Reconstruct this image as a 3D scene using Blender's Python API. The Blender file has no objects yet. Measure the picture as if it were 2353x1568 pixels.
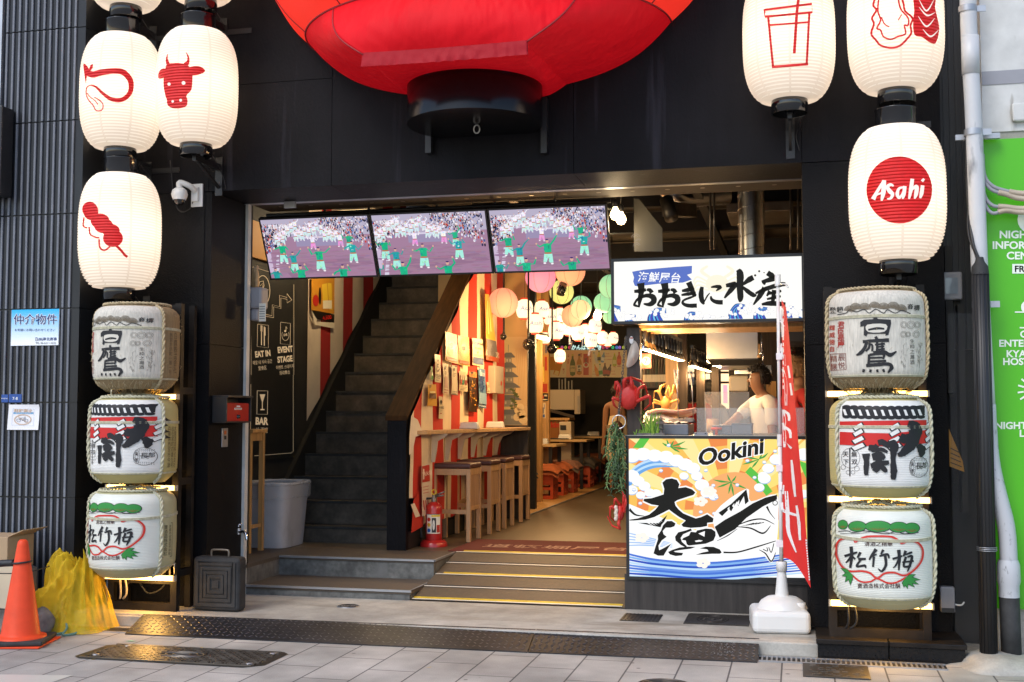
import bpy, bmesh, math, random
from mathutils import Vector, Matrix, noise
from mathutils.geometry import tessellate_polygon
R = math.radians
SC = bpy.context.scene
COL = SC.collection
# ---------------------------------------------------------------- camera, sky, sun, exposure
CAMP = Vector((0, -8.9, 1.45)); YAW, TILT, FPX, PW, PH = R(13.6), R(3.6), 2713.0, 2353.0, 1568.0
cam = bpy.data.objects.new('camera', bpy.data.cameras.new('camera')); COL.objects.link(cam)
cam.location = CAMP; cam.rotation_euler = (R(90) + TILT, 0, YAW)
cam.data.sensor_width = 36; cam.data.lens = 36 * FPX / PW; cam.data.clip_end = 500; cam.data.clip_start = .05
SC.camera = cam
W = bpy.data.worlds.new('World'); SC.world = W; W.use_nodes = True
nt = W.node_tree
sky = nt.nodes.new('ShaderNodeTexSky'); sky.sky_type = 'NISHITA'; sky.sun_disc = False
SUN_EL, SUN_AZ = R(48), R(205)
sky.sun_elevation = SUN_EL; sky.sun_rotation = SUN_AZ
nt.nodes['Background'].inputs['Strength'].default_value = .15
nt.links.new(sky.outputs[0], nt.nodes['Background'].inputs['Color'])
sun = bpy.data.lights.new('sun', 'SUN'); sun.energy = 1.1; sun.angle = R(30); sun.color = (1, .95, .88)
so = bpy.data.objects.new('sun', sun); COL.objects.link(so)
so.rotation_euler = (R(90) - SUN_EL, 0, R(180) - SUN_AZ); so.location = (0, -20, 20)
SC.view_settings.view_transform = 'Standard'; SC.view_settings.look = 'None'
SC.view_settings.exposure = .68; SC.view_settings.gamma = 1
SC.cycles.max_bounces = 6; SC.cycles.diffuse_bounces = 3; SC.cycles.glossy_bounces = 3
SC.cycles.transmission_bounces = 4; SC.cycles.transparent_max_bounces = 12
SC.cycles.sample_clamp_indirect = 3; SC.cycles.use_denoising = True
SC.cycles.caustics_reflective = False; SC.cycles.caustics_refractive = False
# ---------------------------------------------------------------- helpers
Fv = Vector((-math.sin(YAW) * math.cos(TILT), math.cos(YAW) * math.cos(TILT), math.sin(TILT)))
Rv = Vector((math.cos(YAW), math.sin(YAW), 0)); Uv = Rv.cross(Fv)
def ray(u, v): return Rv * (u - PW / 2) + Uv * (PH / 2 - v) + Fv * FPX
def at(u, v, y=0.0):                      # the point of the plane Y = y seen at (u, v)
    d = ray(u, v); return CAMP + d * ((y - CAMP.y) / d.y)
def atX(u, v, x):
    d = ray(u, v); return CAMP + d * ((x - CAMP.x) / d.x)
def atZ(u, v, z=0.0):
    d = ray(u, v); return CAMP + d * ((z - CAMP.z) / d.z)
def ppm(u, v, y): return FPX / (at(u, v, y) - CAMP).dot(Fv)      # pixels per metre there
def crop(s, x0, y0):                      # reading scale and corner of an enlarged view -> (u, v)
    return lambda x, y: ((x0 + x / s) / 1.74076, (y0 + y / s) / 1.74076)
def h(s, k=1.0):
    f = lambda c: (c / 12.92 if c <= .04045 else ((c + .055) / 1.055) ** 2.4) * k
    s = s.lstrip('#'); return tuple(f(int(s[i:i + 2], 16) / 255) for i in (0, 2, 4))
rng = random.Random(7)
MATS = {}
def mk(name, col=(.5, .5, .5), rough=.6, metal=0, bump=None, var=None, emis=None, attr=False, coat=0, spec=.5, alpha=1, trans=0, sss=None, streak=None, wave=None):
    m = bpy.data.materials.new(name); m.use_nodes = True; n = m.node_tree.nodes; l = m.node_tree.links
    b = n['Principled BSDF']; I = b.inputs
    I['Base Color'].default_value = (*col, 1); I['Roughness'].default_value = rough; I['Metallic'].default_value = metal
    I['Coat Weight'].default_value = coat; I['Coat Roughness'].default_value = .08; I['Specular IOR Level'].default_value = spec; I['Alpha'].default_value = alpha
    I['Transmission Weight'].default_value = trans
    tc = n.new('ShaderNodeTexCoord')
    src = None
    if attr:
        a = n.new('ShaderNodeAttribute'); a.attribute_name = 'Col'; src = a.outputs['Color']
    def tex(scale, det=4, stretch=None, rough_=.55):
        t = n.new('ShaderNodeTexNoise'); t.inputs['Scale'].default_value = scale; t.inputs['Detail'].default_value = det; t.inputs['Roughness'].default_value = rough_
        if stretch:
            mp = n.new('ShaderNodeMapping'); mp.inputs['Scale'].default_value = stretch; l.new(tc.outputs['Object'], mp.inputs[0]); l.new(mp.outputs[0], t.inputs[0])
        else: l.new(tc.outputs['Object'], t.inputs[0])
        return t.outputs['Fac']
    for vv in (var if isinstance(var, list) else [var] if var else []):   # (scale, colour multiplier low, high[, stretch])
        f = tex(vv[0], 5, vv[3] if len(vv) > 3 else None)
        r = n.new('ShaderNodeMapRange'); r.inputs['From Min'].default_value = .3; r.inputs['From Max'].default_value = .7
        r.inputs['To Min'].default_value = vv[1]; r.inputs['To Max'].default_value = vv[2]; l.new(f, r.inputs[0])
        mx = n.new('ShaderNodeMix'); mx.data_type = 'RGBA'; mx.blend_type = 'MULTIPLY'; mx.inputs[0].default_value = 1
        if src: l.new(src, mx.inputs[6])
        else: mx.inputs[6].default_value = (*col, 1)
        l.new(r.outputs[0], mx.inputs[7]); src = mx.outputs[2]
    if streak:                                                     # (scale, stretch, colour, lo, hi)
        f = tex(streak[0], 4, streak[1])
        r = n.new('ShaderNodeMapRange'); r.inputs['From Min'].default_value = streak[3]; r.inputs['From Max'].default_value = streak[4]; l.new(f, r.inputs[0])
        mx = n.new('ShaderNodeMix'); mx.data_type = 'RGBA'; l.new(r.outputs[0], mx.inputs[0])
        if src: l.new(src, mx.inputs[6])
        else: mx.inputs[6].default_value = (*col, 1)
        mx.inputs[7].default_value = (*streak[2], 1); src = mx.outputs[2]
    if src and not (attr and emis): l.new(src, I['Base Color'])
    elif attr and emis: I['Base Color'].default_value = (.004, .004, .004, 1); I['Specular IOR Level'].default_value = .08
    if bump or wave:
        bp = n.new('ShaderNodeBump'); bp.inputs['Strength'].default_value = (bump or wave)[1]; bp.inputs['Distance'].default_value = (bump or wave)[2]
        if bump: l.new(tex(bump[0], 3, bump[3] if len(bump) > 3 else None), bp.inputs['Height'])
        else:
            w_ = n.new('ShaderNodeTexWave'); w_.inputs['Scale'].default_value = wave[0]; w_.bands_direction = wave[3]; w_.inputs['Distortion'].default_value = wave[4]; w_.inputs['Detail Scale'].default_value = 3
            l.new(tc.outputs['Object'], w_.inputs[0]); l.new(w_.outputs['Fac'], bp.inputs['Height'])
        l.new(bp.outputs[0], I['Normal'])
    if emis is not None:
        if isinstance(emis, tuple): I['Emission Color'].default_value = (*emis[:3], 1); I['Emission Strength'].default_value = emis[3]
        else:
            I['Emission Strength'].default_value = emis
            if src: l.new(src, I['Emission Color'])
            else: I['Emission Color'].default_value = (*col, 1)
    MATS[name] = m
    return m
def origin(o):
    p = Vector((0, 0, 0))
    while o is not None: p = p + o.location; o = o.parent
    return p
def tag(o, label=None, cat=None, group=None, kind=None):
    for k, v in (('label', label), ('category', cat), ('group', group), ('kind', kind)):
        if v: o[k] = v
    return o
def thing(name, label, cat, loc=(0, 0, 0), group=None, rz=0):
    o = bpy.data.objects.new(name, None); COL.objects.link(o); o.location = loc; o.rotation_euler[2] = rz; o.empty_display_size = .1
    return tag(o, label, cat, group)
class M:
    def __init__(s, local=False): s.v = []; s.f = []; s.fm = []; s.fc = []; s.fs = []; s.m = 0; s.c = (1, 1, 1); s.s = False; s.local = local
    def add(s, vs, fs):
        k = len(s.v); s.v += [Vector(p) for p in vs]
        for f in fs: s.f.append([i + k for i in f]); s.fm.append(s.m); s.fc.append(s.c); s.fs.append(s.s)
    def quad(s, *p): s.add(p, [tuple(range(len(p)))])
    def box(s, x0, x1, y0, y1, z0, z1, mt=None):
        p = [Vector((x, y, z)) for z in (z0, z1) for y in (y0, y1) for x in (x0, x1)]
        if mt is not None: p = [mt @ q for q in p]
        s.add(p, [(0, 2, 3, 1), (4, 5, 7, 6), (0, 1, 5, 4), (2, 6, 7, 3), (0, 4, 6, 2), (1, 3, 7, 5)])
    def bar(s, a, b, w, hh=None, up=(0, 0, 1)):
        a, b = Vector(a), Vector(b); d = b - a; L = d.length; z = d.normalized(); u = Vector(up)
        if abs(z.dot(u)) > .98: u = Vector((0, 1, 0))
        x = u.cross(z).normalized(); y = z.cross(x); hh = hh or w
        mt = Matrix((x, y, z)).transposed().to_4x4(); mt.translation = a
        s.box(-w / 2, w / 2, -hh / 2, hh / 2, 0, L, mt)
    def tube(s, pts, r, n=8, cap=True, closed=False):
        pts = [Vector(p) for p in pts]; N = len(pts); rs = r if isinstance(r, (list, tuple)) else [r] * N
        vs = []; px = None
        for i, p in enumerate(pts):
            if closed: t = pts[(i + 1) % N] - pts[i - 1]
            else: t = pts[min(i + 1, N - 1)] - pts[max(i - 1, 0)]
            t = t.normalized() if t.length > 1e-9 else Vector((0, 0, 1))
            if px is None: px = t.orthogonal().normalized()
            px = (px - t * px.dot(t)); px = px.normalized() if px.length > 1e-6 else t.orthogonal().normalized()
            py = t.cross(px)
            for k in range(n): a = 2 * math.pi * k / n; vs.append(p + (px * math.cos(a) + py * math.sin(a)) * rs[i])
        fs = [(i * n + k, i * n + (k + 1) % n, (i + 1) * n + (k + 1) % n, (i + 1) * n + k) for i in range(N - 1) for k in range(n)]
        if closed: fs += [((N - 1) * n + k, (N - 1) * n + (k + 1) % n, (k + 1) % n, k) for k in range(n)]
        elif cap: fs += [tuple(range(n))[::-1], tuple((N - 1) * n + k for k in range(n))]
        o = s.s; s.s = True; s.add(vs, fs); s.s = o
    def lathe(s, prof, n=32, c=(0, 0, 0), mt=None, smooth=True, a0=0, a1=2 * math.pi, cap=False):
        c = Vector(c); full = abs(a1 - a0 - 2 * math.pi) < 1e-6; m = n if full else n + 1; vs = []
        for r, z in prof:
            for k in range(m):
                a = a0 + (a1 - a0) * k / n; p = Vector((r * math.cos(a), r * math.sin(a), z)); vs.append((mt @ p if mt else p) + c)
        fs = [(i * m + k, i * m + (k + 1) % m, (i + 1) * m + (k + 1) % m, (i + 1) * m + k) for i in range(len(prof) - 1) for k in range(n)]
        if cap: fs += [tuple(range(m))[::-1], tuple((len(prof) - 1) * m + k for k in range(m))]
        o = s.s; s.s = smooth; s.add(vs, fs); s.s = o
    def ball(s, c, r, n=12, sq=(1, 1, 1)):
        c = Vector(c); pr = [(math.sin(math.pi * i / (n // 2)), -math.cos(math.pi * i / (n // 2))) for i in range(n // 2 + 1)]
        pr[0] = (1e-4, -1); pr[-1] = (1e-4, 1)
        s.lathe([(a * r, b * r) for a, b in pr], n, c, Matrix.Diagonal((*sq, 1)))
    def grid(s, fn, nu, nv, smooth=True, colf=None):
        vs = [fn(i / nu, j / nv) for j in range(nv + 1) for i in range(nu + 1)]; o = s.s; s.s = smooth; k = len(s.v); s.v += [Vector(p) for p in vs]
        for j in range(nv):
            for i in range(nu):
                a = j * (nu + 1) + i; s.f.append([k + a, k + a + 1, k + a + nu + 2, k + a + nu + 1]); s.fm.append(s.m); s.fs.append(smooth)
                s.fc.append(colf((i + .5) / nu, (j + .5) / nv) if colf else s.c)
        s.s = o
    # flat artwork: 2D points through a map mp(x, y, d); 'cut' slices it so that it can bend round a curved face
    def art(s, polys, mp, d=.002, cut=None):
        if cut:
            bm = bmesh.new()
            for vs, fs in polys:
                b = [bm.verts.new((x, y, 0)) for x, y in vs]
                for f in fs:
                    try: bm.faces.new([b[i] for i in f])
                    except ValueError: pass
            if bm.verts:
                for ax in (0, 1):
                    lo = min(q.co[ax] for q in bm.verts); hi = max(q.co[ax] for q in bm.verts); k = math.floor(lo / cut) + 1
                    nn = Vector((1, 0, 0)) if ax == 0 else Vector((0, 1, 0))
                    while k * cut < hi:
                        bmesh.ops.bisect_plane(bm, geom=bm.verts[:] + bm.edges[:] + bm.faces[:], plane_co=nn * (k * cut), plane_no=nn); k += 1
            bm.verts.index_update()
            s.add([mp(q.co.x, q.co.y, d) for q in bm.verts], [[q.index for q in f.verts] for f in bm.faces]); bm.free()
        else:
            for vs, fs in polys: s.add([mp(x, y, d) for x, y in vs], fs)
    def poly(s, pts, mp, d=.002, cut=None): s.art([tess(pts)], mp, d, cut)
    def rect(s, x0, y0, x1, y1, mp, d=.002, cut=None): s.poly([(x0, y0), (x1, y0), (x1, y1), (x0, y1)], mp, d, cut)
    def disc(s, x, y, rx, mp, d=.002, ry=None, n=20, cut=None): s.poly([(x + rx * math.cos(6.2832 * k / n), y + (ry or rx) * math.sin(6.2832 * k / n)) for k in range(n)], mp, d, cut)
    def ring(s, x, y, r, w, mp, d=.002, ry=None, n=28, cut=None, a0=0, a1=360): s.stroke([(x + r * math.cos(R(a0 + (a1 - a0) * k / n)), y + (ry or r) * math.sin(R(a0 + (a1 - a0) * k / n))) for k in range(n + 1)], w, mp, d, cut, False)
    def stroke(s, pts, w, mp, d=.002, cut=None, smooth=True, rough=0):
        if smooth and len(pts) > 2: pts, w = spline(pts, w)
        N = len(pts); ws = w if isinstance(w, (list, tuple)) else [w] * N; A = []; B = []
        for i in range(N):
            a = pts[max(i - 1, 0)]; b = pts[min(i + 1, N - 1)]; dx, dy = b[0] - a[0], b[1] - a[1]; L = math.hypot(dx, dy) or 1; nx, ny = -dy / L, dx / L
            k = ws[i] / 2 * (1 + rough * rng.uniform(-1, 1)); k2 = ws[i] / 2 * (1 + rough * rng.uniform(-1, 1))
            A.append((pts[i][0] + nx * k, pts[i][1] + ny * k)); B.append((pts[i][0] - nx * k2, pts[i][1] - ny * k2))
        s.art([(A + B, [(i, i + 1, N + i + 1, N + i) for i in range(N - 1)])], mp, d, cut)
    def text(s, body, mp, x, y, size, d=.003, off=0.0, up=-1, align='C', sx=1, shear=0, cut=None, vert=False, pitch=1.0, rot=0, jag=0):
        if vert:
            for i, ch in enumerate(body): s.text(ch, mp, x, y - up * i * size * pitch, size, d, off, up, 'C', sx, shear, cut, rot=rot, jag=jag)
            return
        vs, fs, x0, x1 = glyphs(body, off)
        ox = {'C': -(x0 + x1) / 2, 'L': -x0, 'R': -x1}[align]; c, sn = math.cos(rot), math.sin(rot); out = []
        for a, b in vs:
            b -= .35; a = (a + ox + shear * b) * sx * size; b *= size
            if jag: a += jag * size * noise.noise((a * 9 / size, b * 9 / size, 3)); b += jag * size * noise.noise((a * 9 / size, b * 9 / size, 8))
            a, b = a * c - b * sn, a * sn + b * c; out.append((x + a, y + up * b))
        s.art([(out, fs)], mp, d, cut)
    def build(s, name, mats, parent=None, bevel=0, seg=2):
        me = bpy.data.meshes.new(name); base = Vector((0, 0, 0))
        if not s.local:
            if parent is not None: base = origin(parent)
            elif s.v:
                xs = [p.x for p in s.v]; ys = [p.y for p in s.v]; base = Vector(((min(xs) + max(xs)) / 2, (min(ys) + max(ys)) / 2, min(p.z for p in s.v)))
        me.from_pydata([p - base for p in s.v], [], s.f)
        mats = mats if isinstance(mats, (list, tuple)) else [mats]
        for m in mats: me.materials.append(MATS[m] if isinstance(m, str) else m)
        for p, mi, sm in zip(me.polygons, s.fm, s.fs): p.material_index = mi; p.use_smooth = sm
        if any(c != (1, 1, 1) for c in s.fc):
            ca = me.color_attributes.new('Col', 'FLOAT_COLOR', 'CORNER'); dat = []
            for p, c in zip(me.polygons, s.fc): dat += [c[0], c[1], c[2], 1.0] * p.loop_total
            ca.data.foreach_set('color', dat)
        if bevel:
            bm = bmesh.new(); bm.from_mesh(me); bmesh.ops.remove_doubles(bm, verts=bm.verts, dist=1e-5); bmesh.ops.recalc_face_normals(bm, faces=bm.faces)
            es = [e for e in bm.edges if len(e.link_faces) == 2 and e.calc_face_angle(0) > .6]
            bmesh.ops.bevel(bm, geom=es, offset=bevel, segments=seg, affect='EDGES', profile=.5, clamp_overlap=True)
            bm.to_mesh(me); bm.free()
        me.update()
        o = bpy.data.objects.new(name, me); COL.objects.link(o)
        if parent is not None: o.parent = parent
        if not (s.local): o.location = (0, 0, 0) if parent is not None else base
        return o
def spline(pts, w, k=6):
    N = len(pts); ws = w if isinstance(w, (list, tuple)) else [w] * N; P = []; Q = []
    for i in range(N - 1):
        a, b, c, d = pts[max(i - 1, 0)], pts[i], pts[i + 1], pts[min(i + 2, N - 1)]
        for j in range(k + (i == N - 2)):
            t = j / k; f = lambda n: .5 * (2 * b[n] + (c[n] - a[n]) * t + (2 * a[n] - 5 * b[n] + 4 * c[n] - d[n]) * t * t + (3 * b[n] - a[n] - 3 * c[n] + d[n]) * t ** 3)
            P.append(tuple(f(n) for n in range(len(b)))); Q.append(ws[i] * (1 - t) + ws[i + 1] * t)
    return P, Q
def sp3(pts, k=5): return [Vector(p) for p in spline([tuple(p) for p in pts], 1.0, k)[0]]
def smoothpoly(pts, k=4):
    N = len(pts); out = []
    for i in range(N):
        a, b, c, d = pts[i - 1], pts[i], pts[(i + 1) % N], pts[(i + 2) % N]
        for j in range(k):
            t = j / k; out.append(tuple(.5 * (2 * b[n] + (c[n] - a[n]) * t + (2 * a[n] - 5 * b[n] + 4 * c[n] - d[n]) * t * t + (3 * b[n] - a[n] - 3 * c[n] + d[n]) * t ** 3) for n in (0, 1)))
    return out
def tess(pts):
    v = [Vector((x, y, 0)) for x, y in pts]
    return pts, tessellate_polygon([v])
GC = {}
def glyphs(body, off):
    k = (body, off)
    if k not in GC:
        c = bpy.data.curves.new('t', 'FONT'); c.body = body; c.size = 1; c.offset = off; c.resolution_u = 3
        o = bpy.data.objects.new('t', c); COL.objects.link(o); dg = bpy.context.evaluated_depsgraph_get()
        m = bpy.data.meshes.new_from_object(o.evaluated_get(dg))
        vs = [(v.co.x, v.co.y) for v in m.vertices]; fs = [tuple(p.vertices) for p in m.polygons]
        bpy.data.objects.remove(o); bpy.data.curves.remove(c); bpy.data.meshes.remove(m)
        xs = [p[0] for p in vs] or [0]; GC[k] = (vs, fs, min(xs), max(xs))
    return GC[k]
def kids(o): return [c for c in list(COL.objects) if c.parent == o]
def dup(root, loc, rz=None, label=None, group=None, skip=()):
    r = root.copy(); COL.objects.link(r); r.location = loc
    if rz is not None: r.rotation_euler[2] = rz
    if label: r['label'] = label
    if group: r['group'] = group
    for ch in root.children:
        if ch.name.split('.')[0] in skip: continue
        c = ch.copy(); COL.objects.link(c); c.parent = r
        for g in ch.children: d = g.copy(); COL.objects.link(d); d.parent = c
    return r
def point(name, loc, watts, col, r=.05, parent=None):
    l = bpy.data.lights.new(name, 'POINT'); l.energy = watts; l.color = col; l.shadow_soft_size = r
    o = bpy.data.objects.new(name, l); COL.objects.link(o); o.location = Vector(loc) - (origin(parent) if parent else Vector((0, 0, 0)))
    if parent: o.parent = parent
    return o
def pm(y, cr=None):                       # artwork map onto the plane Y = y from an enlarged view
    if cr is None: return lambda a, b, d: at(a, b, y - d)
    return lambda a, b, d: at(*cr(a, b), y - d)
def pmX(x, cr=None):
    if cr is None: return lambda a, b, d: atX(a, b, x + d)
    return lambda a, b, d: atX(*cr(a, b), x + d)
# ---------------------------------------------------------------- materials
mk('panel', (.0055, .0051, .0068), .58, spec=.13, bump=(55, .9, .004, (1, 1, .45)), var=[(2.2, .75, 1.35), (9, .85, 1.2, (1, 1, .15))], streak=(7, (1, 1, .06), (.045, .045, .06), .62, .85))
mk('pillar_stone', (.0045, .0043, .0052), .55, spec=.15, bump=(90, .9, .006), var=(3, .8, 1.25))
mk('granite', (.0115, .0125, .015), .36, spec=.3, var=[(420, .35, 2.2), (1.3, .7, 1.35)], coat=.05)
mk('granite_lit_rib', (.15, .16, .19), .6, var=[(200, .7, 1.25), (2.5, .75, 1.2)])  # light caught on the groove sides, put in as a paler stone
mk('polished', (.009, .009, .01), .2, spec=.3, var=(60, .7, 1.4))
mk('black_metal', (.012, .012, .014), .42, var=(6, .8, 1.3))
mk('gloss_black', (.008, .008, .009), .13, coat=.6)
mk('rust_metal', (.012, .0095, .008), .55, spec=.22, var=(8, .6, 1.8))
mk('concrete', (.4, .38, .34), .8, bump=(60, .25, .003), var=[(1.1, .66, 1.2), (7, .82, 1.15), (70, .9, 1.08)], streak=(1.6, (.6, 2.2, 1), (.2, .175, .14), .56, .74))
mk('slate', (.125, .125, .118), .6, bump=(9, .4, .004), var=[(5, .5, 1.5), (26, .75, 1.3)], streak=(3, (1, 1, .5), (.17, .17, .165), .6, .75))
mk('stair_tile', (.06, .048, .037), .55, var=[(6, .5, 1.7), (30, .8, 1.25)], bump=(12, .3, .003))
mk('floor_brown', (.085, .066, .05), .6, var=[(1.4, .8, 1.2), (40, .85, 1.15)], bump=(80, .15, .002))
mk('alu', (.42, .43, .46), .4, metal=.7, var=(4, .8, 1.1))
mk('white_paint', (.62, .62, .6), .5, var=(5, .8, 1.1), streak=(9, (1, 1, .2), (.25, .22, .18), .66, .78))
mk('steel', (.5, .48, .45), .3, metal=1, var=(3, .85, 1.1))
mk('duct', (.45, .45, .46), .33, metal=1, bump=(20, .15, .004), var=(5, .7, 1.15))
mk('wood_dark', (.045, .03, .022), .6, var=[(6, .6, 1.5, (6, 6, .5))], bump=(14, .3, .002, (5, 5, .4)))
mk('wood_black', (.03, .025, .023), .6, var=[(5, .6, 1.6, (5, 5, .4))])
mk('wood_light', (.56, .35, .17), .5, var=[(5, .8, 1.15, (.6, 7, 7)), (22, .92, 1.06)])
mk('wood_pine', (.5, .28, .1), .5, var=[(4, .7, 1.2, (7, 7, .4))])
mk('wood_rail', (.05, .021, .006), .75, spec=.12, var=[(5, .7, 1.3, (7, 1, 1))])
mk('wood_chair', (.47, .28, .14), .5, var=[(6, .82, 1.12, (5, 5, .5))])
mk('leather', (.075, .03, .026), .5, bump=(120, .2, .002))
mk('paint', (1, 1, 1), .6, attr=True)
mk('print', (1, 1, 1), .4, attr=True)
mk('cloth', (1, 1, 1), .85, attr=True, bump=(300, .15, .001), var=(4, .9, 1.06))
mk('straw', (1, 1, 1), .8, attr=True, bump=(1, .5, .004, (260, 260, 30)), var=[(1, .8, 1.15, (90, 90, 12)), (7, .88, 1.08)])
mk('straw_h', (1, 1, 1), .6, attr=True, wave=(30, .35, .003, 'Z', 1.5), var=[(6, .92, 1.05)])
mk('rope', (.5, .4, .24), .85, var=[(40, .7, 1.2)], bump=(90, .4, .003))
mk('rope_pale', (.56, .53, .38), .8, var=[(40, .75, 1.15)], bump=(90, .4, .003))
mk('lit', (1, 1, 1), .4, attr=True, emis=.66)
mk('screen', (1, 1, 1), .25, attr=True, emis=.66)
mk('plate', (.034, .034, .039), .42, metal=.6, var=[(2.2, .6, 1.5), (30, .8, 1.2)])
mk('plate_stud', (.16, .155, .16), .34, metal=.75, var=(5, .7, 1.3))
mk('iron', (.04, .034, .03), .45, metal=.5, var=(6, .7, 1.5))
mk('iron_top', (.17, .15, .13), .4, metal=.7, var=(5, .6, 1.3))
mk('white_plastic', (.74, .74, .73), .35, var=(3, .93, 1.03))
mk('bin_grey', (.47, .47, .5), .4, var=(5, .9, 1.06), streak=(6, (1, 1, .4), (.3, .3, .3), .62, .8))
mk('grey_plastic', (.3, .3, .33), .4, var=(5, .9, 1.06))
mk('black_plastic', (.02, .02, .022), .4)
mk('rubber', (.022, .022, .023), .75, var=[(10, .6, 1.7)], bump=(50, .3, .004))
mk('orange', (.78, .07, .02), .45, spec=.25, var=[(6, .85, 1.08)], streak=(5, (1, 1, 1), (.5, .07, .04), .62, .8))
mk('red_paint', (.42, .016, .014), .3, coat=.3)
mk('beige', (.5, .42, .32), .5)
mk('chrome', (.7, .7, .72), .12, metal=1)
mk('skin', (.33, .165, .09), .55, var=(14, .92, 1.06))
mk('hair', (.012, .009, .008), .5, bump=(1, .6, .01, (120, 120, 20)))
mk('hair_fair', (.3, .17, .075), .5, bump=(1, .6, .01, (120, 120, 20)))
mk('cushion', (1, 1, 1), .9, attr=True, bump=(160, .3, .002))
mk('crate', (.5, .07, .018), .45)
mk('rock', (.2, .18, .165), .85, bump=(18, .6, .02), var=(12, .6, 1.3))
mk('card', (.42, .29, .17), .8, var=(4, .9, 1.08))
mk('leaf', (1, 1, 1), .5, attr=True)
mk('black', (.006, .006, .006), .6)
mk('dark_room', (.012, .011, .01), .7, var=(4, .7, 1.4))
mk('ceiling_black', (.045, .034, .025), .8, var=(2, .6, 1.4))
# ---------------------------------------------------------------- the setting
def tiles(name, ox):
    m = mk(name, (.4, .365, .34), .75, bump=(140, .2, .0015))
    n = m.node_tree.nodes; l = m.node_tree.links; b = n['Principled BSDF']; tc = [x for x in n if x.type == 'TEX_COORD'][0]
    mp = n.new('ShaderNodeMapping'); mp.inputs['Rotation'].default_value = (0, 0, R(90)); mp.inputs['Location'].default_value = (0, ox, 0)
    l.new(tc.outputs['Object'], mp.inputs[0])
    br = n.new('ShaderNodeTexBrick'); br.offset = .5; br.inputs['Scale'].default_value = 1; br.inputs['Brick Width'].default_value = .6; br.inputs['Row Height'].default_value = .305
    br.inputs['Mortar Size'].default_value = .006; br.inputs['Mortar Smooth'].default_value = .3; br.inputs['Bias'].default_value = 0
    br.inputs['Color1'].default_value = (.46, .43, .39, 1); br.inputs['Color2'].default_value = (.39, .375, .345, 1); br.inputs['Mortar'].default_value = (.09, .085, .085, 1)
    l.new(mp.outputs[0], br.inputs['Vector'])
    cur = br.outputs['Color']
    for sc_, lo, hi, st in ((1.1, .66, 1.16, (1, 1, 1)), (4, .8, 1.1, (1, 2.5, 1)), (160, .82, 1.16, (1, 1, 1))):
        t = n.new('ShaderNodeTexNoise'); t.inputs['Scale'].default_value = sc_; t.inputs['Detail'].default_value = 5; l.new(tc.outputs['Object'], t.inputs[0])
        r = n.new('ShaderNodeMapRange'); r.inputs['From Min'].default_value = .3; r.inputs['From Max'].default_value = .7; r.inputs['To Min'].default_value = lo; r.inputs['To Max'].default_value = hi; l.new(t.outputs['Fac'], r.inputs[0])
        mx = n.new('ShaderNodeMix'); mx.data_type = 'RGBA'; mx.blend_type = 'MULTIPLY'; mx.inputs[0].default_value = 1; l.new(cur, mx.inputs[6]); l.new(r.outputs[0], mx.inputs[7]); cur = mx.outputs[2]
    v = n.new('ShaderNodeTexVoronoi'); v.inputs['Scale'].default_value = 3.6; v.inputs['Randomness'].default_value = 1; l.new(tc.outputs['Object'], v.inputs[0])
    r = n.new('ShaderNodeMapRange'); r.inputs['From Min'].default_value = .07; r.inputs['From Max'].default_value = .05; r.inputs['To Max'].default_value = .75; l.new(v.outputs['Distance'], r.inputs[0])
    mx = n.new('ShaderNodeMix'); mx.data_type = 'RGBA'; l.new(r.outputs[0], mx.inputs[0]); l.new(cur, mx.inputs[6]); mx.inputs[7].default_value = (.09, .075, .075, 1)
    l.new(mx.outputs[2], b.inputs['Base Color'])
tiles('paving', .12)
SZ = -.09
b = M(); b.quad((-60, -60, SZ), (60, -60, SZ), (60, -1.06, SZ), (-60, -1.06, SZ)); tag(b.build('street_paving', 'paving'), kind='structure').location
b = M(); b.box(-60, 60, -1.06, 40, -.3, SZ - .004); tag(b.build('ground', 'concrete'), kind='structure')
b = M(); b.box(-5.25, .1, -1.04, .03, SZ - .003, 0)
b.box(-4.98, -4.66, -1.06, -1.04, SZ - .003, -.012)
tag(b.build('apron', 'concrete', bevel=.012), kind='structure')
# shop interior floor, steps and ramp
LZ = .238
b = M(); b.box(-5.03, -2.99, .671, 1.25, -.05, LZ - .03); b.box(-5.03, -4.39, .02, .671, -.05, LZ - .03); b.box(-5.03, -2.99, .035, .671, -.05, .045)
b.m = 1; b.box(-5.03, -2.985, .665, 1.3, LZ - .03, LZ); b.box(-5.03, -4.385, .015, .665, LZ - .03, LZ); b.box(-4.385, -2.975, .028, .665, .045, .075)
b.m = 2; b.box(-4.385, -2.985, .655, .672, LZ - .014, LZ + .003); b.box(-4.385, -2.973, .018, .036, .061, .078); b.box(-2.99, -2.976, .036, .66, .061, .0775)
b.box(-2.993, -2.978, .672, 1.28, LZ - .014, LZ + .0025)
tag(b.build('entrance_steps', ['slate', 'floor_brown', 'alu']), kind='structure')
b = M(); b.add([(-2.975, .03, .006), (-1.0, .03, .006), (-1.0, 1.28, LZ), (-2.975, 1.28, LZ)], [(0, 1, 2, 3)])
mk('yellow', (.62, .44, .02), .5, var=(12, .75, 1.1)); mk('white_strip', (.6, .58, .52), .4)
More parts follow.
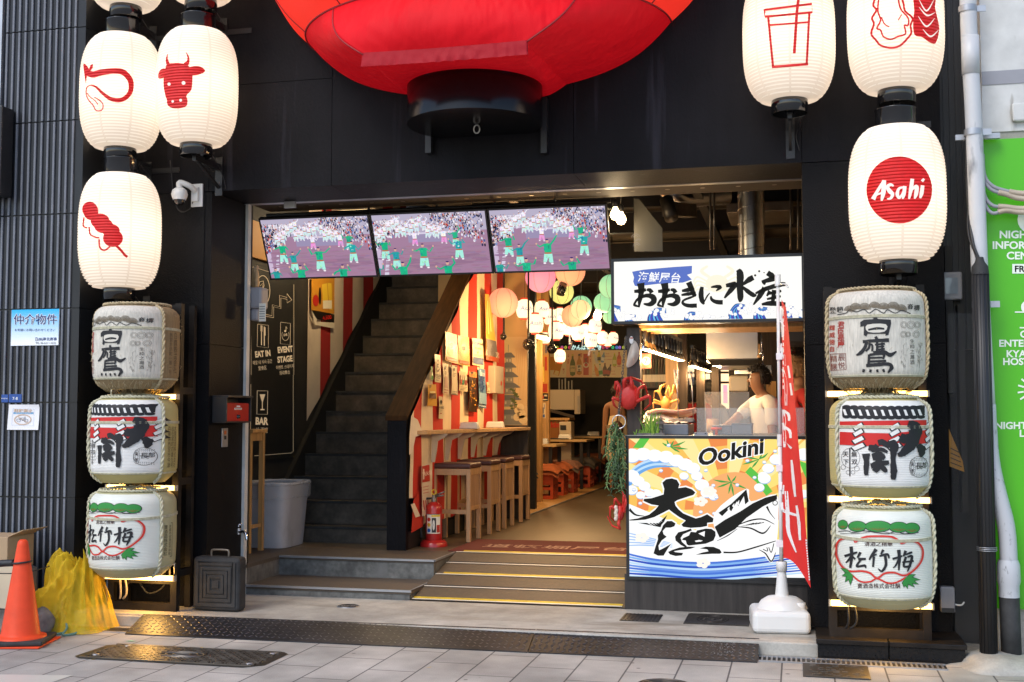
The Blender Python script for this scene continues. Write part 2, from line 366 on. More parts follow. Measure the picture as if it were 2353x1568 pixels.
for k, t in enumerate((.0, .25, .5, .75, 1.0)):
    y = .04 + 1.23 * t; z = .006 + (LZ - .006) * (y - .03) / 1.25
    P = lambda yy, dz: z + (yy - y) * .1856 + dz
    if k % 2 == 0: b.m = 1; b.add([(-2.97 + .06 * (k > 0), y + .012, P(y + .012, .005)), (-1.31, y + .012, P(y + .012, .005)), (-1.31, y + .055, P(y + .055, .005)), (-2.97 + .06 * (k > 0), y + .055, P(y + .055, .005))], [(0, 1, 2, 3)])
    b.m = 2; b.add([(-2.972, y - .006, P(y - .006, .005)), (-1.31, y - .006, P(y - .006, .005)), (-1.31, y + .011, P(y + .011, .006)), (-2.972, y + .011, P(y + .011, .006))], [(0, 1, 2, 3)])
    if k % 2: b.m = 3; b.add([(-2.972, y + .011, P(y + .011, .004)), (-1.31, y + .011, P(y + .011, .004)), (-1.31, y + .045, P(y + .045, .004)), (-2.972, y + .045, P(y + .045, .004))], [(0, 1, 2, 3)])
tag(b.build('ramp', ['floor_brown', 'yellow', 'white_strip', 'rubber']), kind='structure')
mk('floor_hall', (.115, .083, .05), .4, var=[(1.0, .8, 1.2), (14, .9, 1.1)], bump=(60, .1, .002))
b = M(); b.box(-6.5, 2.5, 1.3, 18, -.05, LZ - .001); tag(b.build('interior_floor', 'floor_hall'), kind='structure')
b = M(); b.box(-6.4, -3.2, 5.1, 16, LZ, LZ + .012); b.m = 1; b.box(-3.2, -3.18, 5.1, 16, LZ, LZ + .014)
tag(b.build('wooden_platform', ['wood_pine', 'alu']), kind='structure')
mk('soffit', (.02, .013, .009), .75, var=(3, .7, 1.4))
# ---------------------------------------------------------------- shop building
shop = thing('shop_building', 'black panelled shopfront with a wide open entrance under the giant red lantern', 'building', (-2.2, 0, 0))
YF = -.6
b = M()
xs = [-5.25, -4.44, -3.42, -1.55, .05, .962]
for x0, x1 in zip(xs, xs[1:]):
    z0 = 3.19
    for z1 in ((4.02, 5.6) if x0 < -3.5 else (5.6,)): b.box(x0 + .002, x1 - .002, YF, -.02, z0 + .002, z1 - .002); z0 = z1
b.build('upper_panel', 'panel', shop)
b = M()
for z0, z1 in ((0, 2.0), (2.0, 3.188)): b.box(-5.25, -4.41, YF, -.001, z0 + .002, z1 - .002)
b.box(-4.86, -4.47, YF - .006, YF, 2.0, 3.17)
b.build('left_pillar', 'pillar_stone', shop)
b = M()
for z0, z1 in ((.03, 1.93), (1.93, 3.188)): b.box(.05, .962, YF, .35, z0 + .002, z1 - .002)
b.build('right_pillar', 'pillar_stone', shop)
b = M(); b.m = 0; b.box(-4.43, .05, -.03, .03, 3.188, 3.215); b.m = 1; b.box(-4.40, .05, .03, .42, 3.2, 3.34)
b.box(-4.43, -4.405, .03, .1, 0.24, 3.2)
for i in range(16):
    x = -4.2 + i * .27; b.m = 2; b.lathe([(.02, 0), (.001, 0)], 10, (x, .2, 3.1985))
b.build('shutter_housing', ['alu', 'soffit', 'iron_top'], shop)
b = M(); b.box(-4.435, -4.385, -.025, .03, .0, 3.188); b.m = 1; b.box(-4.45, -4.435, -.03, .0, .1, 2.9); b.build('shutter_rail', ['white_paint', 'rust_metal'], shop)
b = M(); P = at(668, 466, -.03); b.box(P.x - .05, P.x + .05, -.05, -.031, 3.14, 3.2); b.build('shutter_catch', 'alu', shop)
# interior shell
b = M(); b.box(-5.2, -5.03, .42, 5.2, LZ, 5.5); b.box(-6.5, -6.4, 5, 18, LZ, 5); b.box(-6.5, 2.5, 17, 17.2, LZ, 5); b.box(2.3, 2.5, .35, 17, LZ, 5); b.box(.05, 2.4, .3, .42, 2.8, 4); b.box(-5.2, -3.3, 6.0, 6.1, LZ, 4.7)
b.build('back_wall', 'dark_room', shop)
b = M(); b.box(-3.3, 2.5, .42, 17, 3.75, 3.9); b.box(-6.5, -3.3, 5, 17, 3.75, 3.9); b.box(-5.2, -3.3, .42, 6, 4.6, 4.7); b.box(-3.32, -3.3, .42, 6, 3.4, 4.6); b.box(-5.2, 2.5, .3, .44, 3.34, 4.7)
b.build('ceiling', 'ceiling_black', shop)
b = M()
for y in (1.3, 2.6, 4.2, 6.5, 9): b.box(-3.2, 2.3, y, y + .12, 3.5, 3.72)
for x in (-2.6, -.9, .9): b.box(x, x + .08, .5, 16, 3.44, 3.5)
b.build('ceiling_beam', 'black_metal', shop)
# ---------------------------------------------------------------- left stone building
lb = thing('stone_building', 'dark granite building with vertical ribs toned pale for caught light at the left edge', 'building', (-7, -1, 0))
zj = [-.09, .115, .835, 1.547, 2.257, 2.979, 3.698, 4.418, 5.138, 5.9]
LF, LX = -1.05, -5.254
b = M()
xw = at(12, 100, LF).x
for z0, z1 in zip(zj, zj[1:]):
    lo = xw if z0 > 2.9 else -9.5
    b.box(lo, LX, LF, LF + .6 if False else -.61, z0 + .004, z1 - .004)
b.box(-9.5, LX - .01, LF + .01, -.62, -.09, 5.9)
b.build('stone_cladding', 'granite', lb)
b = M(); x = LX - .075
while x > -8.2:
    for z0, z1 in zip(zj, zj[1:]):
        if x > xw or z0 < 2.9: b.box(x - .016, x, LF - .012, LF + .002, z0 + .006, z1 - .006)
    x -= .0545
b.build('stone_rib', 'granite_lit_rib', lb)
mk('window_glass', (.25, .3, .36), .08, coat=.5, var=(3, .6, 1.5))
b = M(); b.box(-8.5, xw - .06, LF + .03, LF + .06, 3.05, 5.9); b.build('window', 'window_glass', lb)
b = M(); b.box(xw - .06, xw - .01, LF - .03, LF + .05, 2.9, 5.9); b.box(-8.5, xw - .02, LF - .1, LF + .02, 2.96, 3.05); b.build('window_frame', 'alu', lb)
bs = M(); p0 = at(0, 240, LF - .12); p1 = at(7, 450, LF - .12); bs.box(p1.x - .4, p1.x, LF - .16, LF - .013, p1.z, p0.z - .02)
tag(bs.build('projecting_sign', 'black_metal', bevel=.01), 'black box sign cut off by the left edge of the stone building', 'sign')
# ---------------------------------------------------------------- paper lanterns
def shade_mat(name, col, tr, emis):
    m = bpy.data.materials.new(name); m.use_nodes = True; n = m.node_tree.nodes; l = m.node_tree.links; n.clear()
    o = n.new('ShaderNodeOutputMaterial'); d = n.new('ShaderNodeBsdfDiffuse'); t = n.new('ShaderNodeBsdfTranslucent'); mx = n.new('ShaderNodeMixShader'); e = n.new('ShaderNodeEmission'); ad = n.new('ShaderNodeAddShader')
    d.inputs[0].default_value = (*col, 1); t.inputs[0].default_value = (*tr, 1); mx.inputs[0].default_value = .55; e.inputs[0].default_value = (*emis[:3], 1); e.inputs[1].default_value = emis[3]
    l.new(d.outputs[0], mx.inputs[1]); l.new(t.outputs[0], mx.inputs[2]); l.new(mx.outputs[0], ad.inputs[0]); l.new(e.outputs[0], ad.inputs[1]); l.new(ad.outputs[0], o.inputs[0]); MATS[name] = m
shade_mat('lantern_paper', (.82, .81, .79), (.88, .82, .74), (1, .88, .76, .15))
shade_mat('lantern_hoop', (.74, .71, .68), (.76, .67, .57), (1, .84, .68, .09)); shade_mat('lantern_white', (.85, .83, .8), (.1, .1, .1), (1, .88, .76, .42))
mk('lantern_red', (.5, .008, .008), .5, emis=(.6, .006, .006, .3), wave=(15.1, .9, .012, 'Z', 0), var=[(25, .8, 1.2, (1, 1, 3))])
LR, LH = .3, .875
def lprof(n=42):
    pr = [(.4 * LR, LH / 2 + .004)]
    for i in range(n + 1):
        t = -1 + 2 * i / n; r = LR * (.38 + .62 * max(0, 1 - abs(t) ** 3.0) ** .44)
        z = -t * LH / 2; pr.append((r - .0065, z + .003)); pr.append((r + .003, z - LH / n * .45))
    pr.append((.36 * LR, -LH / 2 - .01)); return pr
LP = lprof()
def lrad(z):
    t = max(-1, min(1, z / (LH / 2))); return LR * (.38 + .62 * max(0, 1 - abs(t) ** 3.0) ** .44)
def hit(u, v, c, rad, d, it=5, sgn=-1):          # where the sight line meets a round body about the axis through c
    D = ray(u, v); o = CAMP - c; r = rad(0)
    A = D.x * D.x + D.y * D.y; B = o.x * D.x + o.y * D.y; z = 0
    for _ in range(it):
        C = o.x * o.x + o.y * o.y - r * r; q = B * B - A * C; t = (-B + sgn * math.sqrt(max(q, 0))) / A; z = o.z + D.z * t; r = .5 * r + .5 * (rad(z) + d)
    p = Vector((o.x + D.x * t, o.y + D.y * t, 0)); p = p.normalized() * (rad(z) + d); p.z = z
    return c + p
def lmap(c, cr): return lambda x, y, d: hit(*cr(x, y), c, lrad, d)
def lantern(c, label, motif=None, watts=3.6, top=True, bottom=True, group='big white paper lanterns beside the entrance'):
    t = thing('paper_lantern', label, 'lantern', c, group)
    b = M(); b.lathe(LP, 112, c); b.fm = [1 if (i // 112) % 2 == 0 or i % 14 == 0 else 0 for i in range(len(b.f))]; b.build('paper_shade', ['lantern_paper', 'lantern_hoop'], t)
    b = M(); b.lathe([(.40 * LR, LH / 2 - .01), (.425 * LR, LH / 2 + .01), (.42 * LR, LH / 2 + .105), (.44 * LR, LH / 2 + .11), (.4 * LR, LH / 2 + .11), (.4 * LR, LH / 2 + .02)], 36, c); b.build('top_ring', 'gloss_black', t)
    b = M(); b.lathe([(.39 * LR, -LH / 2 + .01), (.4 * LR, -LH / 2 - .01), (.4 * LR, -LH / 2 - .085), (.385 * LR, -LH / 2 - .087), (.37 * LR, -LH / 2 - .08), (.37 * LR, -LH / 2), (.001, -LH / 2 - .01)], 36, c); b.build('bottom_ring', 'gloss_black', t)
    b = M(); zb = c.z - LH / 2 - .115; y1 = YF + .002
    b.bar((c.x, c.y - .03, zb + .02), (c.x, y1, zb + .02), .03, .05); b.bar((c.x - .02, c.y, zb + .05), (c.x + .02, c.y, zb + .05), .06, .03); b.bar((c.x, c.y + .02, zb), (c.x, y1, zb - .14), .02); b.box(c.x - .03, c.x + .03, y1 - .012, y1, zb - .2, zb + .1)
    b.build('lower_bracket', 'black_metal', t); b = M()
    zt = c.z + LH / 2 + .14; b.bar((c.x, c.y, zt), (c.x, y1, zt), .025); b.box(c.x + .02, c.x + .26, y1 - .01, y1, zt - .06, zt - .02)
    b.build('upper_bracket', 'black_metal', t)
    b = M(); b.tube(sp3([(c.x + .05, c.y + .12, c.z - LH / 2 - .03), (c.x + .07, c.y + .2, c.z - LH / 2 - .1), (c.x + .04, YF - .02, c.z - LH / 2 - .16), (c.x + .06, YF - .006, c.z - LH / 2 - .26)]), .004, 6); b.build('cable', 'black_plastic', t)
    if motif:
        b = M(); motif(b, c); b.build('motif', 'lantern_red', t)
    point('bulb', c, watts, (1, .87, .72), .06, t)
    return t
c1 = crop(1.7227, 0, 0); c5 = crop(1.3634, 2800, 0); c2_ = crop(2.178, 0, 1100)
def m_scallop(b, c):
    mp = lmap(c, c1); K = 14
    b.stroke([(598, 500), (640, 515), (700, 500), (780, 490), (850, 500), (900, 560), (895, 640), (840, 688), (770, 685), (715, 650), (660, 600), (625, 588)], [40, 44, 42, 38, 40, 38, 32, 30, 27, 22, 14, 9], mp, .0055, K)
    b.stroke([(625, 588), (598, 605), (594, 650), (610, 690), (640, 725), (662, 762), (700, 760), (710, 725), (690, 695), (650, 672)], 7, mp, .0055, K)
    b.stroke([(598, 640), (620, 668), (655, 695), (675, 722)], 6, mp, .0055, K)
    b.poly(smoothpoly([(575, 440), (600, 455), (612, 475), (625, 450), (640, 445), (636, 475), (615, 495), (600, 520), (592, 575), (586, 545), (580, 500)]), mp, .006, K)
def m_bull(b, c):
    mp = lmap(c, c1); K = 14
    b.poly(smoothpoly([(1150, 445), (1190, 436), (1240, 436), (1280, 445), (1305, 462), (1325, 480), (1326, 560), (1318, 620), (1285, 660), (1292, 690), (1285, 730), (1245, 746), (1190, 746), (1155, 725), (1150, 690), (1140, 660), (1128, 600), (1128, 530), (1138, 480)]), mp, .0055, K)
    b.poly(smoothpoly([(1150, 450), (1142, 420), (1147, 390), (1157, 372), (1156, 405), (1168, 440)]), mp, .006, K)
    b.poly(smoothpoly([(1265, 440), (1288, 420), (1290, 390), (1280, 360), (1300, 385), (1306, 420), (1296, 455)]), mp, .006, K)
    b.poly(smoothpoly([(1300, 475), (1330, 458), (1380, 460), (1414, 490), (1370, 515), (1318, 518)]), mp, .006, K)
    b.poly(smoothpoly([(1140, 475), (1110, 478), (1093, 505), (1092, 540), (1120, 540), (1142, 515)]), mp, .006, K)
def m_bull_eyes(b, c):
    mp = lmap(c, c1)
    for x, y, r in ((1165, 581, 11), (1265, 573, 13), (1190, 700, 9), (1245, 692, 10)): b.disc(x, y, r, mp, .0085, cut=14)
def m_dango(b, c):
    mp = lmap(c, c1); K = 14
    for x, y, rx, ry in ((618, 1448, 52, 54), (690, 1528, 65, 52), (765, 1595, 60, 46)): b.disc(x, y - 4, rx, mp, .0055, ry, 24, K)
    g = crop(1.206, 0, 0); mp = lmap(c, g)
    b.stroke([(560, 1185), (585, 1210), (603, 1232), (615, 1240)], 12, mp, .006, 10)
    b.stroke([(405, 1050), (402, 1090), (420, 1100)], 7, mp, .006, 10); b.stroke([(430, 1095), (435, 1130), (460, 1145), (480, 1148)], 7, mp, .006, 10)
    b.stroke([(478, 1155), (482, 1195), (505, 1208), (530, 1190)], 8, mp, .006, 10)
    b.disc(545, 1150, 48, mp, .0058, 42, 24, 10); b.disc(500, 1090, 46, mp, .0058, 36, 24, 10); b.disc(438, 1020, 36, mp, .0058, 42, 24, 10)
def m_cup(b, c):
    mp = lmap(c, c5); K = 16
    b.stroke([(352, 55), (610, 22), (612, 68), (354, 92), (352, 52)], 12, mp, .0055, K, False); b.stroke([(372, 92), (398, 365)], 12, mp, .0055, K, False); b.stroke([(596, 70), (582, 352)], 12, mp, .0055, K, False)
    b.stroke([(392, 366), (590, 350)], 14, mp, .006, K, False); b.stroke([(380, 138), (590, 122)], 10, mp, .006, K, False); b.stroke([(540, -30), (528, 70), (514, 292)], 15, mp, .006, K, False)
def m_oyster(b, c):
    mp = lmap(c, c5); K = 14
    b.stroke([(958, -20), (945, 30), (962, 55), (938, 100), (948, 130), (934, 185), (960, 220), (985, 248), (1040, 262), (1090, 250), (1130, 212), (1152, 180), (1148, 140), (1158, 100), (1118, 60), (1110, 20), (1095, -20)], 11, mp, .0055, K)
    b.stroke([(975, -10), (970, 60), (985, 110), (965, 155), (985, 165), (1000, 200), (1040, 215), (1080, 200), (1120, 185), (1115, 140), (1134, 140), (1135, 100), (1095, 50), (1080, -10)], 9, mp, .0055, K)
    b.stroke([(990, 95), (1005, 130), (1032, 148)], 7, mp, .0055, K); b.stroke([(1080, 112), (1100, 80)], 6, mp, .0055, K)
    b.poly(smoothpoly([(1172, -40), (1168, 60), (1162, 120), (1170, 190), (1215, 205), (1245, 228), (1285, 236), (1305, 160), (1295, 100), (1282, 40), (1280, -40)]), mp, .0055, K)
def m_oyster_w(b, c):
    mp = lmap(c, c5)
    for x0, y0, x1, y1, yb in ((1195, 0, 1275, 0, 60), (1195, 40, 1280, 70, 85), (1190, 90, 1280, 100, 145), (1215, 160, 1300, 165, 200)): b.stroke([(x0, y0), ((x0 + x1) / 2, yb), (x1, y1)], [2, 10, 2], mp, .0085, 12)
def m_disc(b, c):
    mp = lmap(c, c5); b.disc(1087, 1037, 179, mp, .0055, 183, 40, 14)
def m_word(b, c):
    mp = lmap(c, c5); K = 12; x0 = 940
    # upright brush lettering in slanted white strokes
    S = [([(944, 1088), (965, 1048), (1004, 986)], [26, 17, 16]), ([(962, 1066), (982, 1056), (1004, 1054)], [8, 11, 9]), ([(1004, 984), (1000, 1050), (990, 1096)], [22, 26, 10]),
         ([(1056, 1016), (1040, 1008), (1022, 1020), (1035, 1044), (1050, 1060), (1040, 1082), (1020, 1086)], [8, 16, 18, 24, 20, 14, 6]),
         ([(1110, 1022), (1085, 1030), (1076, 1060), (1088, 1080), (1106, 1050), (1116, 1016)], [10, 14, 20, 14, 8, 14]), ([(1117, 1016), (1112, 1060), (1105, 1086)], [20, 20, 8]),
         ([(1158, 976), (1150, 1035), (1140, 1086)], [20, 22, 10]), ([(1150, 1045), (1172, 1020), (1182, 1024), (1178, 1060), (1170, 1085)], [6, 16, 24, 22, 8]), ([(1214, 1012), (1208, 1055), (1200, 1082)], [20, 22, 10]), ([(1210, 990), (1222, 976)], [16, 12])]
    for p, w in S: b.stroke(p, w, mp, .0085, K)
def white_part(t, fn, c, name='white_detail'):
    b = M(); fn(b, c); b.build(name, 'lantern_white', t)
C = lambda u, v, y: at(u, v, y)
lantern(C(292, -110, -1.0), 'white paper lantern cut by the top edge, above the shrimp-loop lantern on the left', None)
lantern(C(279, 213, -1.0), 'white paper lantern painted with a red looped ribbon shape, upper left', m_scallop)
lantern(C(276, 532, -1.0), 'white paper lantern painted with red skewered dumplings, lowest on the left', m_dango)
lantern(C(464, -128, -.97), 'white paper lantern cut by the top edge, above the bull lantern', None)
t = lantern(C(453, 202, -.97), 'white paper lantern painted with a red bull head', m_bull); white_part(t, m_bull_eyes, C(453, 202, -.97))
lantern(C(1812, 85, -.94), 'white paper lantern painted with a red takeaway cup and straw', m_cup)
t = lantern(C(2057, 58, -1.0), 'white paper lantern painted with a red oyster and prawn, upper right', m_oyster); white_part(t, m_oyster_w, C(2057, 58, -1.0))
t = lantern(C(2061, 446, -1.0), 'white paper lantern with a red disc lettered Asahi, lowest on the right', m_disc); t['label'] = 'white paper lantern with a red disc and white lettering, lowest on the right'; white_part(t, m_word, C(2061, 446, -1.0), 'lettering')
# ---------------------------------------------------------------- giant red lantern
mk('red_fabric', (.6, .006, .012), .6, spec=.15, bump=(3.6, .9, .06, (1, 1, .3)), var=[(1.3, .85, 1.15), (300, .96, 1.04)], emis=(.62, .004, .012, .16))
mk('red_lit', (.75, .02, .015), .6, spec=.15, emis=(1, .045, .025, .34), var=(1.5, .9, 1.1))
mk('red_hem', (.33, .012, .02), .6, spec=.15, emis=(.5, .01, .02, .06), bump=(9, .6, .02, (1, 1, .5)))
mk('seam', (.3, .012, .016), .6)
GX = -2.2
mk('drum_black', (.005, .005, .006), .22, spec=.35, var=(40, .8, 1.3))
gl = thing('giant_lantern', 'huge red fabric half lantern hung above the entrance with a black drum below', 'lantern', (GX, YF, 3.5))
def ell(a, bb, z, s): th = math.pi * (1 - s); return Vector((GX + a * math.cos(th), YF - bb * math.sin(th), z))
def cyl(s, z, r=.48, yc=-.93):
    a0 = math.asin(.33 / r); th = math.pi + a0 - s * (math.pi + 2 * a0); return Vector((GX + r * math.cos(th), yc - r * math.sin(th), z))
HZ = 3.82
def hem(s):
    if s < .25: return Vector((GX - .6 + .055 * s / .25, YF - 1.1 * (s / .25), HZ + .03 * (1 - s / .25)))
    if s > .75: return Vector((GX + .6 - .055 * (1 - s) / .25, YF - 1.1 * ((1 - s) / .25), HZ + .03 * (s - .75) / .25))
    return Vector((GX - .545 + 1.09 * (s - .25) / .5, -1.7 - .015 * math.sin(math.pi * (s - .25) * 2), HZ - .012 * math.sin(math.pi * (s - .25) * 2)))
def wr(p, s, t, k): n = noise.noise((s * 34, t * 3, 5)) * k * math.sin(math.pi * min(1, t)) ; return p + Vector((p.x - GX, p.y - YF, 0)).normalized() * n
def s2(s): return s
def low(s, t):                                  # hem to the first hoop: the corners run to the hoop like the frame's bars
    hs = hem(s); e = ell(1.36, 1.09, 4.25, .28 + (s - .25) / .5 * .44 if .25 <= s <= .75 else (s / .25 * .28 if s < .25 else 1 - (1 - s) / .25 * .28))
    p = hs.lerp(e, t); p += Vector((p.x - GX, p.y - YF, -.6)).normalized() * (.1 * math.sin(math.pi * t) * 1); return wr(p, s, t, .008)
up = [(1.36, 1.09, 4.25), (1.51, 1.24, 4.4), (1.665, 1.4, 4.66), (1.79, 1.53, 4.97), (1.87, 1.6, 5.35), (1.89, 1.62, 5.85), (1.74, 1.53, 6.5), (1.3, 1.15, 7.1), (.6, .6, 7.4)]
def upper(s, t):
    k = t * (len(up) - 1); i = min(int(k), len(up) - 2); f = k - i; P = [up[max(i - 1, 0)], up[i], up[i + 1], up[min(i + 2, len(up) - 1)]]
    q = [.5 * (2 * P[1][n] + (P[2][n] - P[0][n]) * f + (2 * P[0][n] - 5 * P[1][n] + 4 * P[2][n] - P[3][n]) * f * f + (3 * P[1][n] - P[0][n] - 3 * P[2][n] + P[3][n]) * f ** 3) for n in (0, 1, 2)]
    sc = 1 + .012 * math.cos(s * math.pi * 16) * math.sin(math.pi * t)
    return ell(q[0] * sc, q[1] * sc, q[2], s)
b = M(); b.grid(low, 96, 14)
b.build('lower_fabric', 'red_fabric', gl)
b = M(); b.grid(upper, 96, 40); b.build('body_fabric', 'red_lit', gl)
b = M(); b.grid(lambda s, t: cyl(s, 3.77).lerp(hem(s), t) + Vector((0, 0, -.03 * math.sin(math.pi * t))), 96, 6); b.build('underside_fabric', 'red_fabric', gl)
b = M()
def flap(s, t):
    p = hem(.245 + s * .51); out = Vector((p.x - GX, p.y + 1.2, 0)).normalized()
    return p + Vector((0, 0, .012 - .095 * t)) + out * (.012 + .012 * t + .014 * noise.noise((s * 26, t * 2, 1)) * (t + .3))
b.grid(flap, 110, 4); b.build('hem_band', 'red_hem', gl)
b = M()
b.tube([ell(1.364, 1.094, 4.25, i / 60) for i in range(61)], .007, 6)
for s in (.25, .75): b.tube([low(s, i / 12) + Vector((0, -.004, -.003)) for i in range(13)], .006, 6)
for s in (.12, .3, .5, .7, .88): b.tube([upper(s, i / 40) for i in range(41)], .006, 6)
b.build('seam', 'seam', gl)
b = M(); b.lathe([(.48, 3.504), (.48, 3.81), (.47, 3.81)], 64, (GX, -.93, 0), a0=math.pi - .7584, a1=2 * math.pi + .7584); 
pts = [cyl(i / 64, 3.504) for i in range(65)]; b.add(pts, [tuple(range(65))]); b.build('drum', 'drum_black', gl)
b = M(); e = Vector((GX + .02, -.95, 3.5)); b.tube([e + Vector((.022 * math.cos(a / 10 * 6.283), 0, -.03 + .03 * math.sin(a / 10 * 6.283))) for a in range(10)], .005, 6, closed=True); b.build('hook', 'steel', gl)
for px_ in (987, 1252):
    p = at(px_, 335, YF - .03); b = M(); b.box(p.x - .025, p.x + .02, YF - .06, YF - .001, p.z - .06, 3.75); b.build('bracket', 'black_metal', gl)
# ---------------------------------------------------------------- sake barrels
cR = crop(3.4844, 3300, 1560); c6b = crop(1.9598, 3100, 1100); c7 = crop(1.7821, 3100, 1850)
BR, BH = .303, .6
def brad(z): t = z / BH; return BR * (.985 + .03 * math.sin(math.pi * max(0, min(1, t)))) * (1 - .27 * max(0, (.17 - t) / .17) ** 1.6) * (1 - .16 * max(0, (t - .88) / .12) ** 2.2)
def bmap(c, cr): return lambda x, y, d: hit(*cr(x, y), c, brad, d)
def rope(b, pts, r, turns=None):
    pts = sp3(pts, 6); L = sum((q - p).length for p, q in zip(pts, pts[1:])); n = len(pts); turns = turns or L / (r * 5.2)
    for k in range(2):
        out = []; N = max(12, int(turns * 9)); acc = 0
        for i in range(N + 1):
            f = i / N * (n - 1); j = min(int(f), n - 2); p = pts[j].lerp(pts[j + 1], f - j); t = (pts[j + 1] - pts[j]).normalized(); a = t.orthogonal() if i == 0 else (a - t * a.dot(t)); a = a.normalized(); c_ = t.cross(a); th = 2 * math.pi * turns * i / N + k * math.pi
            out.append(p + (a * math.cos(th) + c_ * math.sin(th)) * r * .48)
        b.tube(out, r * .62, 6)
def bp(c, th, z, d=0): r = brad(z) + d; return c + Vector((r * math.sin(th), -r * math.cos(th), z))
def barrel(c, label, kind):
    t = thing('sake_barrel', label, 'sake barrel', c, 'straw wrapped sake barrels on the two racks')
    W_ = {0: h('#cfc9bc'), 1: h('#e4e2dd'), 2: h('#dfe0d6')}[kind]; S_ = {0: h('#8f7a58'), 1: h('#b9ac72'), 2: h('#b8b38c')}[kind]
    rot = (0, .13, .0)[kind]; wl, wr_ = ((-1.32, 1.16), (-.98, 1.2), (-1.2, 1.2))[kind]
    b = M(); zs = [0, .012, .03, .05, .075] + [.08 + .02 * i for i in range(25)] + [.57, .58, .588, .596]
    def col(i, j):
        th = (i - .5) * 2 * math.pi; z = zs[min(int(j * (len(zs) - 1)), len(zs) - 1)]
        if z < .075: return S_
        return W_ if wl < th < wr_ else S_
    b.grid(lambda i, j: bp(c, (i - .5) * 2 * math.pi, zs[round(j * (len(zs) - 1))], .0018 * math.sin(i * 2 * math.pi * 60) * (zs[round(j * (len(zs) - 1))] < .078)), 120, len(zs) - 1, True, col)
    b.lathe([(brad(.596), .596), (brad(.596) * .9, .607), (brad(.596) * .6, .614), (.08, .618), (.001, .618)], 48, c)
    n = len(b.f)
    for k in range(n - 4 * 48, n): b.fc[k] = S_
    b.build('straw_wrap', 'straw' if kind == 0 else 'straw_h', t)
    b = M(); b.lathe([(.001, .002), (.2, .0), (brad(0) - .002, .003)], 40, c); b.build('base', 'rope', t)
    ro = 'rope' if kind == 0 else 'rope_pale'
    b = M(); rr = .0125 if kind else .0115
    for th in (wl, wr_): rope(b, [bp(c, th, .0, .002), bp(c, th, .06, .01), bp(c, th, .2, rr), bp(c, th, .4, rr), bp(c, th, .55, rr), bp(c, th * .97, .6, .0), c + Vector((.16 * math.sin(th), -.16 * math.cos(th), .63))], rr)
    rope(b, [c + Vector((.235 * math.sin(a), -.235 * math.cos(a), .618)) for a in [x * .523 for x in range(13)]], rr * .9)
    if kind:
        rope(b, [c + Vector((.05 * math.cos(a * .7), .05 * math.sin(a * .7), .635 + .008 * (a % 2))) for a in range(10)], .012)
        for k in range(6): th = k * 1.05 + .3; rope(b, [c + Vector((.22 * math.sin(th), -.22 * math.cos(th), .624)), c + Vector((.1 * math.sin(th + .5), -.1 * math.cos(th + .5), .638)), c + Vector((.2 * math.sin(th + 1.1), -.2 * math.cos(th + 1.1), .628))], .008)
    b.build('thick_rope', ro, t)
    for z, k in ((.442, 3), (.075, 2)):
        b = M()
        for j in range(k): b.tube([bp(c, a * .1309, z - .0065 * j - (.012 * math.cos(a * .1309) if z > .4 and kind == 2 else 0), .004) for a in range(48)], .0034, 5, closed=True)
        b.build('tie_cord', 'rope_pale', t)
    if kind == 0:
        b = M(); r2 = random.Random(3)
        for k in range(260): a = r2.uniform(0, 6.28); r0 = r2.uniform(.02, .09); r1 = r0 + r2.uniform(-.02, .07); b.tube([c + Vector((r0 * math.cos(a), r0 * math.sin(a), .0)), c + Vector((r1 * math.cos(a), r1 * math.sin(a), -.075 + r2.uniform(-.02, .03)))], .003, 4)
        for k in range(240): a = r2.uniform(0, 6.28); z = r2.uniform(.01, .06); b.tube([bp(c, a, z, 0), bp(c, a + r2.uniform(-.1, .1), z - r2.uniform(.02, .06), .012)], .0016, 3)
        for k in range(60): a = r2.uniform(0, 6.28); z = r2.uniform(.1, .55); b.tube([bp(c, a, z, 0), bp(c, a + .04, z + r2.uniform(-.02, .03), r2.uniform(.006, .022))], .0009, 3)
        b.build('fringe', 'rope', t)
    b = M()
    {0: art_hawk, 1: art_gate, 2: art_pine}[kind](b, c); b.build('painted_label', 'paint', t)
    return t
BK = h('#17161a')
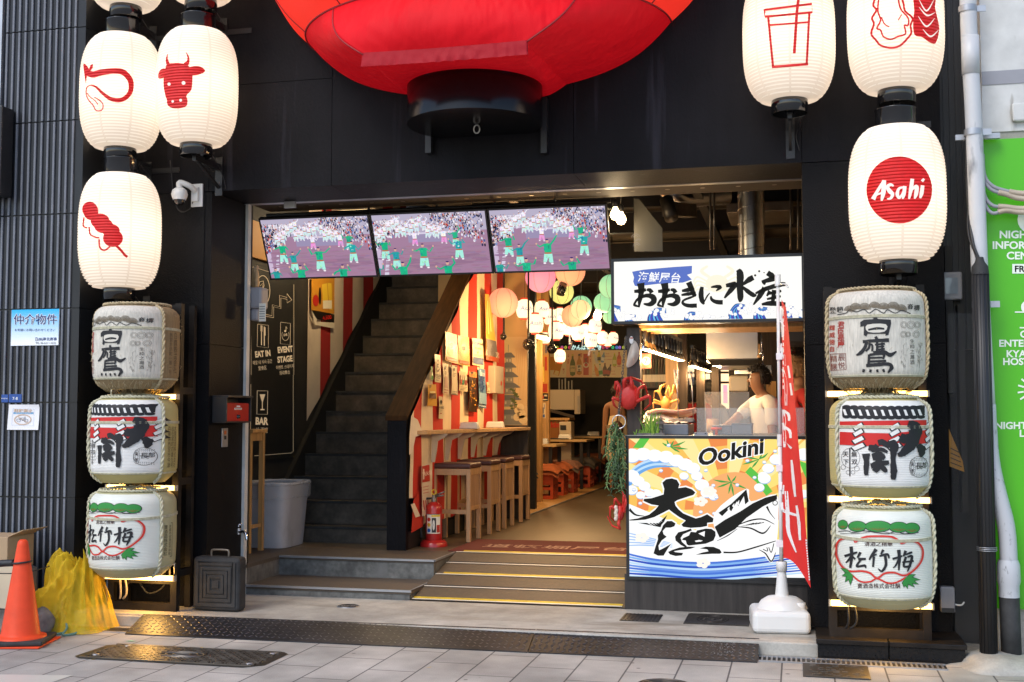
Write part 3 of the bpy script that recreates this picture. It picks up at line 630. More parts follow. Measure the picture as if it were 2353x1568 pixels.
def art_hawk(b, c):
    mp = bmap(c, c6b); K = 14; b.c = h('#6f6350')
    for x, y, r in ((590, 268, 44), (635, 250, 46), (705, 252, 48), (780, 240, 46), (850, 250, 48), (925, 245, 50), (985, 262, 46)):
        for a in range(-80, 100, 10): b.stroke([(x, y + 18), (x + r * .98 * math.sin(R(a)), y + 18 - r * .95 * math.cos(R(a)))], 3.5, mp, .003, 20, False)
        b.ring(x, y + 18, r, 3, mp, .003, r, 20, 20, 190, 350)
    b.c = BK
    b.stroke([(495, 312), (560, 300), (590, 275), (640, 290), (700, 272), (740, 300), (790, 270), (850, 300), (880, 275), (940, 300), (990, 280), (1058, 304)], 6, mp, .0034, K)
    for i, ch in enumerate('登録'): b.text(ch, mp, 458 + i * 56, 280 - i * 4, 54, .0034, .012, cut=K)
    for i, ch in enumerate('商標'): b.text(ch, mp, 1056 + i * 50, 252 + i * 8, 48, .0034, .012, cut=K)
    b.poly([(670, 372), (700, 352), (770, 348), (776, 300), (806, 346), (905, 352), (908, 380), (888, 470), (862, 478), (868, 462), (725, 462), (718, 484), (698, 472), (700, 400), (672, 408)], mp, .0036, K)
    for p, w in (([(788, 484), (800, 510)], 22), ([(690, 524), (790, 516), (892, 512)], [22, 26, 30]), ([(722, 520), (706, 570), (676, 610), (640, 630)], [26, 26, 30, 10]), ([(742, 535), (738, 570), (712, 600)], [18, 18, 12]), ([(740, 560), (752, 545), (764, 556), (762, 600)], [10, 14, 16, 16]),
                 ([(800, 520), (802, 560), (800, 606)], 20), ([(784, 548), (860, 540)], 15), ([(806, 566), (856, 560)], 13), ([(806, 586), (860, 580)], 13), ([(770, 606), (850, 602), (900, 628), (950, 600)], [14, 24, 34, 8]), ([(838, 530), (840, 604)], 15),
                 ([(742, 628), (800, 620), (852, 622), (846, 660)], [20, 22, 22, 16]), ([(738, 624), (736, 680), (730, 722)], [18, 20, 20]), ([(740, 652), (840, 648)], 15), ([(740, 680), (870, 674)], 17), ([(716, 712), (800, 704), (890, 700), (912, 728), (884, 768)], [26, 28, 26, 32, 10]), ([(700, 740), (692, 764)], [22, 16]), ([(750, 742), (748, 764)], [20, 16]), ([(800, 742), (804, 764)], [20, 16]), ([(846, 740), (856, 762)], [20, 16])):
        b.stroke(p, w, mp, .0036, K, True, .08)
    b.c = W0 = h('#cfc9bc'); b.poly(smoothpoly([(724, 392), (868, 388), (856, 446), (732, 448)], 3), mp, .0042, K)
    b.c = BK; b.stroke([(732, 432), (800, 420), (856, 424)], [14, 20, 14], mp, .0046, K)
    b.c = h('#a8291f'); b.text('君臣是慶', mp, 522, 392, 56, .0034, .016, cut=K, vert=True, pitch=.93); b.text('輝威徳自', mp, 453, 418, 46, .0034, .012, cut=K, vert=True, pitch=1.2)
    b.c = h('#7a2c24'); b.stroke([(440, 622), (556, 616), (562, 742), (446, 752), (440, 622)], 5, mp, .0034, K, False); b.text('辰悦', mp, 526, 650, 56, .0036, cut=K, vert=True, pitch=1.1); b.text('精醸', mp, 466, 660, 56, .0036, cut=K, vert=True, pitch=1.1)
    b.c = h('#4a4744'); b.text('生粋之灘酒', mp, 1071, 522, 38, .0034, cut=K, vert=True, pitch=1.08)
    b.c = h('#8d887e')
    for x, y, r in ((1006, 390, 24), (1062, 392, 30), (1110, 392, 24), (1004, 466, 24), (1040, 466, 20), (1102, 466, 26)): b.ring(x, y, r, 3, mp, .0034, r, 18, K); b.ring(x, y, r * .6, 3, mp, .0034, r * .6, 14, K)
    r2 = random.Random(5)
    for k in range(46): x = r2.choice((990, 1020, 1118, 1136)) + r2.uniform(-14, 14); y = r2.uniform(540, 735); b.stroke([(x, y), (x + r2.uniform(-14, 14), y - r2.uniform(14, 34))], 2.6, mp, .0034, K, False)
    b.c = h('#4b3a2a')
    for th, ch in ((1.42, '西宮市浜町一番一号'), (1.62, '白鷹株式会社')):
        for i, q in enumerate(ch):
            vs, fs, x0, x1 = glyphs(q, 0); sz = .034 if len(ch) > 7 else .052
            b.art([(vs, fs)], lambda x, y, d, i=i, th=th, sz=sz: bp(c, th + (x - .5) * sz / BR, .42 - i * (.3 / len(ch)) - .03 + (y - .35) * sz, .003), .003)
def art_gate(b, c):
    mp = bmap(c, cR); K = 24
    b.c = RED = h('#c8201c'); b.poly([(215, 440), (1402, 420), (1404, 500), (880, 532), (560, 526), (215, 514)], mp, .003, K); b.poly([(215, 584), (560, 600), (880, 606), (1408, 560), (1418, 742), (1000, 790), (640, 785), (215, 766)], mp, .003, K)
    b.c = BK
    pts = [(248, 212)]; n = 11
    for i in range(n):
        x0 = 262 + i * 102; b.disc(x0 + 46, 236 + 12 * math.sin(i / n * 3.1), 56, mp, .003, 26, 14, K); b.disc(x0 + 46, 372 + 16 * math.sin(i / n * 3.1), 56, mp, .003, 26, 14, K)
    b.poly([(248, 226), (600, 250), (900, 250), (1378, 214), (1380, 356), (900, 386), (600, 386), (248, 366)], mp, .0031, K)
    b.c = h('#e4e2dd')
    for i in range(11): x0 = 255 + i * 104 if i < 9 else 1190 + (i - 9) * 90; y0 = 272 + 8 * math.sin(i / 3.3); b.poly([(x0, y0), (x0 + 34, y0), (x0 + 66, y0 + 82), (x0 + 28, y0 + 82)], mp, .0042, K)
    for ox, oy, sx_ in ((0, 0, 1), (500, 0, 1), (960, -20, .5)):
        for dy, w in ((505, 1), (590, 1), (690, 1.15), (785, 1.3)):
            x, y = 460 + ox, dy + oy; a = 62 * w * sx_; q = [(x - a, y + 16), (x + a * .8, y - 46), (x + a * 1.25, y), (x - a * .5, y + 60)]
            b.c = BK; g = 1.28; b.poly([(x + (px_ - x) * g, y + (py_ - y) * g) for px_, py_ in q], mp, .0044 , K)
            b.c = h('#e4e2dd'); b.poly(q, mp, .0056, K)
    b.c = BK; D = .0068
    _st = b.stroke; b.stroke = lambda p, w, *a, **k: _st(p, [x * 1.22 for x in w], *a, **k)
    b.stroke([(1150, 470), (1225, 500), (1255, 560), (1230, 680), (1170, 790), (1080, 880), (1010, 910)], [70, 110, 150, 140, 120, 80, 40], mp, D, K, rough=.1); b.stroke([(1040, 655), (1110, 680), (1210, 620), (1310, 470)], [90, 110, 60, 20], mp, D, K, rough=.1); b.stroke([(1290, 760), (1335, 840), (1330, 940)], [50, 100, 20], mp, D, K, rough=.15)
    b.stroke([(572, 890), (580, 1000), (575, 1110), (582, 1190)], [100, 60, 60, 40], mp, D, K, rough=.12); b.stroke([(610, 800), (690, 810), (730, 770)], [60, 80, 50], mp, D, K, rough=.15); b.stroke([(740, 740), (800, 730), (880, 770), (940, 750), (960, 800), (945, 950), (955, 1130), (945, 1250)], [60, 70, 60, 90, 100, 55, 80, 50], mp, D, K, rough=.12); b.stroke([(650, 860), (780, 830), (870, 870)], [20, 50, 30], mp, D, K)
    b.stroke([(660, 940), (760, 920), (830, 960)], [70, 100, 40], mp, D, K, rough=.15); b.stroke([(640, 1060), (760, 1030), (890, 1010)], [60, 70, 40], mp, D, K, rough=.15); b.stroke([(740, 900), (745, 1040), (690, 1140)], [60, 90, 60], mp, D, K, rough=.12); b.stroke([(760, 1060), (830, 1110), (850, 1150)], [50, 60, 30], mp, D, K, rough=.12)
    b.stroke = _st; b.c = h('#2a2426'); d = .0034
    b.ring(364, 950, 126, 4, mp, d, 140, 30, K); b.stroke([(352, 810), (354, 1204)], 16, mp, d, K, False)
    for ch, x, y in (('天', 295, 898), ('下', 300, 1006), ('無', 412, 902), ('双', 416, 1004)): b.text(ch, mp, x, y, 82, d, .01, cut=K)
    for x, y, r in ((262, 1078, 32), (450, 1098, 34), (330, 1150, 28), (396, 1150, 26)): b.ring(x, y, r, 4, mp, d, r, 16, K)
    b.ring(1300, 1072, 126, 5, mp, d, 146, 30, K); b.ring(1212, 1080, 40, 4, mp, d, 112, 24, K)
    for a in range(0, 360, 24): b.stroke([(1212 + 10 * math.cos(R(a)), 1080 + 30 * math.sin(R(a))), (1212 + 30 * math.cos(R(a)), 1080 + 88 * math.sin(R(a)))], 5, mp, d, K, False)
    b.text('長', mp, 1304, 1062, 104, d, .006, cut=K); b.text('部', mp, 1376, 1050, 90, d, .006, cut=K, sx=.75)
    for y in (950, 972, 1165, 1190):
        for i in range(8): b.stroke([(1240 + i * 22, y), (1248 + i * 22, y + 18)], 4, mp, d, K, False)
    b.c = h('#4a3a20')
    for j, (th, s_) in enumerate(((1.55, '出在家町四番九号'), (1.42, '兵庫県西宮市今津'), (1.68, '大関酒造株式会社'))):
        for i, q in enumerate(s_):
            vs, fs, x0, x1 = glyphs(q, 0); b.art([(vs, fs)], lambda x, y, d, i=i, th=th: bp(c, th + (x - .5) * .036 / BR, .39 - i * .038 + (y - .35) * .04, .003), .003)
def art_pine(b, c):
    mp = bmap(c, c7); K = 14
    for x, y, rx, ry in ((488, 440, 34, 32), (590, 452, 62, 36), (735, 452, 90, 38), (880, 458, 66, 36), (972, 464, 54, 36)):
        b.c = h('#22301c'); b.disc(x, y + 4, rx * 1.06, mp, .003 + x * 1e-7, ry * 1.1, 24, K)
        b.c = h('#2f8a3a'); b.disc(x, y + 4, rx * .97, mp, .0042 + x * 1e-7, ry * 1.0, 24, K)
        b.c = h('#7a6a2a')
        for k in range(-3, 4): b.stroke([(x, y + ry * .85), (x + k * rx * .24, y + ry * (.25 + .08 * abs(k)))], 3, mp, .0054, K, False)
    b.c = BK; b.stroke([(455, 492), (520, 488), (560, 500), (640, 488), (720, 500), (800, 508), (860, 492), (920, 508), (1020, 498)], 5, mp, .0034, K); b.stroke([(470, 508), (600, 506), (735, 490), (860, 510), (1000, 510)], 3, mp, .0034, K)
    b.c = h('#cf2f22')
    H = [(740, 525), (650, 530), (590, 556), (575, 568), (560, 548), (500, 540), (455, 565), (440, 620), (448, 680), (480, 740), (530, 775), (620, 775), (680, 790), (728, 826), (780, 792), (850, 786), (920, 806), (985, 770), (1040, 700), (1048, 620), (1010, 570), (950, 560), (905, 578), (885, 560), (830, 530), (740, 525)]
    b.stroke(H, 13, mp, .0034, K); b.stroke([(550, 800), (610, 848), (680, 850), (728, 828), (800, 858), (860, 856), (930, 820)], 12, mp, .0036, K)
    b.c = h('#c98a84'); b.stroke([(740 + (x - 740) * .965, 660 + (y - 660) * .94) for x, y in H], 3, mp, .0036, K)
    b.c = BK
    def br(pts, w): b.stroke(pts, w, mp, .004, K, rough=.06)
    br([(500, 668), (560, 650), (590, 640)], [18, 18, 12]); br([(546, 600), (550, 670), (540, 752)], [24, 22, 16]); br([(545, 670), (525, 700), (508, 716)], [14, 14, 6]); br([(556, 668), (575, 690)], [10, 14]); br([(612, 640), (590, 680)], [20, 14]); br([(596, 690), (650, 688)], [20, 14]); br([(618, 690), (585, 740), (640, 735), (648, 752)], [14, 14, 18, 10])
    br([(722, 618), (690, 665), (672, 695)], [26, 18, 8]); br([(690, 668), (726, 655)], [14, 10]); br([(706, 670), (700, 745)], [18, 14]); br([(772, 622), (755, 655)], [20, 12]); br([(744, 668), (800, 655), (812, 684)], [12, 18, 10]); br([(785, 665), (790, 730), (762, 775), (735, 756)], [20, 20, 16, 5])
    br([(836, 688), (880, 676), (905, 665)], [14, 18, 10]); br([(880, 622), (884, 690), (880, 770)], [26, 22, 10]); br([(880, 690), (858, 735), (840, 752)], [16, 12, 6]); br([(930, 630), (912, 670)], [22, 12]); br([(915, 662), (960, 645), (975, 640)], [10, 16, 12]); br([(930, 672), (916, 740), (966, 736)], [18, 16, 16]); br([(940, 675), (972, 670), (958, 735), (940, 778)], [12, 20, 18, 8]); br([(905, 712), (985, 702)], [12, 14])
    b.c = h('#40201f'); b.text('清酒之精華', mp, 738, 580, 40, .0036, .008, cut=K); b.text('寶酒造株式会社醸', mp, 741, 881, 38, .0036, .006, cut=K)
    for x0, y0, lf in ((545, 790, [(-70, -36), (-62, 20), (-40, 62), (-5, 82), (6, 40)]), (922, 828, [(20, 70), (-6, 62), (68, 60), (96, 40), (108, 8), (76, -30)])):
        for dx, dy in lf:
            x1, y1 = x0 + dx, y0 + dy; mx_, my_ = (x0 + x1) / 2, (y0 + y1) / 2; L = math.hypot(dx, dy); nx, ny = -dy / L * 15, dx / L * 15
            b.c = h('#1c3a1c'); b.poly([(x0, y0), (mx_ + nx * 1.15, my_ + ny * 1.15), (x1 + dx * .05, y1 + dy * .05), (mx_ - nx * 1.15, my_ - ny * 1.15)], mp, .0036, K)
            b.c = h('#2f8a3a'); b.poly([(x0, y0), (mx_ + nx * .85, my_ + ny * .85), (x1, y1), (mx_ - nx * .85, my_ - ny * .85)], mp, .0046, K)
    b.c = h('#403a26')
    fr = [(1.25, .38), (1.62, .38), (1.62, .14), (1.25, .14), (1.25, .38)]
    for (a, z), (a2, z2) in zip(fr, fr[1:]): b.art([([(0, 0), (1, 0), (1, 1), (0, 1)], [(0, 1, 2, 3)])], lambda x, y, d, a=a, z=z, a2=a2, z2=z2: bp(c, a + (a2 - a) * x + (.012 * (y - .5) if a == a2 else 0), z + (z2 - z) * x + (.004 * (y - .5) if z == z2 else 0), .003))
    for th, s_ in ((1.36, '寶酒造株式会社'), (1.52, '京都市伏見区竹中町')):
        for i, q in enumerate(s_):
            vs, fs, x0, x1 = glyphs(q, 0); k = .22 / len(s_); b.art([(vs, fs)], lambda x, y, d, i=i, th=th, k=k: bp(c, th + (x - .5) * k * 1.2 / BR, .362 - i * k + (y - .6) * k, .003), .003)
labs = [('weathered grey sake barrel with black characters, top of the %s rack', 'topmost'), ('sake barrel with red bands and a black rope pattern, middle of the %s rack', ''), ('white sake barrel with green pines and a red gourd outline, bottom of the %s rack', '')]
BX, BZ = (.492, -4.735), (1.62, .944, .272)
for k in range(3):
    c = Vector((BX[0] - .004 * (2 - k) + .008, -1.1, BZ[k])); o = barrel(c, labs[k][0] % 'right', k)
    dup(o, Vector((BX[1], -1.1, BZ[k] + (.02 if k < 2 else .02))), None, labs[k][0] % 'left')
# racks, tubes
mk('tube_glow', (1, .8, .45), .4, emis=(1, .56, .13, 5))
for side, x0, x1, zb, yb in (('right', .175, .80, .03, -.93), ('left', -5.06, -4.49, .0, -.9)):
    t = thing('barrel_rack', 'black steel frame holding the three sake barrels on the %s of the entrance' % side, 'rack', ((x0 + x1) / 2, yb, zb))
    b = M(); zt = 2.29
    for x in (x0, x1 - .05):
        for bb in ((x, x + .05, yb, yb + .05), (x, x + .045, -.69, -.65)): b = M(); b.box(*bb, zb, zt); b.build('post', 'rust_metal', t)
    def cb(*a): b = M(); b.box(*a); b.build('cross_bar', 'rust_metal', t)
    cb(x0 + .05, x1 - .05, yb + .002, yb + .048, zb, zb + .06); cb(x0 + .05, x1 - .05, yb + .002, yb + .048, zt - .07, zt - .01)
    for z in (.25, .93, 1.61):
        for x in (x0 + .002, x1 - .045): cb(x, x + .043, yb + .05, -.69, z, z + .05)
        cb(x0 + .05, x1 - .05, yb + .004, yb + .046, z - .05, z - .01)
        b = M(); b.bar((( x0 + x1) / 2, yb + .03, z + .03), ((x0 + x1) / 2, -1.1, z + .03), .04); b.build('support_arm', 'rust_metal', t)
    b = M(); b.box(x0 + .05, x1 - .05, -.645, -.603, zb, zt); b.build('back_board', 'pillar_stone', t)
    for z, nm in ((BZ[0] - .03, 'top'), (BZ[1] - .03, 'middle'), (BZ[2] - .02, 'bottom')):
        k = thing('light_tube', 'glowing warm light tube under the %s barrel of the %s rack' % (nm, side), 'light tube', ((x0 + x1) / 2, yb - .03, z), 'warm light tubes under the barrels')
        b = M(); xa = x0 + .01; b.box(xa, x1 + .0, yb - .055, yb - .025, z - .02, z + .016); b.build('glowing_tube', 'tube_glow', k, bevel=.006)
        point('tube_light', ((xa + x1) / 2 + (.0 if side == 'right' else .1), yb - .1, z - .03), 2.2 if nm != 'bottom' else 4.5, (1, .55, .14), .08, k)
        b = M(); b.box(x1 + .0, x1 + .012, yb - .058, yb - .022, z - .022, z + .018); b.box(xa - .012, xa, yb - .058, yb - .022, z - .022, z + .018); b.build('end_cap', 'beige', k)
    b = M()
    for dx in (0, .025): b.tube(sp3([(x0 + .1 + dx, yb - .01, 1.0), (x0 + .08 + dx, yb - .03, .62), (x0 + .1 + dx, yb - .02, .4), (x0 + .12 + dx * 2, yb - .015, .15), (x0 + .1 + dx, yb + .01, .08)]), .008, 6)
    if side == 'left': b.build('cable', 'beige', t); b = M(); b.tube(sp3([(x0 + .12, yb + .03, .16), (x0 + .2, yb + .06, .22), (x0 + .3, yb + .06, .12), (x0 + .42, yb + .05, .16), (x1 - .08, yb + .02, .26)]), .006, 6); b.build('cable', 'black_plastic', t)
    else: b.build('cable', 'black_plastic', t)
q = at(2175, 1383, -.62); t = thing('outlet_box', 'grey weatherproof outlet box with a white cord on the right pillar', 'outlet box', (q.x, -.62, q.z - .09))
b = M(); q = at(2163, 1400, -.65); q2 = at(2190, 1360, -.65); b.box(q.x - .005, q2.x + .01, -.66, -.601, q.z - .02, q2.z + .03); b.build('cover', 'grey_plastic', t, bevel=.008)
b = M(); b.box(q.x, q2.x + .005, -.668, -.66, q.z - .018, q.z + .01); b.build('latch', 'black_plastic', t)
b = M(); b.tube(sp3([(q2.x + .01, -.63, q.z + .03), (q2.x + .05, -.64, q.z + .028), (q2.x + .07, -.62, q.z + .045)]), .006, 6); b.build('cord', 'white_plastic', t)
q = at(405, 1325, -.86); t = thing('adapter_box', 'small dark adapter box on the lower left rack', 'adapter', (q.x, -.88, q.z))
b = M(); b.box(q.x - .04, q.x + .02, -.9, -.85, q.z - .02, q.z + .12); b.build('housing', 'iron_top', t, bevel=.004); b = M(); b.tube([(q.x + .01, -.905, q.z + .02), (q.x + .012, -.91, q.z + .1), (q.x - .01, -.905, q.z + .12)], .006, 6); b.build('clip', 'steel', t)
b = M(); b.box(.1, .53, -1.03, -.35, SZ - .002, .0); b.box(.535, .985, -1.03, -.35, SZ - .002, .0); b.m = 1; b.box(.09, .53, -1.045, -.35, .0, .03); b.box(.535, .995, -1.045, -.35, .0, .03)
tag(b.build('stone_plinth', ['polished', 'rust_metal'], bevel=.004), 'low black stone plinth under the right barrel rack', 'plinth')
# ---------------------------------------------------------------- things on the left side
q = at(455, 450, YF); t = thing('security_camera', 'white dome security camera on a wall plate beside the left lanterns', 'camera', (q.x, YF - .05, q.z - .1))
p0, p1 = at(441, 477, YF), at(468, 423, YF); b = M(); b.box(p0.x, p1.x, YF - .018, YF - .001, p0.z, p1.z); b.build('mount_plate', 'white_plastic', t, bevel=.004)
b = M(); b.box(p0.x + .02, p1.x - .025, YF - .05, YF - .018, p0.z + .04, p1.z - .03); e = Vector((p0.x - .03, YF - .14, p0.z + .13)); b.tube(sp3([(p0.x + .05, YF - .05, p0.z + .12), (p0.x + .03, YF - .1, p0.z + .15), (e.x, e.y, e.z + .04), (e.x, e.y, e.z)]), .022, 12); b.build('arm', 'white_plastic', t)
b = M(); b.lathe([(.001, .005), (.03, .0), (.055, -.02), (.062, -.05), (.058, -.07), (.05, -.09), (.05, -.095)], 24, e); b.build('housing', 'white_plastic', t)
b = M(); b.lathe([(.043, -.094), (.04, -.115), (.025, -.135), (.001, -.14)], 20, e); b.build('dome', 'gloss_black', t)
b = M(); b.tube(sp3([(e.x + .06, YF - .03, e.z - .02), (e.x + .03, YF - .01, e.z - .13), (e.x - .06, YF - .01, e.z - .16), (e.x - .12, YF - .008, e.z - .05), (e.x - .16, YF - .008, e.z + .25)]), .005, 6); b.build('cable', 'black_plastic', t)
SF = LF - .016
def plate(name, u0, v0, u1, v1, y, th, label, cat, mat='print', col=(.8, .8, .8), group=None, bevel=0):
    p0, p1 = at(u0, v1, y), at(u1, v0, y); t = thing(name, label, cat, ((p0.x + p1.x) / 2, y, p0.z), group)
    b = M(); b.c = col; b.box(p0.x, p1.x, y, y + th, p0.z, p1.z); return t, b
mp = pm(SF, c2_)
t, b = plate('estate_sign', 25, 710, 136, 795, SF, .012, 'blue and white property sign with large outlined characters on the ribbed granite', 'sign', col=h('#f4f6fa'))
p0, p1 = at(25, 795, SF), at(136, 710, SF)
for k in range(20):
    f = k / 20; b.c = tuple(a * (1 - g) + c_ * g for g in [max(0, f * 1.15 - .1) ** .9] for a, c_ in zip(h('#f2f6fb'), h('#19b4ee'))); b.box(p0.x, p1.x, SF - .001, SF, p0.z + (p1.z - p0.z) * f, p0.z + (p1.z - p0.z) * (f + .05))
b.c = h('#ffffff'); b.text('仲介物件', mp, 307, 390, 96, .003, .035); b.c = h('#14306e'); b.text('仲介物件', mp, 307, 390, 96, .0045, .006)
b.text('お気軽にお問い合わせください', mp, 304, 481, 25.5, .003); b.text('(株)', mp, 352, 562, 28, .003, .01); b.text('南北商事', mp, 434, 560, 31, .003, .012); b.c = h('#303038'); b.text('TEL 06-6211-2222', mp, 398, 594, 24, .003); b.c = h('#14306e'); b.rect(308, 546, 326, 576, mp, .003); b.c = h('#ffffff'); b.stroke([(322, 552), (312, 560), (322, 566), (312, 573)], 4, mp, .004)
b.build('board', 'print', t)
t, b = plate('address_plate', 3, 907, 18.5, 925, SF, .004, 'small blue street name plate at the left edge of the granite wall', 'plate', col=h('#1d4a94'))
b.c = h('#e8ecf4'); b.text('宗右衛門町', mp, 40, 1078, 12, .003); b.build('plate_face', 'print', t)
t, b = plate('address_plate', 20, 906, 49.6, 925, SF, .004, 'small blue number plate reading 7-8 on the granite wall', 'plate', col=h('#1d4a94'))
b.c = h('#e8ecf4'); b.text('7-8', mp, 132, 1077, 36, .003, .01); b.build('plate_face', 'print', t)
t = thing('paper_notice', 'white paper no bicycle parking notice taped to the granite wall', 'notice', at(56, 990, SF))
p0, p1 = at(20, 988, SF), at(92, 930, SF); b = M(); b.c = h('#e9e7ea')
def shp(i, j): return Vector((p0.x + (p1.x - p0.x) * i + (.012 * (1 - j)) * (i - .5) - .006 * (1 - j), SF - .004 - .012 * (1 - j) ** 2 * i - .01 * max(0, j - .85) * i * 6, p0.z + (p1.z - p0.z) * j))
b.grid(shp, 8, 8)
pp = lambda x, y, d: shp((x - 75) / 275, 1 - (y - 1127) / 230) + Vector((0, -d, 0))
b.c = h('#c8a88e'); b.text('駐輪禁止', pp, 208, 1184, 36, .003, .02, sx=1.15); b.c = h('#5b9cc8'); b.rect(122, 1196, 298, 1212, pp, .002); b.c = h('#f0f0f0'); b.text('NO BICYCLE PARKING', pp, 210, 1204, 13, .004)
b.c = h('#cdb09a'); b.ring(208, 1264, 72, 9, pp, .003, 44); b.stroke([(160, 1234), (256, 1294)], 7, pp, .003, None, False)
b.c = h('#3d4a62'); b.ring(174, 1270, 17, 3, pp, .0036, 14); b.ring(238, 1272, 17, 3, pp, .0036, 14); b.stroke([(174, 1270), (192, 1248), (228, 1248), (238, 1272), (205, 1272), (192, 1248)], 3, pp, .0036, None, False); b.stroke([(205, 1272), (232, 1240), (222, 1236)], 3, pp, .0036, None, False)
b.c = h('#c3cfe0'); b.stroke([(115, 1165), (302, 1168), (304, 1320), (113, 1312), (115, 1165)], 3, pp, .003, None, False)
b.build('sheet', 'print', t)
# weight block, tap, mailbox, bell
t = thing('sign_weight', 'black square rubber weight block with stepped square rings and a top handle', 'weight', (-4.21, -.77, 0))
b = M(); b.box(-4.4, -4.02, -.83, -.7, .004, .4); b.build('block', 'rubber', t, bevel=.03, seg=3)
b = M()
for k, r in enumerate((.15, .115, .085, .055, .028)):
    w = .012 if k < 4 else r; y = -.83
    for sx_, sz in ((-1, 0), (1, 0), (0, -1), (0, 1)) if k < 4 else ((0, 0),):
        if k == 4: b.box(-4.21 - r, -4.21 + r, y - .008, y + .004, .2 - r, .2 + r)
        elif sx_: b.box(-4.21 + sx_ * r - w, -4.21 + sx_ * r + w, y - .008, y + .004, .2 - r - w, .2 + r + w)
        else: b.box(-4.21 - r + w, -4.21 + r - w, y - .008, y + .004, .2 + sz * r - w, .2 + sz * r + w)
b.build('stepped_rings', 'rubber', t, bevel=.003)
b = M(); b.tube(sp3([(-4.28, -.765, .39), (-4.28, -.765, .435), (-4.26, -.765, .447), (-4.16, -.765, .447), (-4.14, -.765, .435), (-4.14, -.765, .39)], 4), .009, 8); b.build('handle', 'iron_top', t)
t = thing('mailbox', 'black hooded mailbox with a red door on the entrance side wall', 'mailbox', (-4.34, -.34, 1.39))
b = M(); b.box(-4.408, -4.3, -.55, -.12, 1.39, 1.405); b.box(-4.408, -4.27, -.55, -.12, 1.588, 1.605); b.box(-4.408, -4.285, -.552, -.535, 1.4, 1.59); b.box(-4.408, -4.285, -.135, -.118, 1.4, 1.59); b.box(-4.408, -4.395, -.54, -.13, 1.4, 1.59); b.build('housing', 'black_plastic', t, bevel=.004)
b = M(); b.c = h('#a01a1e'); b.box(-4.39, -4.298, -.53, -.14, 1.402, 1.548); b.build('door', 'red_paint', t, bevel=.008)
b = M(); b.lathe([(.001, .02), (.014, .018), (.014, 0), (.018, -.002)], 16, (-4.297, -.34, 1.44), Matrix.Rotation(R(90), 4, 'Y')); b.build('lock', 'gloss_black', t)
b = M(); b.c = h('#dfe2e6'); b.quad((-4.2965, -.4, 1.495), (-4.2965, -.27, 1.495), (-4.2965, -.27, 1.508), (-4.2965, -.4, 1.508)); b.quad((-4.2965, -.36, 1.515), (-4.2965, -.3, 1.515), (-4.2965, -.3, 1.527), (-4.2965, -.36, 1.527)); b.c = h('#3a3a40'); b.quad((-4.296, -.39, 1.499), (-4.296, -.28, 1.499), (-4.296, -.28, 1.503), (-4.296, -.39, 1.503)); b.build('name_label', 'print', t)
t = thing('key_switch', 'narrow steel key switch plate below the mailbox', 'switch', (-4.4, -.4, 1.15))
a_, c_ = atX(509, 1028, -4.405), atX(523, 984, -4.405); b = M(); b.box(-4.409, -4.4, a_.y, c_.y, a_.z, c_.z); b.build('plate_face', 'alu', t, bevel=.003)
b = M(); b.c = h('#c9682a'); b.box(-4.3998, -4.3985, a_.y + .03, c_.y - .03, c_.z - .05, c_.z - .02); b.c = h('#111111'); b.box(-4.3998, -4.397, (a_.y + c_.y) / 2 - .015, (a_.y + c_.y) / 2 + .015, (a_.z + c_.z) / 2 - .015, (a_.z + c_.z) / 2 + .015); b.build('switch_face', 'print', t)
q = at(548, 1222, -.06); t = thing('water_tap', 'chrome water tap on a black stand pipe beside the shutter rail', 'tap', (q.x - .06, -.06, 0))
b = M(); b.tube([(q.x - .05, -.06, .0), (q.x - .05, -.06, q.z + .02)], .016, 10); b.build('stand_pipe', 'black_plastic', t)
b = M(); b.tube(sp3([(q.x - .05, -.06, q.z), (q.x + .02, -.08, q.z), (q.x + .06, -.09, q.z + .005), (q.x + .085, -.1, q.z - .015), (q.x + .095, -.105, q.z - .06)]), [.012, .012] + [.011] * 30, 8) if False else b.tube(sp3([(q.x - .05, -.06, q.z), (q.x + .02, -.08, q.z), (q.x + .06, -.09, q.z + .005), (q.x + .085, -.1, q.z - .015), (q.x + .095, -.105, q.z - .06)]), .012, 8); b.lathe([(.02, -.02), (.02, .03)], 12, (q.x + .005, -.07, q.z)); b.build('spout', 'chrome', t)
b = M(); b.tube([(q.x + .005, -.07, q.z + .03), (q.x + .005, -.07, q.z + .055)], .007, 8); b.tube([(q.x - .02, -.07, q.z + .058), (q.x + .03, -.07, q.z + .058)], .007, 8); b.build('handle', 'chrome', t)
# gas meter inside the rail
q = atX(572, 690, -4.36); t = thing('gas_meter', 'grey gas meter with a paper tag just inside the shutter rail', 'gas meter', (-4.4, q.y, q.z))
b = M(); b.box(-4.43, -4.3, .06, .2, q.z - .06, q.z + .12); b.box(-4.41, -4.33, .07, .19, q.z - .16, q.z - .06); b.build('body', 'grey_plastic', t, bevel=.02)
b = M(); b.tube(sp3([(-4.37, .12, q.z + .12), (-4.37, .12, q.z + .22), (-4.39, .14, q.z + .28), (-4.41, .2, q.z + .3)]), .018, 8); b.build('pipe', 'wood_light', t)
b = M(); b.c = h('#e6e0d4'); b.box(-4.31, -4.25, .04, .044, q.z - .17, q.z - .02); b.c = h('#555555')
for k in range(6): b.box(-4.305, -4.258, .0385, .04, q.z - .15 + k * .02, q.z - .145 + k * .02)
b.build('paper_tag', 'print', t)
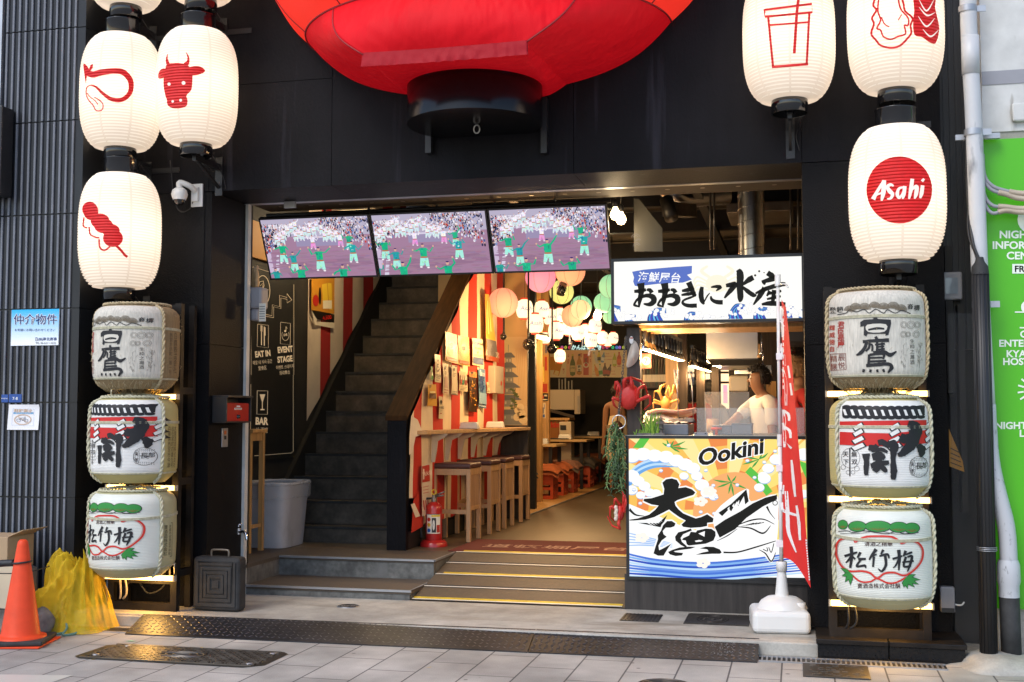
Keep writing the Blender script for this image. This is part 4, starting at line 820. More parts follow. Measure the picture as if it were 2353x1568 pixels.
# ---------------------------------------------------------------- cone, boxes, net, stone
cx, cy = -5.13, -1.82
t = thing('traffic_cone', 'orange traffic cone with a black weighted base at the left edge of the pavement', 'traffic cone', (cx, cy, SZ))
b = M(); b.lathe([(.001, .7), (.02, .698), (.032, .685), (.037, .66), (.125, .075), (.135, .06), (.165, .055), (.17, .03), (.165, .025)], 40, (cx, cy, SZ)); b.build('cone_body', 'orange', t)
b = M(); mt = Matrix.Rotation(R(14), 4, 'Z'); mt.translation = (cx, cy, SZ); b.box(-.2, .2, -.2, .2, .002, .014, mt); b.build('base_plate', 'orange', t, bevel=.005)
b = M(); mt = Matrix.Rotation(R(20), 4, 'Z'); mt.translation = (cx, cy, SZ); b.box(-.19, .19, -.19, .19, .014, .045, mt); b.build('rubber_base', 'rubber', t, bevel=.01)
b = M(); zz = SZ + .545; b.tube([(cx + .058 * math.cos(a * .3927), cy + .062 * math.sin(a * .3927), zz + .006 * math.cos(a * .3927)) for a in range(16)], .007, 6, closed=True); b.build('ring', 'black_plastic', t)
b = M(); b.tube([(cx - .055, cy - .01, zz - .005), (cx - .6, cy - .05, zz - .06), (cx - 1.2, cy - .08, zz - .06)], .019, 10); b.lathe([(.024, 0), (.024, .1)], 12, (cx - .06, cy - .01, zz - .004), Matrix.Rotation(R(-94), 4, 'Y'))
tag(b.build('cone_bar', 'black_plastic'), 'black plastic bar hooked on the traffic cone at the left edge', 'barrier bar')
bx, by = at(20, 1390, -1.45).x, -1.4
t = thing('stone_block', 'grey concrete block standing behind the traffic cone', 'block', (bx - .12, by, SZ)); b = M(); q = at(45, 1300, by); b.box(q.x - .6, q.x + .02, by - .12, by + .2, SZ, q.z - .02); o = b.build('block_body', 'rock', t, bevel=.03)
t = thing('cardboard_box', 'open brown cardboard box stacked behind the traffic cone', 'box', (q.x - .2, by, q.z))
b = M(); zt = at(45, 1232, by).z; b.box(q.x - .5, q.x - .03, by - .1, by + .2, q.z - .018, zt); b.build('carton', 'card', t, bevel=.004)
b = M(); q2 = at(60, 1222, by); mt = Matrix.Rotation(R(-22), 4, 'Y'); mt.translation = (q.x - .035, by + .05, zt); b.box(0, .13, -.14, .14, .0, .006, mt); mt = Matrix.Rotation(R(20), 4, 'X'); mt.translation = (q.x - .25, by - .1, zt - .12); b.build('flap', 'card', t)
q3 = at(68, 1298, -1.62); b = M(); b.c = h('#cdbfa5'); b.grid(lambda i, j: Vector((q3.x - .35 * (1 - i), -1.62 + .02 * math.sin(i * 4), q3.z - .3 * (1 - j) - .03 * (1 - j) * i)), 6, 4); tag(b.build('cardboard_sheet', 'print'), 'pale cardboard sheet leaning behind the traffic cone', 'cardboard')
b = M()
for x, y in ((q3.x - .34, -1.7), (q3.x + .02, -1.7)): b.tube([(x, y, SZ), (x, y, q3.z - .06)], .004, 5)
b.tube([(q3.x - .34, -1.7, q3.z - .06), (q3.x + .02, -1.7, q3.z - .05)], .004, 5); b.tube([(q3.x - .34, -1.7, q3.z - .3), (q3.x + .02, -1.7, q3.z - .3)], .004, 5); b.tube([(q3.x + .02, -1.7, q3.z - .05), (q3.x + .04, -1.45, q3.z - .03)], .004, 5)
tag(b.build('wire_frame', 'black_metal'), 'thin black wire frame behind the traffic cone', 'wire frame')
def lump(c, r, seed, n=24, k=.25):
    b = M(); c = Vector(c)
    def f(i, j):
        a, e = i * 6.2832, (j - .5) * 3.1416; d = Vector((math.cos(a) * math.cos(e), math.sin(a) * math.cos(e), math.sin(e))); s_ = 1 + k * noise.noise(d * 1.3 + Vector((seed, 0, 0))) + .08 * noise.noise(d * 5 + Vector((0, seed, 0)))
        return c + Vector((d.x * r[0], d.y * r[1], max(d.z, -.75) * r[2])) * s_
    b.grid(f, n, n // 2); return b
q = at(93, 1452, -1.5); tag(lump((q.x - .0, -1.5, SZ + .08), (.09, .08, .105), 4).build('loose_rock', 'rock'), 'rounded grey rock between the cone and the yellow net', 'rock')
# crumpled net: a folded open-weave sheet heaped against the wall
nm = bpy.data.materials.new('net'); nm.use_nodes = True; n_ = nm.node_tree.nodes; l_ = nm.node_tree.links; MATS['net'] = nm
pb = n_['Principled BSDF']; pb.inputs['Base Color'].default_value = (.75, .5, .01, 1); pb.inputs['Roughness'].default_value = .75
tcn = n_.new('ShaderNodeTexCoord')
def nz_(sc, det): t_ = n_.new('ShaderNodeTexNoise'); t_.inputs['Scale'].default_value = sc; t_.inputs['Detail'].default_value = det; l_.new(tcn.outputs['Object'], t_.inputs[0]); return t_.outputs['Fac']
def mr_(src, a, b_, c_, d_): r_ = n_.new('ShaderNodeMapRange'); r_.inputs[1].default_value = a; r_.inputs[2].default_value = b_; r_.inputs[3].default_value = c_; r_.inputs[4].default_value = d_; l_.new(src, r_.inputs[0]); return r_.outputs[0]
wv_ = n_.new('ShaderNodeTexWave'); wv_.inputs['Scale'].default_value = 60; wv_.inputs['Distortion'].default_value = 6; wv_.bands_direction = 'DIAGONAL'; l_.new(tcn.outputs['Object'], wv_.inputs[0])
ml_ = n_.new('ShaderNodeMath'); ml_.operation = 'MULTIPLY'; l_.new(mr_(wv_.outputs['Fac'], 0, 1, .72, 1), ml_.inputs[0]); l_.new(mr_(nz_(5, 3), .35, .7, .62, 1), ml_.inputs[1]); l_.new(ml_.outputs[0], pb.inputs['Alpha'])
bp_ = n_.new('ShaderNodeBump'); bp_.inputs['Strength'].default_value = .5; bp_.inputs['Distance'].default_value = .01; l_.new(nz_(30, 4), bp_.inputs['Height']); l_.new(bp_.outputs[0], pb.inputs['Normal'])
nets = thing('safety_net', 'crumpled yellow net heaped against the granite wall behind the cone', 'net', (-5.35, -1.4, SZ))
def rid(p): return 1 - 2 * abs(noise.noise(p))
def crumple(i, j):                                 # a heap of net crumpled into sharp folds that run down from its top
    x = -5.52 + .86 * i; y = -1.46 + .4 * j; dx, dy = (x + 5.06) * (1.7 if x > -5.06 else 1), (y + 1.13) * 1.5; a = math.atan2(dy, dx); r = math.hypot(dx, dy)
    w = Vector((noise.noise((x * 4, y * 4, 1)), noise.noise((x * 4, y * 4, 7)), 0)) * .25
    m = .34 * math.exp(-(r / .29) ** 4.5) + .22 * math.exp(-(((x + 5.3) / .2) ** 2 + ((y + 1.2) / .17) ** 2)) + .2 * math.exp(-(((x + 4.98) / .09) ** 2 + ((y + 1.28) / .16) ** 2)) + .16 * math.exp(-(((x + 5.2) / .25) ** 2 + ((y + 1.36) / .1) ** 2))
    f = .5 * rid(Vector((a * 2.6 + w.x * 3, r * 2.4, 3))) + .35 * rid(Vector((x * 7 + w.x * 6, y * 9 + w.y * 6, 9))) + .16 * rid(Vector((x * 17 + w.y * 9, y * 19, 4)))
    z = m * (.8 + .36 * f) + .045 * f * min(1, m * 6); e = min(i, 1 - i, j, 1) * 9; z *= min(1, max(0, e)) ** .5
    return Vector((x + .05 * w.x + .03 * f * dx, y + .05 * w.y - .07 * f * min(1, m * 3), SZ + .006 + max(0, z - .035)))
b = M(); b.grid(crumple, 190, 100); kp = [i for i, f in enumerate(b.f) if max(b.v[q].z for q in f) > SZ + .007]; b.f, b.fm, b.fc, b.fs = ([a[i] for i in kp] for a in (b.f, b.fm, b.fc, b.fs)); b.build('net_sheet', 'net', nets)
mk('rope_green', (.16, .3, .22), .8); mk('net_cord', (.03, .03, .02), .7); mpn = pm(-1.66); b = M()
for P in (): b.tube(sp3([atZ(u, v, SZ + .55 - .0022 * (v - 1268)) if False else at(u, v, -1.62) for u, v in P]), .0035, 5)
b = M()
for x0, x1 in ((-5.22, -5.12), (-5.16, -5.06), (-5.02, -4.96)): b.tube(sp3([(x0 - .06, -1.4, SZ + .12), (x0, -1.46, SZ + .05), (x1 - .05, -1.52, SZ + .012), (x1, -1.46, SZ + .01), (x1 + .02, -1.4, SZ + .03)]), .0085, 6)
b.build('drawcord', 'rope_green', nets)
# ---------------------------------------------------------------- ground furniture
def chk(name, corners, zc, label):
    t = thing('tread_plate', label, 'metal plate', sum(corners, Vector()) / 4, 'chequered steel ramp plates'); P = lambda i, j: corners[0].lerp(corners[1], i).lerp(corners[3].lerp(corners[2], i), j)
    nn = (corners[1] - corners[0]).cross(corners[3] - corners[0]).normalized(); nn = nn if nn.z > 0 else -nn
    b = M(); b.quad(*corners); b.quad(*[c - Vector((0, 0, .008)) for c in corners])
    for k in range(4): a, c = corners[k], corners[(k + 1) % 4]; b.quad(a, c, c - Vector((0, 0, .008)), a - Vector((0, 0, .008)))
    b.build('plate', 'plate', t)
    b = M(); L = (corners[1] - corners[0]).length; Wd = (corners[3] - corners[0]).length; st = .042; ex = (corners[1] - corners[0]).normalized(); ey = (corners[3] - corners[0]).normalized()
    for i in range(int(L / st)):
        for j in range(int(Wd / st)):
            q = P((i + .5) * st / L, (j + .5) * st / Wd); dvec = (ex + ey * (1 if (i + j) % 2 else -1)).normalized(); sd = (ex * (-1 if (i + j) % 2 else 1) + ey).normalized(); a = .019; w = .0055; up_ = nn * .003
            b.add([q - dvec * a, q - sd * w, q + dvec * a, q + sd * w, q - dvec * a * .6 + up_, q + dvec * a * .6 + up_], [(0, 1, 4), (1, 2, 5, 4), (2, 3, 5), (3, 0, 4, 5)])
    b.build('raised_pattern', 'plate_stud', t)
A = lambda u, v, z: atZ(u, v, z)
tl, tr_, bl, br_ = A(330, 1411, .004), A(1745, 1467, .004), A(287, 1456, SZ + .008), A(1740, 1521, SZ + .008)
tm1, bm1 = A(1232, 1446, .004), A(1213, 1498, SZ + .008)
g_ = Vector((.003, 0, 0))
chk('a', [tl, tm1 - g_, bm1 - g_, bl], 0, 'long worn chequer plate lit by the light tubes in front of the steps'); chk('b', [tm1 + g_, tr_, br_, bm1 + g_], 0, 'brown chequer plate in front of the stall with dotted white marks')
b = M(); b.c = h('#b9bec4'); r2 = random.Random(2)
for k in range(120):
    u = 1640 + r2.uniform(0, 52); v = 1474 + r2.uniform(0, 34)
    if (v - 1474) / 34 < .45 or abs(u - 1690) < (v - 1470) * 1.5:
        p = tr_.lerp(tm1, (1745 - u) / 510).lerp(br_.lerp(bm1, (1745 - u) / 510), (v - 1464) / 54) + Vector((0, 0, .003)); b.lathe([(.003, 0), (.0001, .0005)], 6, p)
tag(b.build('dotted_marking', 'print'), 'white dotted paint mark on the brown chequer plate', 'marking')
# utility cover with woven pattern
cs = [A(165, 1507, SZ + .004), A(600, 1537, SZ + .004), A(660, 1500, SZ + .004), A(270, 1480, SZ + .004)]
x0, x1, y0, y1 = -4.52, -3.22, -2.16, -1.68
t = thing('utility_cover', 'large rusty iron utility cover with a woven relief set in the pavement', 'manhole cover', ((x0 + x1) / 2, (y0 + y1) / 2, SZ))
b = M(); b.poly([(x0 + .06, y0), (x1 - .1, y0 - .01), (x1, y0 + .08), (x1, y1 - .05), (x1 - .05, y1), (x0 + .1, y1), (x0, y1 - .06), (x0, y0 + .05)], lambda x, y, d: Vector((x, y, SZ + .004))); b.build('cover', 'iron', t)
b = M(); z = SZ + .0045; hgt = .006
def lug(xa, xb, ya, yb): b.box(xa, xb, ya, yb, z, z + hgt)
s_ = .047; ni, nj = int((x1 - x0 - .12) / s_), int((y1 - y0 - .1) / s_)
for i in range(ni):
    for j in range(nj):
        xx, yy = x0 + .07 + i * s_, y0 + .06 + j * s_
        if ((xx + .02 - (x0 + x1) / 2) / .16) ** 2 + ((yy + .02 - (y0 + y1) / 2) / .09) ** 2 < 1: continue
        if (i + j) % 2: lug(xx, xx + s_ * 1.15, yy, yy + .011); lug(xx + .004, xx + s_ * .9, yy + .022, yy + .034)
        else: lug(xx + .004, xx + .017, yy - .004, yy + s_ * .92); lug(xx + .027, xx + .039, yy + .002, yy + s_ * .8)
for r_, w in ((.15, .012), (.11, .01), (.06, .02)): b.tube([((x0 + x1) / 2 + r_ * math.cos(a * .2618), (y0 + y1) / 2 + r_ * .55 * math.sin(a * .2618), z + .002) for a in range(24)], .006, 6, closed=True)
b.box(x0 + .05, x1 - .06, y1 - .035, y1 - .02, z, z + hgt); b.box(x0 + .05, x1 - .06, y0 + .02, y0 + .035, z, z + hgt); b.build('relief', 'iron_top', t)
b = M()
for x, y in ((x0 + .12, y0 + .1), (x0 + .16, y1 - .07), (x1 - .1, y0 + .08), (x1 - .09, y1 - .08)): b.lathe([(.022, 0), (.022, .007), (.001, .0075)], 14, (x, y, z))
b.build('bolt', 'alu', t)
# drains
def drain(x0, x1, y0, y1, label, st, sk=0, fine=False):
    t = thing('drain_grate', label, 'drain grate', ((x0 + x1) / 2, (y0 + y1) / 2, SZ)); b = M(); b.box(x0, x1, y0, y0 + .018, SZ, SZ + .008); b.box(x0, x1, y1 - .018, y1, SZ, SZ + .008); b.build('frame', 'alu', t)
    b = M(); b.quad((x0, y0, SZ + .001), (x1, y0, SZ + .001), (x1, y1, SZ + .001), (x0, y1, SZ + .001)); b.build('channel', 'black', t)
    b = M(); x = x0 + st / 2
    while x < x1: b.box(x, x + st * .38, y0 + .018, y1 - .018, SZ + .002, SZ + .0075); x += st
    b.build('bars', 'alu' if not fine else 'iron_top', t)
drain(-.265, .86, -1.24, -1.075, 'bright steel drain grate in front of the right barrel rack', .03); drain(-5.25, -4.62, -1.31, -1.14, 'dull fine drain grate beside the left end of the chequer plate', .015, fine=True)
def cover(u0, v0, u1, v1, z, label, relief):
    p0, p1 = A(u0, v1, z), A(u1, v0, z); xa, xb, ya, yb = p0.x, A(u1, v1, z).x, p0.y, p1.y
    t = thing('access_cover', label, 'access cover', ((xa + xb) / 2, (ya + yb) / 2, z)); b = M(); b.box(xa, xb, ya, yb, z + .001, z + .006); b.build('cover', 'iron', t, bevel=.002)
    b = M(); relief(b, xa, xb, ya, yb, z + .006); b.build('relief', 'iron_top' if relief is rel_flower else 'iron', t)
def rel_grid(b, xa, xb, ya, yb, z):
    for i in range(10): x = xa + (xb - xa) * (i + .5) / 10; b.box(x - .004, x + .004, ya + .01, yb - .01, z - .001, z + .003)
def rel_oval(b, xa, xb, ya, yb, z):
    cx_, cy_ = xa + (xb - xa) * .42, (ya + yb) / 2
    for r_ in (.9, .7): b.tube([(cx_ + (xb - xa) * .27 * r_ * math.cos(a * .2618), cy_ + (yb - ya) * .42 * r_ * math.sin(a * .2618), z) for a in range(24)], .005, 5, closed=True)
    for k in range(3): b.tube([(cx_ + (k - 1) * .06 + .02 * math.cos(a * .7), cy_ + .02 * math.sin(a * .7), z) for a in range(9)], .005, 5, closed=True)
    b.box(xa + .01, xb - .01, ya + .008, ya + .016, z - .001, z + .003); b.box(xa + .01, xb - .01, yb - .016, yb - .008, z - .001, z + .003); b.box(xb - .1, xb - .092, ya + .02, yb - .02, z - .001, z + .003)
def rel_flower(b, xa, xb, ya, yb, z):
    r2 = random.Random(8)
    for k in range(70): x, y = r2.uniform(xa + .03, xb - .03), r2.uniform(ya + .02, yb - .02); w = r2.uniform(.006, .02); b.box(x - w, x + w, y - .006, y + .006, z - .001, z + .003)
    b.box(xa + .01, xb - .01, ya + .006, ya + .013, z - .001, z + .003); b.box(xa + .01, xb - .01, yb - .013, yb - .006, z - .001, z + .003)
cover(1423, 1414, 1515, 1427, .0, 'small dark square access cover on the concrete in front of the stall', rel_grid); cover(1570, 1417, 1722, 1434, .0, 'dark iron access cover with an oval emblem beside the flag base', rel_oval); cover(1845, 1525, 2000, 1556, SZ, 'brown iron cover with flower relief in front of the drain grate', rel_flower)
q = A(1265 - 260 + 25, 1433, 0); b = M()
q = A(800, 1394, 0); t = thing('floor_drain', 'small round floor drain in the concrete before the steps', 'drain', (-.0 + q.x, q.y, 0)); b.lathe([(.085, .001), (.085, .004), (.001, .005)], 24, (q.x, q.y, 0)); b.build('cover', 'alu', t)
b = M(); 
for r_ in (.02, .04, .06, .075): b.tube([(q.x + r_ * math.cos(a * .2618), q.y + r_ * math.sin(a * .2618), .0055) for a in range(24)], .002, 4, closed=True)
b.build('ring_relief', 'iron', t)
q = A(1530, 1568, SZ); t = thing('round_cover', 'dark round iron cover cut by the bottom edge of the photo', 'manhole cover', (q.x, q.y - .1, SZ)); b = M(); b.lathe([(.16, .001), (.16, .006), (.001, .007)], 32, (q.x, q.y - .1, SZ)); b.build('cover', 'iron', t); b = M()
for r_ in (.05, .09, .13, .15): b.tube([(q.x + r_ * math.cos(a * .2618), q.y - .1 + r_ * math.sin(a * .2618), SZ + .008) for a in range(24)], .004, 5, closed=True)
b.build('ring_relief', 'iron_top', t)
b = M(); pts = [A(0, 1550, SZ + .003), A(168, 1552, SZ + .003), A(120, 1568, SZ + .003), A(60, 1590, SZ + .003), A(-40, 1590, SZ + .003)]; b.quad(*pts); b.build('road_marking', 'white_strip'); tag(bpy.data.objects['road_marking'], kind='structure')
lit_ = [('#c8a030', 455, 1490), ('#c8a030', 215, 1516), ('#7fcf9a', 300, 1474), ('#e8e8e8', 292, 1466), ('#e8e8e8', 592, 1449), ('#c8a030', 985, 1535), ('#e8e8e8', 232, 1452), ('#d9d9d9', 940, 1465), ('#2a6ac0', 1812, 1523), ('#c98a30', 1928, 1508)]
for k, (c_, u, v) in enumerate(lit_):
    p = A(u, v, SZ); b = M(); b.c = h(c_); r2 = random.Random(k); w = r2.uniform(.02, .05) if k < 3 else r2.uniform(.01, .022); a = r2.uniform(0, 3); pts = [(w * math.cos(a + i * 1.257) * r2.uniform(.5, 1.2), w * .5 * math.sin(a + i * 1.257) * r2.uniform(.5, 1.2)) for i in range(5)]
    b.poly(pts, lambda x, y, d: p + Vector((x, y, .003 + .004 * math.sin(x * 90)))); nm_ = {'#c8a030': 'yellow', '#7fcf9a': 'pale green', '#e8e8e8': 'white', '#2a6ac0': 'blue', '#c98a30': 'tan', '#d9d9d9': 'white'}[c_]
    lab = {0: 'yellow paint scrap above the woven utility cover', 1: 'yellow paint scrap left of the woven utility cover', 2: 'pale green flattened scrap near the cone', 3: 'white paper bit above the green scrap', 4: 'white feather scrap near the chequer plate', 5: 'yellow scrap on the middle paving stones', 6: 'white crumpled bit beside the fine drain', 7: 'white bit just below the chequer plate', 8: 'blue plastic strip at the steel drain', 9: 'tan cigarette end on the steel drain'}[k]
    tag(b.build('litter', 'print'), lab, 'litter')
# ---------------------------------------------------------------- flag
px, py = -.125, -.585
t = thing('flag_stand', 'white water tank base and pole holding a red banner before the stall', 'flag stand', (px, py, 0))
b = M(); mt = Matrix.Rotation(R(6), 4, 'Z'); mt.translation = (px - .02, py, 0); b.box(-.19, .19, -.19, .19, .0, .15, mt)
b.build('tank', 'white_plastic', t, bevel=.035, seg=3)
b = M(); b.lathe([(.17, .148), (.165, .16), (.14, .195), (.1, .22), (.05, .228), (.045, .232)], 32, (px, py, 0)); b.build('dome', 'white_plastic', t)
b = M(); b.lathe([(.045, 0), (.045, .035), (.001, .036)], 12, (px + .11, py - .06, .16)); b.lathe([(.055, -.06), (.05, 0)], 16, (px + .11, py - .06, .16)); b.build('cap', 'white_plastic', t)
b = M(); b.lathe([(.048, .2), (.045, .24), (.03, .38), (.028, .395), (.036, .397), (.036, .455), (.03, .46)], 24, (px, py, 0)); b.build('neck', 'white_plastic', t)
zt = at(1787, 638, py).z; xt = at(1787, 638, py).x
b = M(); b.tube([(px, py, .4), (px + (xt - px) * .5, py, 1.3)], .0145, 12); b.tube([(px + (xt - px) * .5, py, 1.3), (xt, py, zt)], .0115, 12); b.lathe([(.02, -.06), (.02, .02), (.001, .022)], 12, (xt, py, zt)); b.lathe([(.019, -.06), (.019, .02)], 12, (px + (xt - px) * .45, py, 1.3)); b.tube(sp3([(xt, py, zt - .05), (xt + .05, py - .12, zt - .06), (xt + .07, py - .28, zt - .1)]), .006, 6); b.build('pole', 'white_plastic', t)
cf1, cf2 = crop(2.45, 3040, 1080), crop(2.45, 3040, 1700)
Ledge = [(1796, 688), (1796.5, 800), (1797, 1000), (1798, 1200), (1800, 1283)]; Redge = [(1806, 706), (1812, 760), (1822, 860), (1833, 1000), (1849, 1180), (1863, 1352)]
def ed(E, v):
    for (u0, v0), (u1, v1) in zip(E, E[1:]):
        if v <= v1: break
    return u0 + (u1 - u0) * (v - v0) / (v1 - v0)
def fy(k, v): return py - .012 - .3 * k - .014 * math.sin(k * 9 + v * .006)
def fmap(x, y, d, cr=None):
    u, v = (x, y) if cr is None else cr(x, y); L, Rr = ed(Ledge, v), ed(Redge, v); k = max(0, min(1, (u - L) / (Rr - L))); return at(u, v, fy(k, v) - d)
fl = thing('banner_flag', 'tall narrow red banner with white brush characters blowing from the white pole', 'flag', at(1798, 1283, py))
b = M(); b.c = h('#e02a26')
def fgrid(i, j):
    vt = 688 + 18 * i; vb = 1283 + 69 * i ** 1.3 - 12 * math.sin(i * 3.14); v = vt + (vb - vt) * j; L, Rr = ed(Ledge, v), ed(Redge, v); return at(L + (Rr - L) * i, v, fy(i, v))
b.grid(fgrid, 10, 60); b.build('fabric', 'cloth', fl)
b = M(); b.c = h('#f2eeee')
for cr, S in ((cf1, [[(205, 385), (218, 400), (203, 490)], [(200, 500), (240, 560)], [(210, 470), (222, 580), (222, 660)], [(232, 450), (242, 600)], [(210, 720), (200, 800)], [(222, 760), (212, 850)], [(236, 830), (244, 940)], [(222, 970), (250, 1100), (255, 1330)], [(275, 940), (292, 1060)], [(295, 1110), (312, 1230)], [(228, 1370), (238, 1470), (240, 1568)], [(235, 1380), (280, 1420), (285, 1480)]]),
              (cf2, [[(225, -20), (240, 100), (240, 220)], [(240, 20), (290, 60), (300, 130)], [(240, 170), (310, 230)], [(308, 345), (325, 520), (345, 705)], [(210, 560), (202, 640)], [(232, 590), (225, 680)], [(258, 650), (270, 860), (280, 1050), (355, 1250)], [(215, 760), (230, 840), (370, 890)], [(358, 790), (380, 960), (392, 1130)]])):
    for p in S: b.stroke(p, [20, 30, 22][:len(p)] if len(p) == 3 else ([34, 38, 36, 12] if len(p) == 4 else [16, 20]), lambda x, y, d, cr=cr: fmap(x, y, d, cr), .002, None, True, .12)
for k in range(14): v = 704 + k * 14; b.rect(1798.5, v, 1801, v + 8, fmap, .002)
for k in range(16): v = 1240 + k * 6; u = 1851 + k * .5; b.rect(u, v, u + 2.6, v + 4, fmap, .002)
b.build('lettering', 'cloth', fl)
b = M(); b.c = h('#e6e6ea')
for v in (815, 1072, 1246): p = at(1793, v, py - .013); b.box(p.x - .028, p.x + .018, p.y - .006, p.y + .026, p.z - .035, p.z + .01)
b.build('tie_loop', 'cloth', fl)
# ---------------------------------------------------------------- right edge: corrugated wall, pipes, green hoarding
b = M(); xx = .97
while xx < 1.3: b.box(xx, xx + .022, -.33, -.3, 1.9, 6); b.box(xx + .022, xx + .04, -.318, -.3, 1.9, 6); xx += .04
tag(b.build('corrugated_cladding', 'black_metal'), 'black corrugated metal cladding in the gap right of the shopfront', 'cladding')
b = M(); b.box(.97, 1.6, -.28, .3, SZ, 1.9); b.box(.985, 1.03, -.45, -.3, 1.6, 2.6); b.box(1.06, 1.1, -.45, -.3, .8, 2.2); tag(b.build('gap_wall', 'dark_room'), 'dark recess wall in the gap right of the shopfront', 'wall')
q = at(2192, 660, -.42); t = thing('electric_meter', 'dark electric meter box in the gap behind the black pipe', 'meter', (q.x, -.42, q.z - .1)); b = M(); b.box(q.x - .08, q.x + .05, -.46, -.34, q.z - .09, q.z + .1); b.build('case', 'grey_plastic', t, bevel=.012)
b = M(); b.box(q.x - .06, q.x + .02, -.466, -.461, q.z - .05, q.z + .06); b.build('window', 'window_glass', t)
am = mk('acrylic', (.3, .32, .36), .12, alpha=.05, spec=.2); 
t = thing('acrylic_panel', 'scratched clear acrylic panel leaning in the gap beside the right pillar', 'panel', (1.06, -.6, 0))
b = M(); p = [at(2178, 720, -.62), at(2242, 720, -.62), at(2256, 1490, -.62), at(2196, 1478, -.62)]; b.add([q for q in p] + [q + Vector((0, .006, 0)) for q in p], [(0, 1, 2, 3), (7, 6, 5, 4), (0, 4, 5, 1), (1, 5, 6, 2), (2, 6, 7, 3), (3, 7, 4, 0)]); b.build('sheet', 'acrylic', t)
b = M(); b.c = h('#b07a1e'); p = [at(2180, 985, -.5), at(2212, 1060, -.5), at(2216, 1085, -.5), at(2182, 1072, -.5)]; b.quad(*p); b.c = h('#3a2a10'); mpp = pm(-.504); 
for k in range(4): b.stroke([(2184, 1030 + k * 11), (2204 + k * 2, 1040 + k * 11)], 2.2, mpp, .0, None, False)
tag(b.build('yellow_notice', 'print'), 'yellow torn notice behind the clear acrylic panel', 'notice')
def pipe(b, pts, r, y): b.tube(sp3([at(u, v, y) for u, v in pts], 4), r, 16)
mk('pipe_white', (.55, .56, .58), .4, streak=(7, (1, 1, .35), (.2, .21, .23), .6, .7), var=(3, .9, 1.05))
mk('pipe_old', (.5, .51, .54), .45, streak=(38, (1, 1, .5), (.2, .2, .21), .6, .72))
t = thing('drain_pipe', 'tall white downpipe with clamps between the shopfront and the green hoarding', 'pipe', (1.2, -.95, SZ))
b = M(); pipe(b, [(2222, -140), (2226, 60), (2239, 310), (2252, 640), (2268, 940)], .052, -.95); b.build('upper_pipe', 'pipe_white', t)
b = M(); pipe(b, [(2268, 930), (2276, 1050), (2292, 1130), (2312, 1210), (2318, 1290), (2319, 1345)], .053, -.95); b.build('lower_pipe', 'pipe_old', t)
b = M(); b.lathe([(.062, .0), (.062, .07), (.07, .1), (.068, .2), (.058, .23)], 24, at(2319, 1372, -.95)); b.build('socket', 'pipe_old', t); q = at(2319, 1368, -.95); b = M(); b.tube([q, (q.x + .005, q.y, SZ - .05)], .06, 20); b.build('foot_pipe', 'rubber', t)
for v in (22, 305, 700): 
    q = at(2222 + v * .047, v, -.95); b = M(); b.lathe([(.057, -.02), (.057, .02)], 20, q); b.box(q.x + .04, q.x + .11, q.y - .005, q.y + .005, q.z - .02, q.z + .02)
    if v == 305: b.box(q.x - .1, q.x + .17, q.y + .06, q.y + .09, q.z - .03, q.z + .005)
    b.build('clamp', 'alu', t)
for v in (130,): q = at(2230, v, -.95); b = M(); b.lathe([(.055, -.12), (.056, -.12), (.056, .13), (.053, .13)], 20, q); b.build('coupling', 'pipe_white', t)
t = thing('cable_conduit', 'black ribbed cable conduit standing beside the white downpipe', 'pipe', (1.14, -1.02, SZ)); b = M(); pts = [at(2252, 628, -1.02), at(2262, 1000, -1.02), at(2272, 1500, -1.02)]
b.tube(pts, .05, 14); b.build('tube', 'black_plastic', t); b = M()
for k in range(14): a = k * .449; b.tube([p + Vector((.05 * math.cos(a), .05 * math.sin(a), 0)) for p in pts], .004, 4)
b.build('ridge', 'black_metal', t); b = M(); b.lathe([(.054, -.01), (.05, .04), (.03, .07), (.022, .1)], 16, pts[0]); b.build('cap', 'rubber', t)
b = M(); b.tube(sp3([pts[0] + Vector((0, 0, .08)), at(2236, 560, -1.0), at(2228, 500, -.95), at(2222, 420, -.9), at(2220, 200, -.9)]), .009, 6); b.tube(sp3([pts[0] + Vector((-.01, 0, .08)), at(2240, 580, -1.0), at(2224, 520, -.95), at(2230, 350, -.9), at(2214, 120, -.9)]), .007, 6); b.build('cable', 'black_plastic', t)
b = M(); q = at(2268, 1265, -1.02)
for k in range(3): b.tube([(q.x + .058 * math.cos(a * .5236), q.y + .058 * math.sin(a * .5236), q.z + .01 * k) for a in range(12)], .003, 4, closed=True)
b.build('wire_tie', 'alu', t)
gy = -.82
t = thing('green_hoarding', 'bright green hoarding with white lettering at the right edge', 'hoarding', (1.9, gy, 0))
pa, pb = at(2258, 322, gy), at(2284, 1398, gy); b = M(); b.c = h('#4fb70c'); b.add([(pa.x, gy, pa.z), (3.2, gy, pa.z), (3.2, gy, pb.z), (pb.x + .02, gy, pb.z)] + [(pa.x, gy + .05, pa.z), (3.2, gy + .05, pa.z), (3.2, gy + .05, pb.z), (pb.x + .02, gy + .05, pb.z)], [(0, 1, 2, 3), (0, 4, 5, 1), (0, 3, 7, 4), (3, 2, 6, 7)]); b.build('panel', 'print', t)
b = M(); b.c = h('#e9f2e4'); mp = pm(gy)
def gtx(s, u, v, sz, off=.03): b.text(s, mp, u, v, sz, .003, off, align='L', sx=1.08)
gtx('NIGHT LIFE', 2297, 539, 24); gtx('INFORMATION', 2281, 563.5, 24); gtx('CENTER', 2313, 587.5, 24); b.rect(2326, 607, 2420, 629, mp, .003); gtx('GOURMET', 2344, 768, 22); gtx('ENTERTAINMENT', 2296, 789, 22); gtx('KYABAKURA', 2313, 813, 22); gtx('HOST CLUB', 2305, 831, 22); gtx('NIGHT CLUB', 2287, 978, 22); gtx('LOUNGE', 2343, 996, 22)
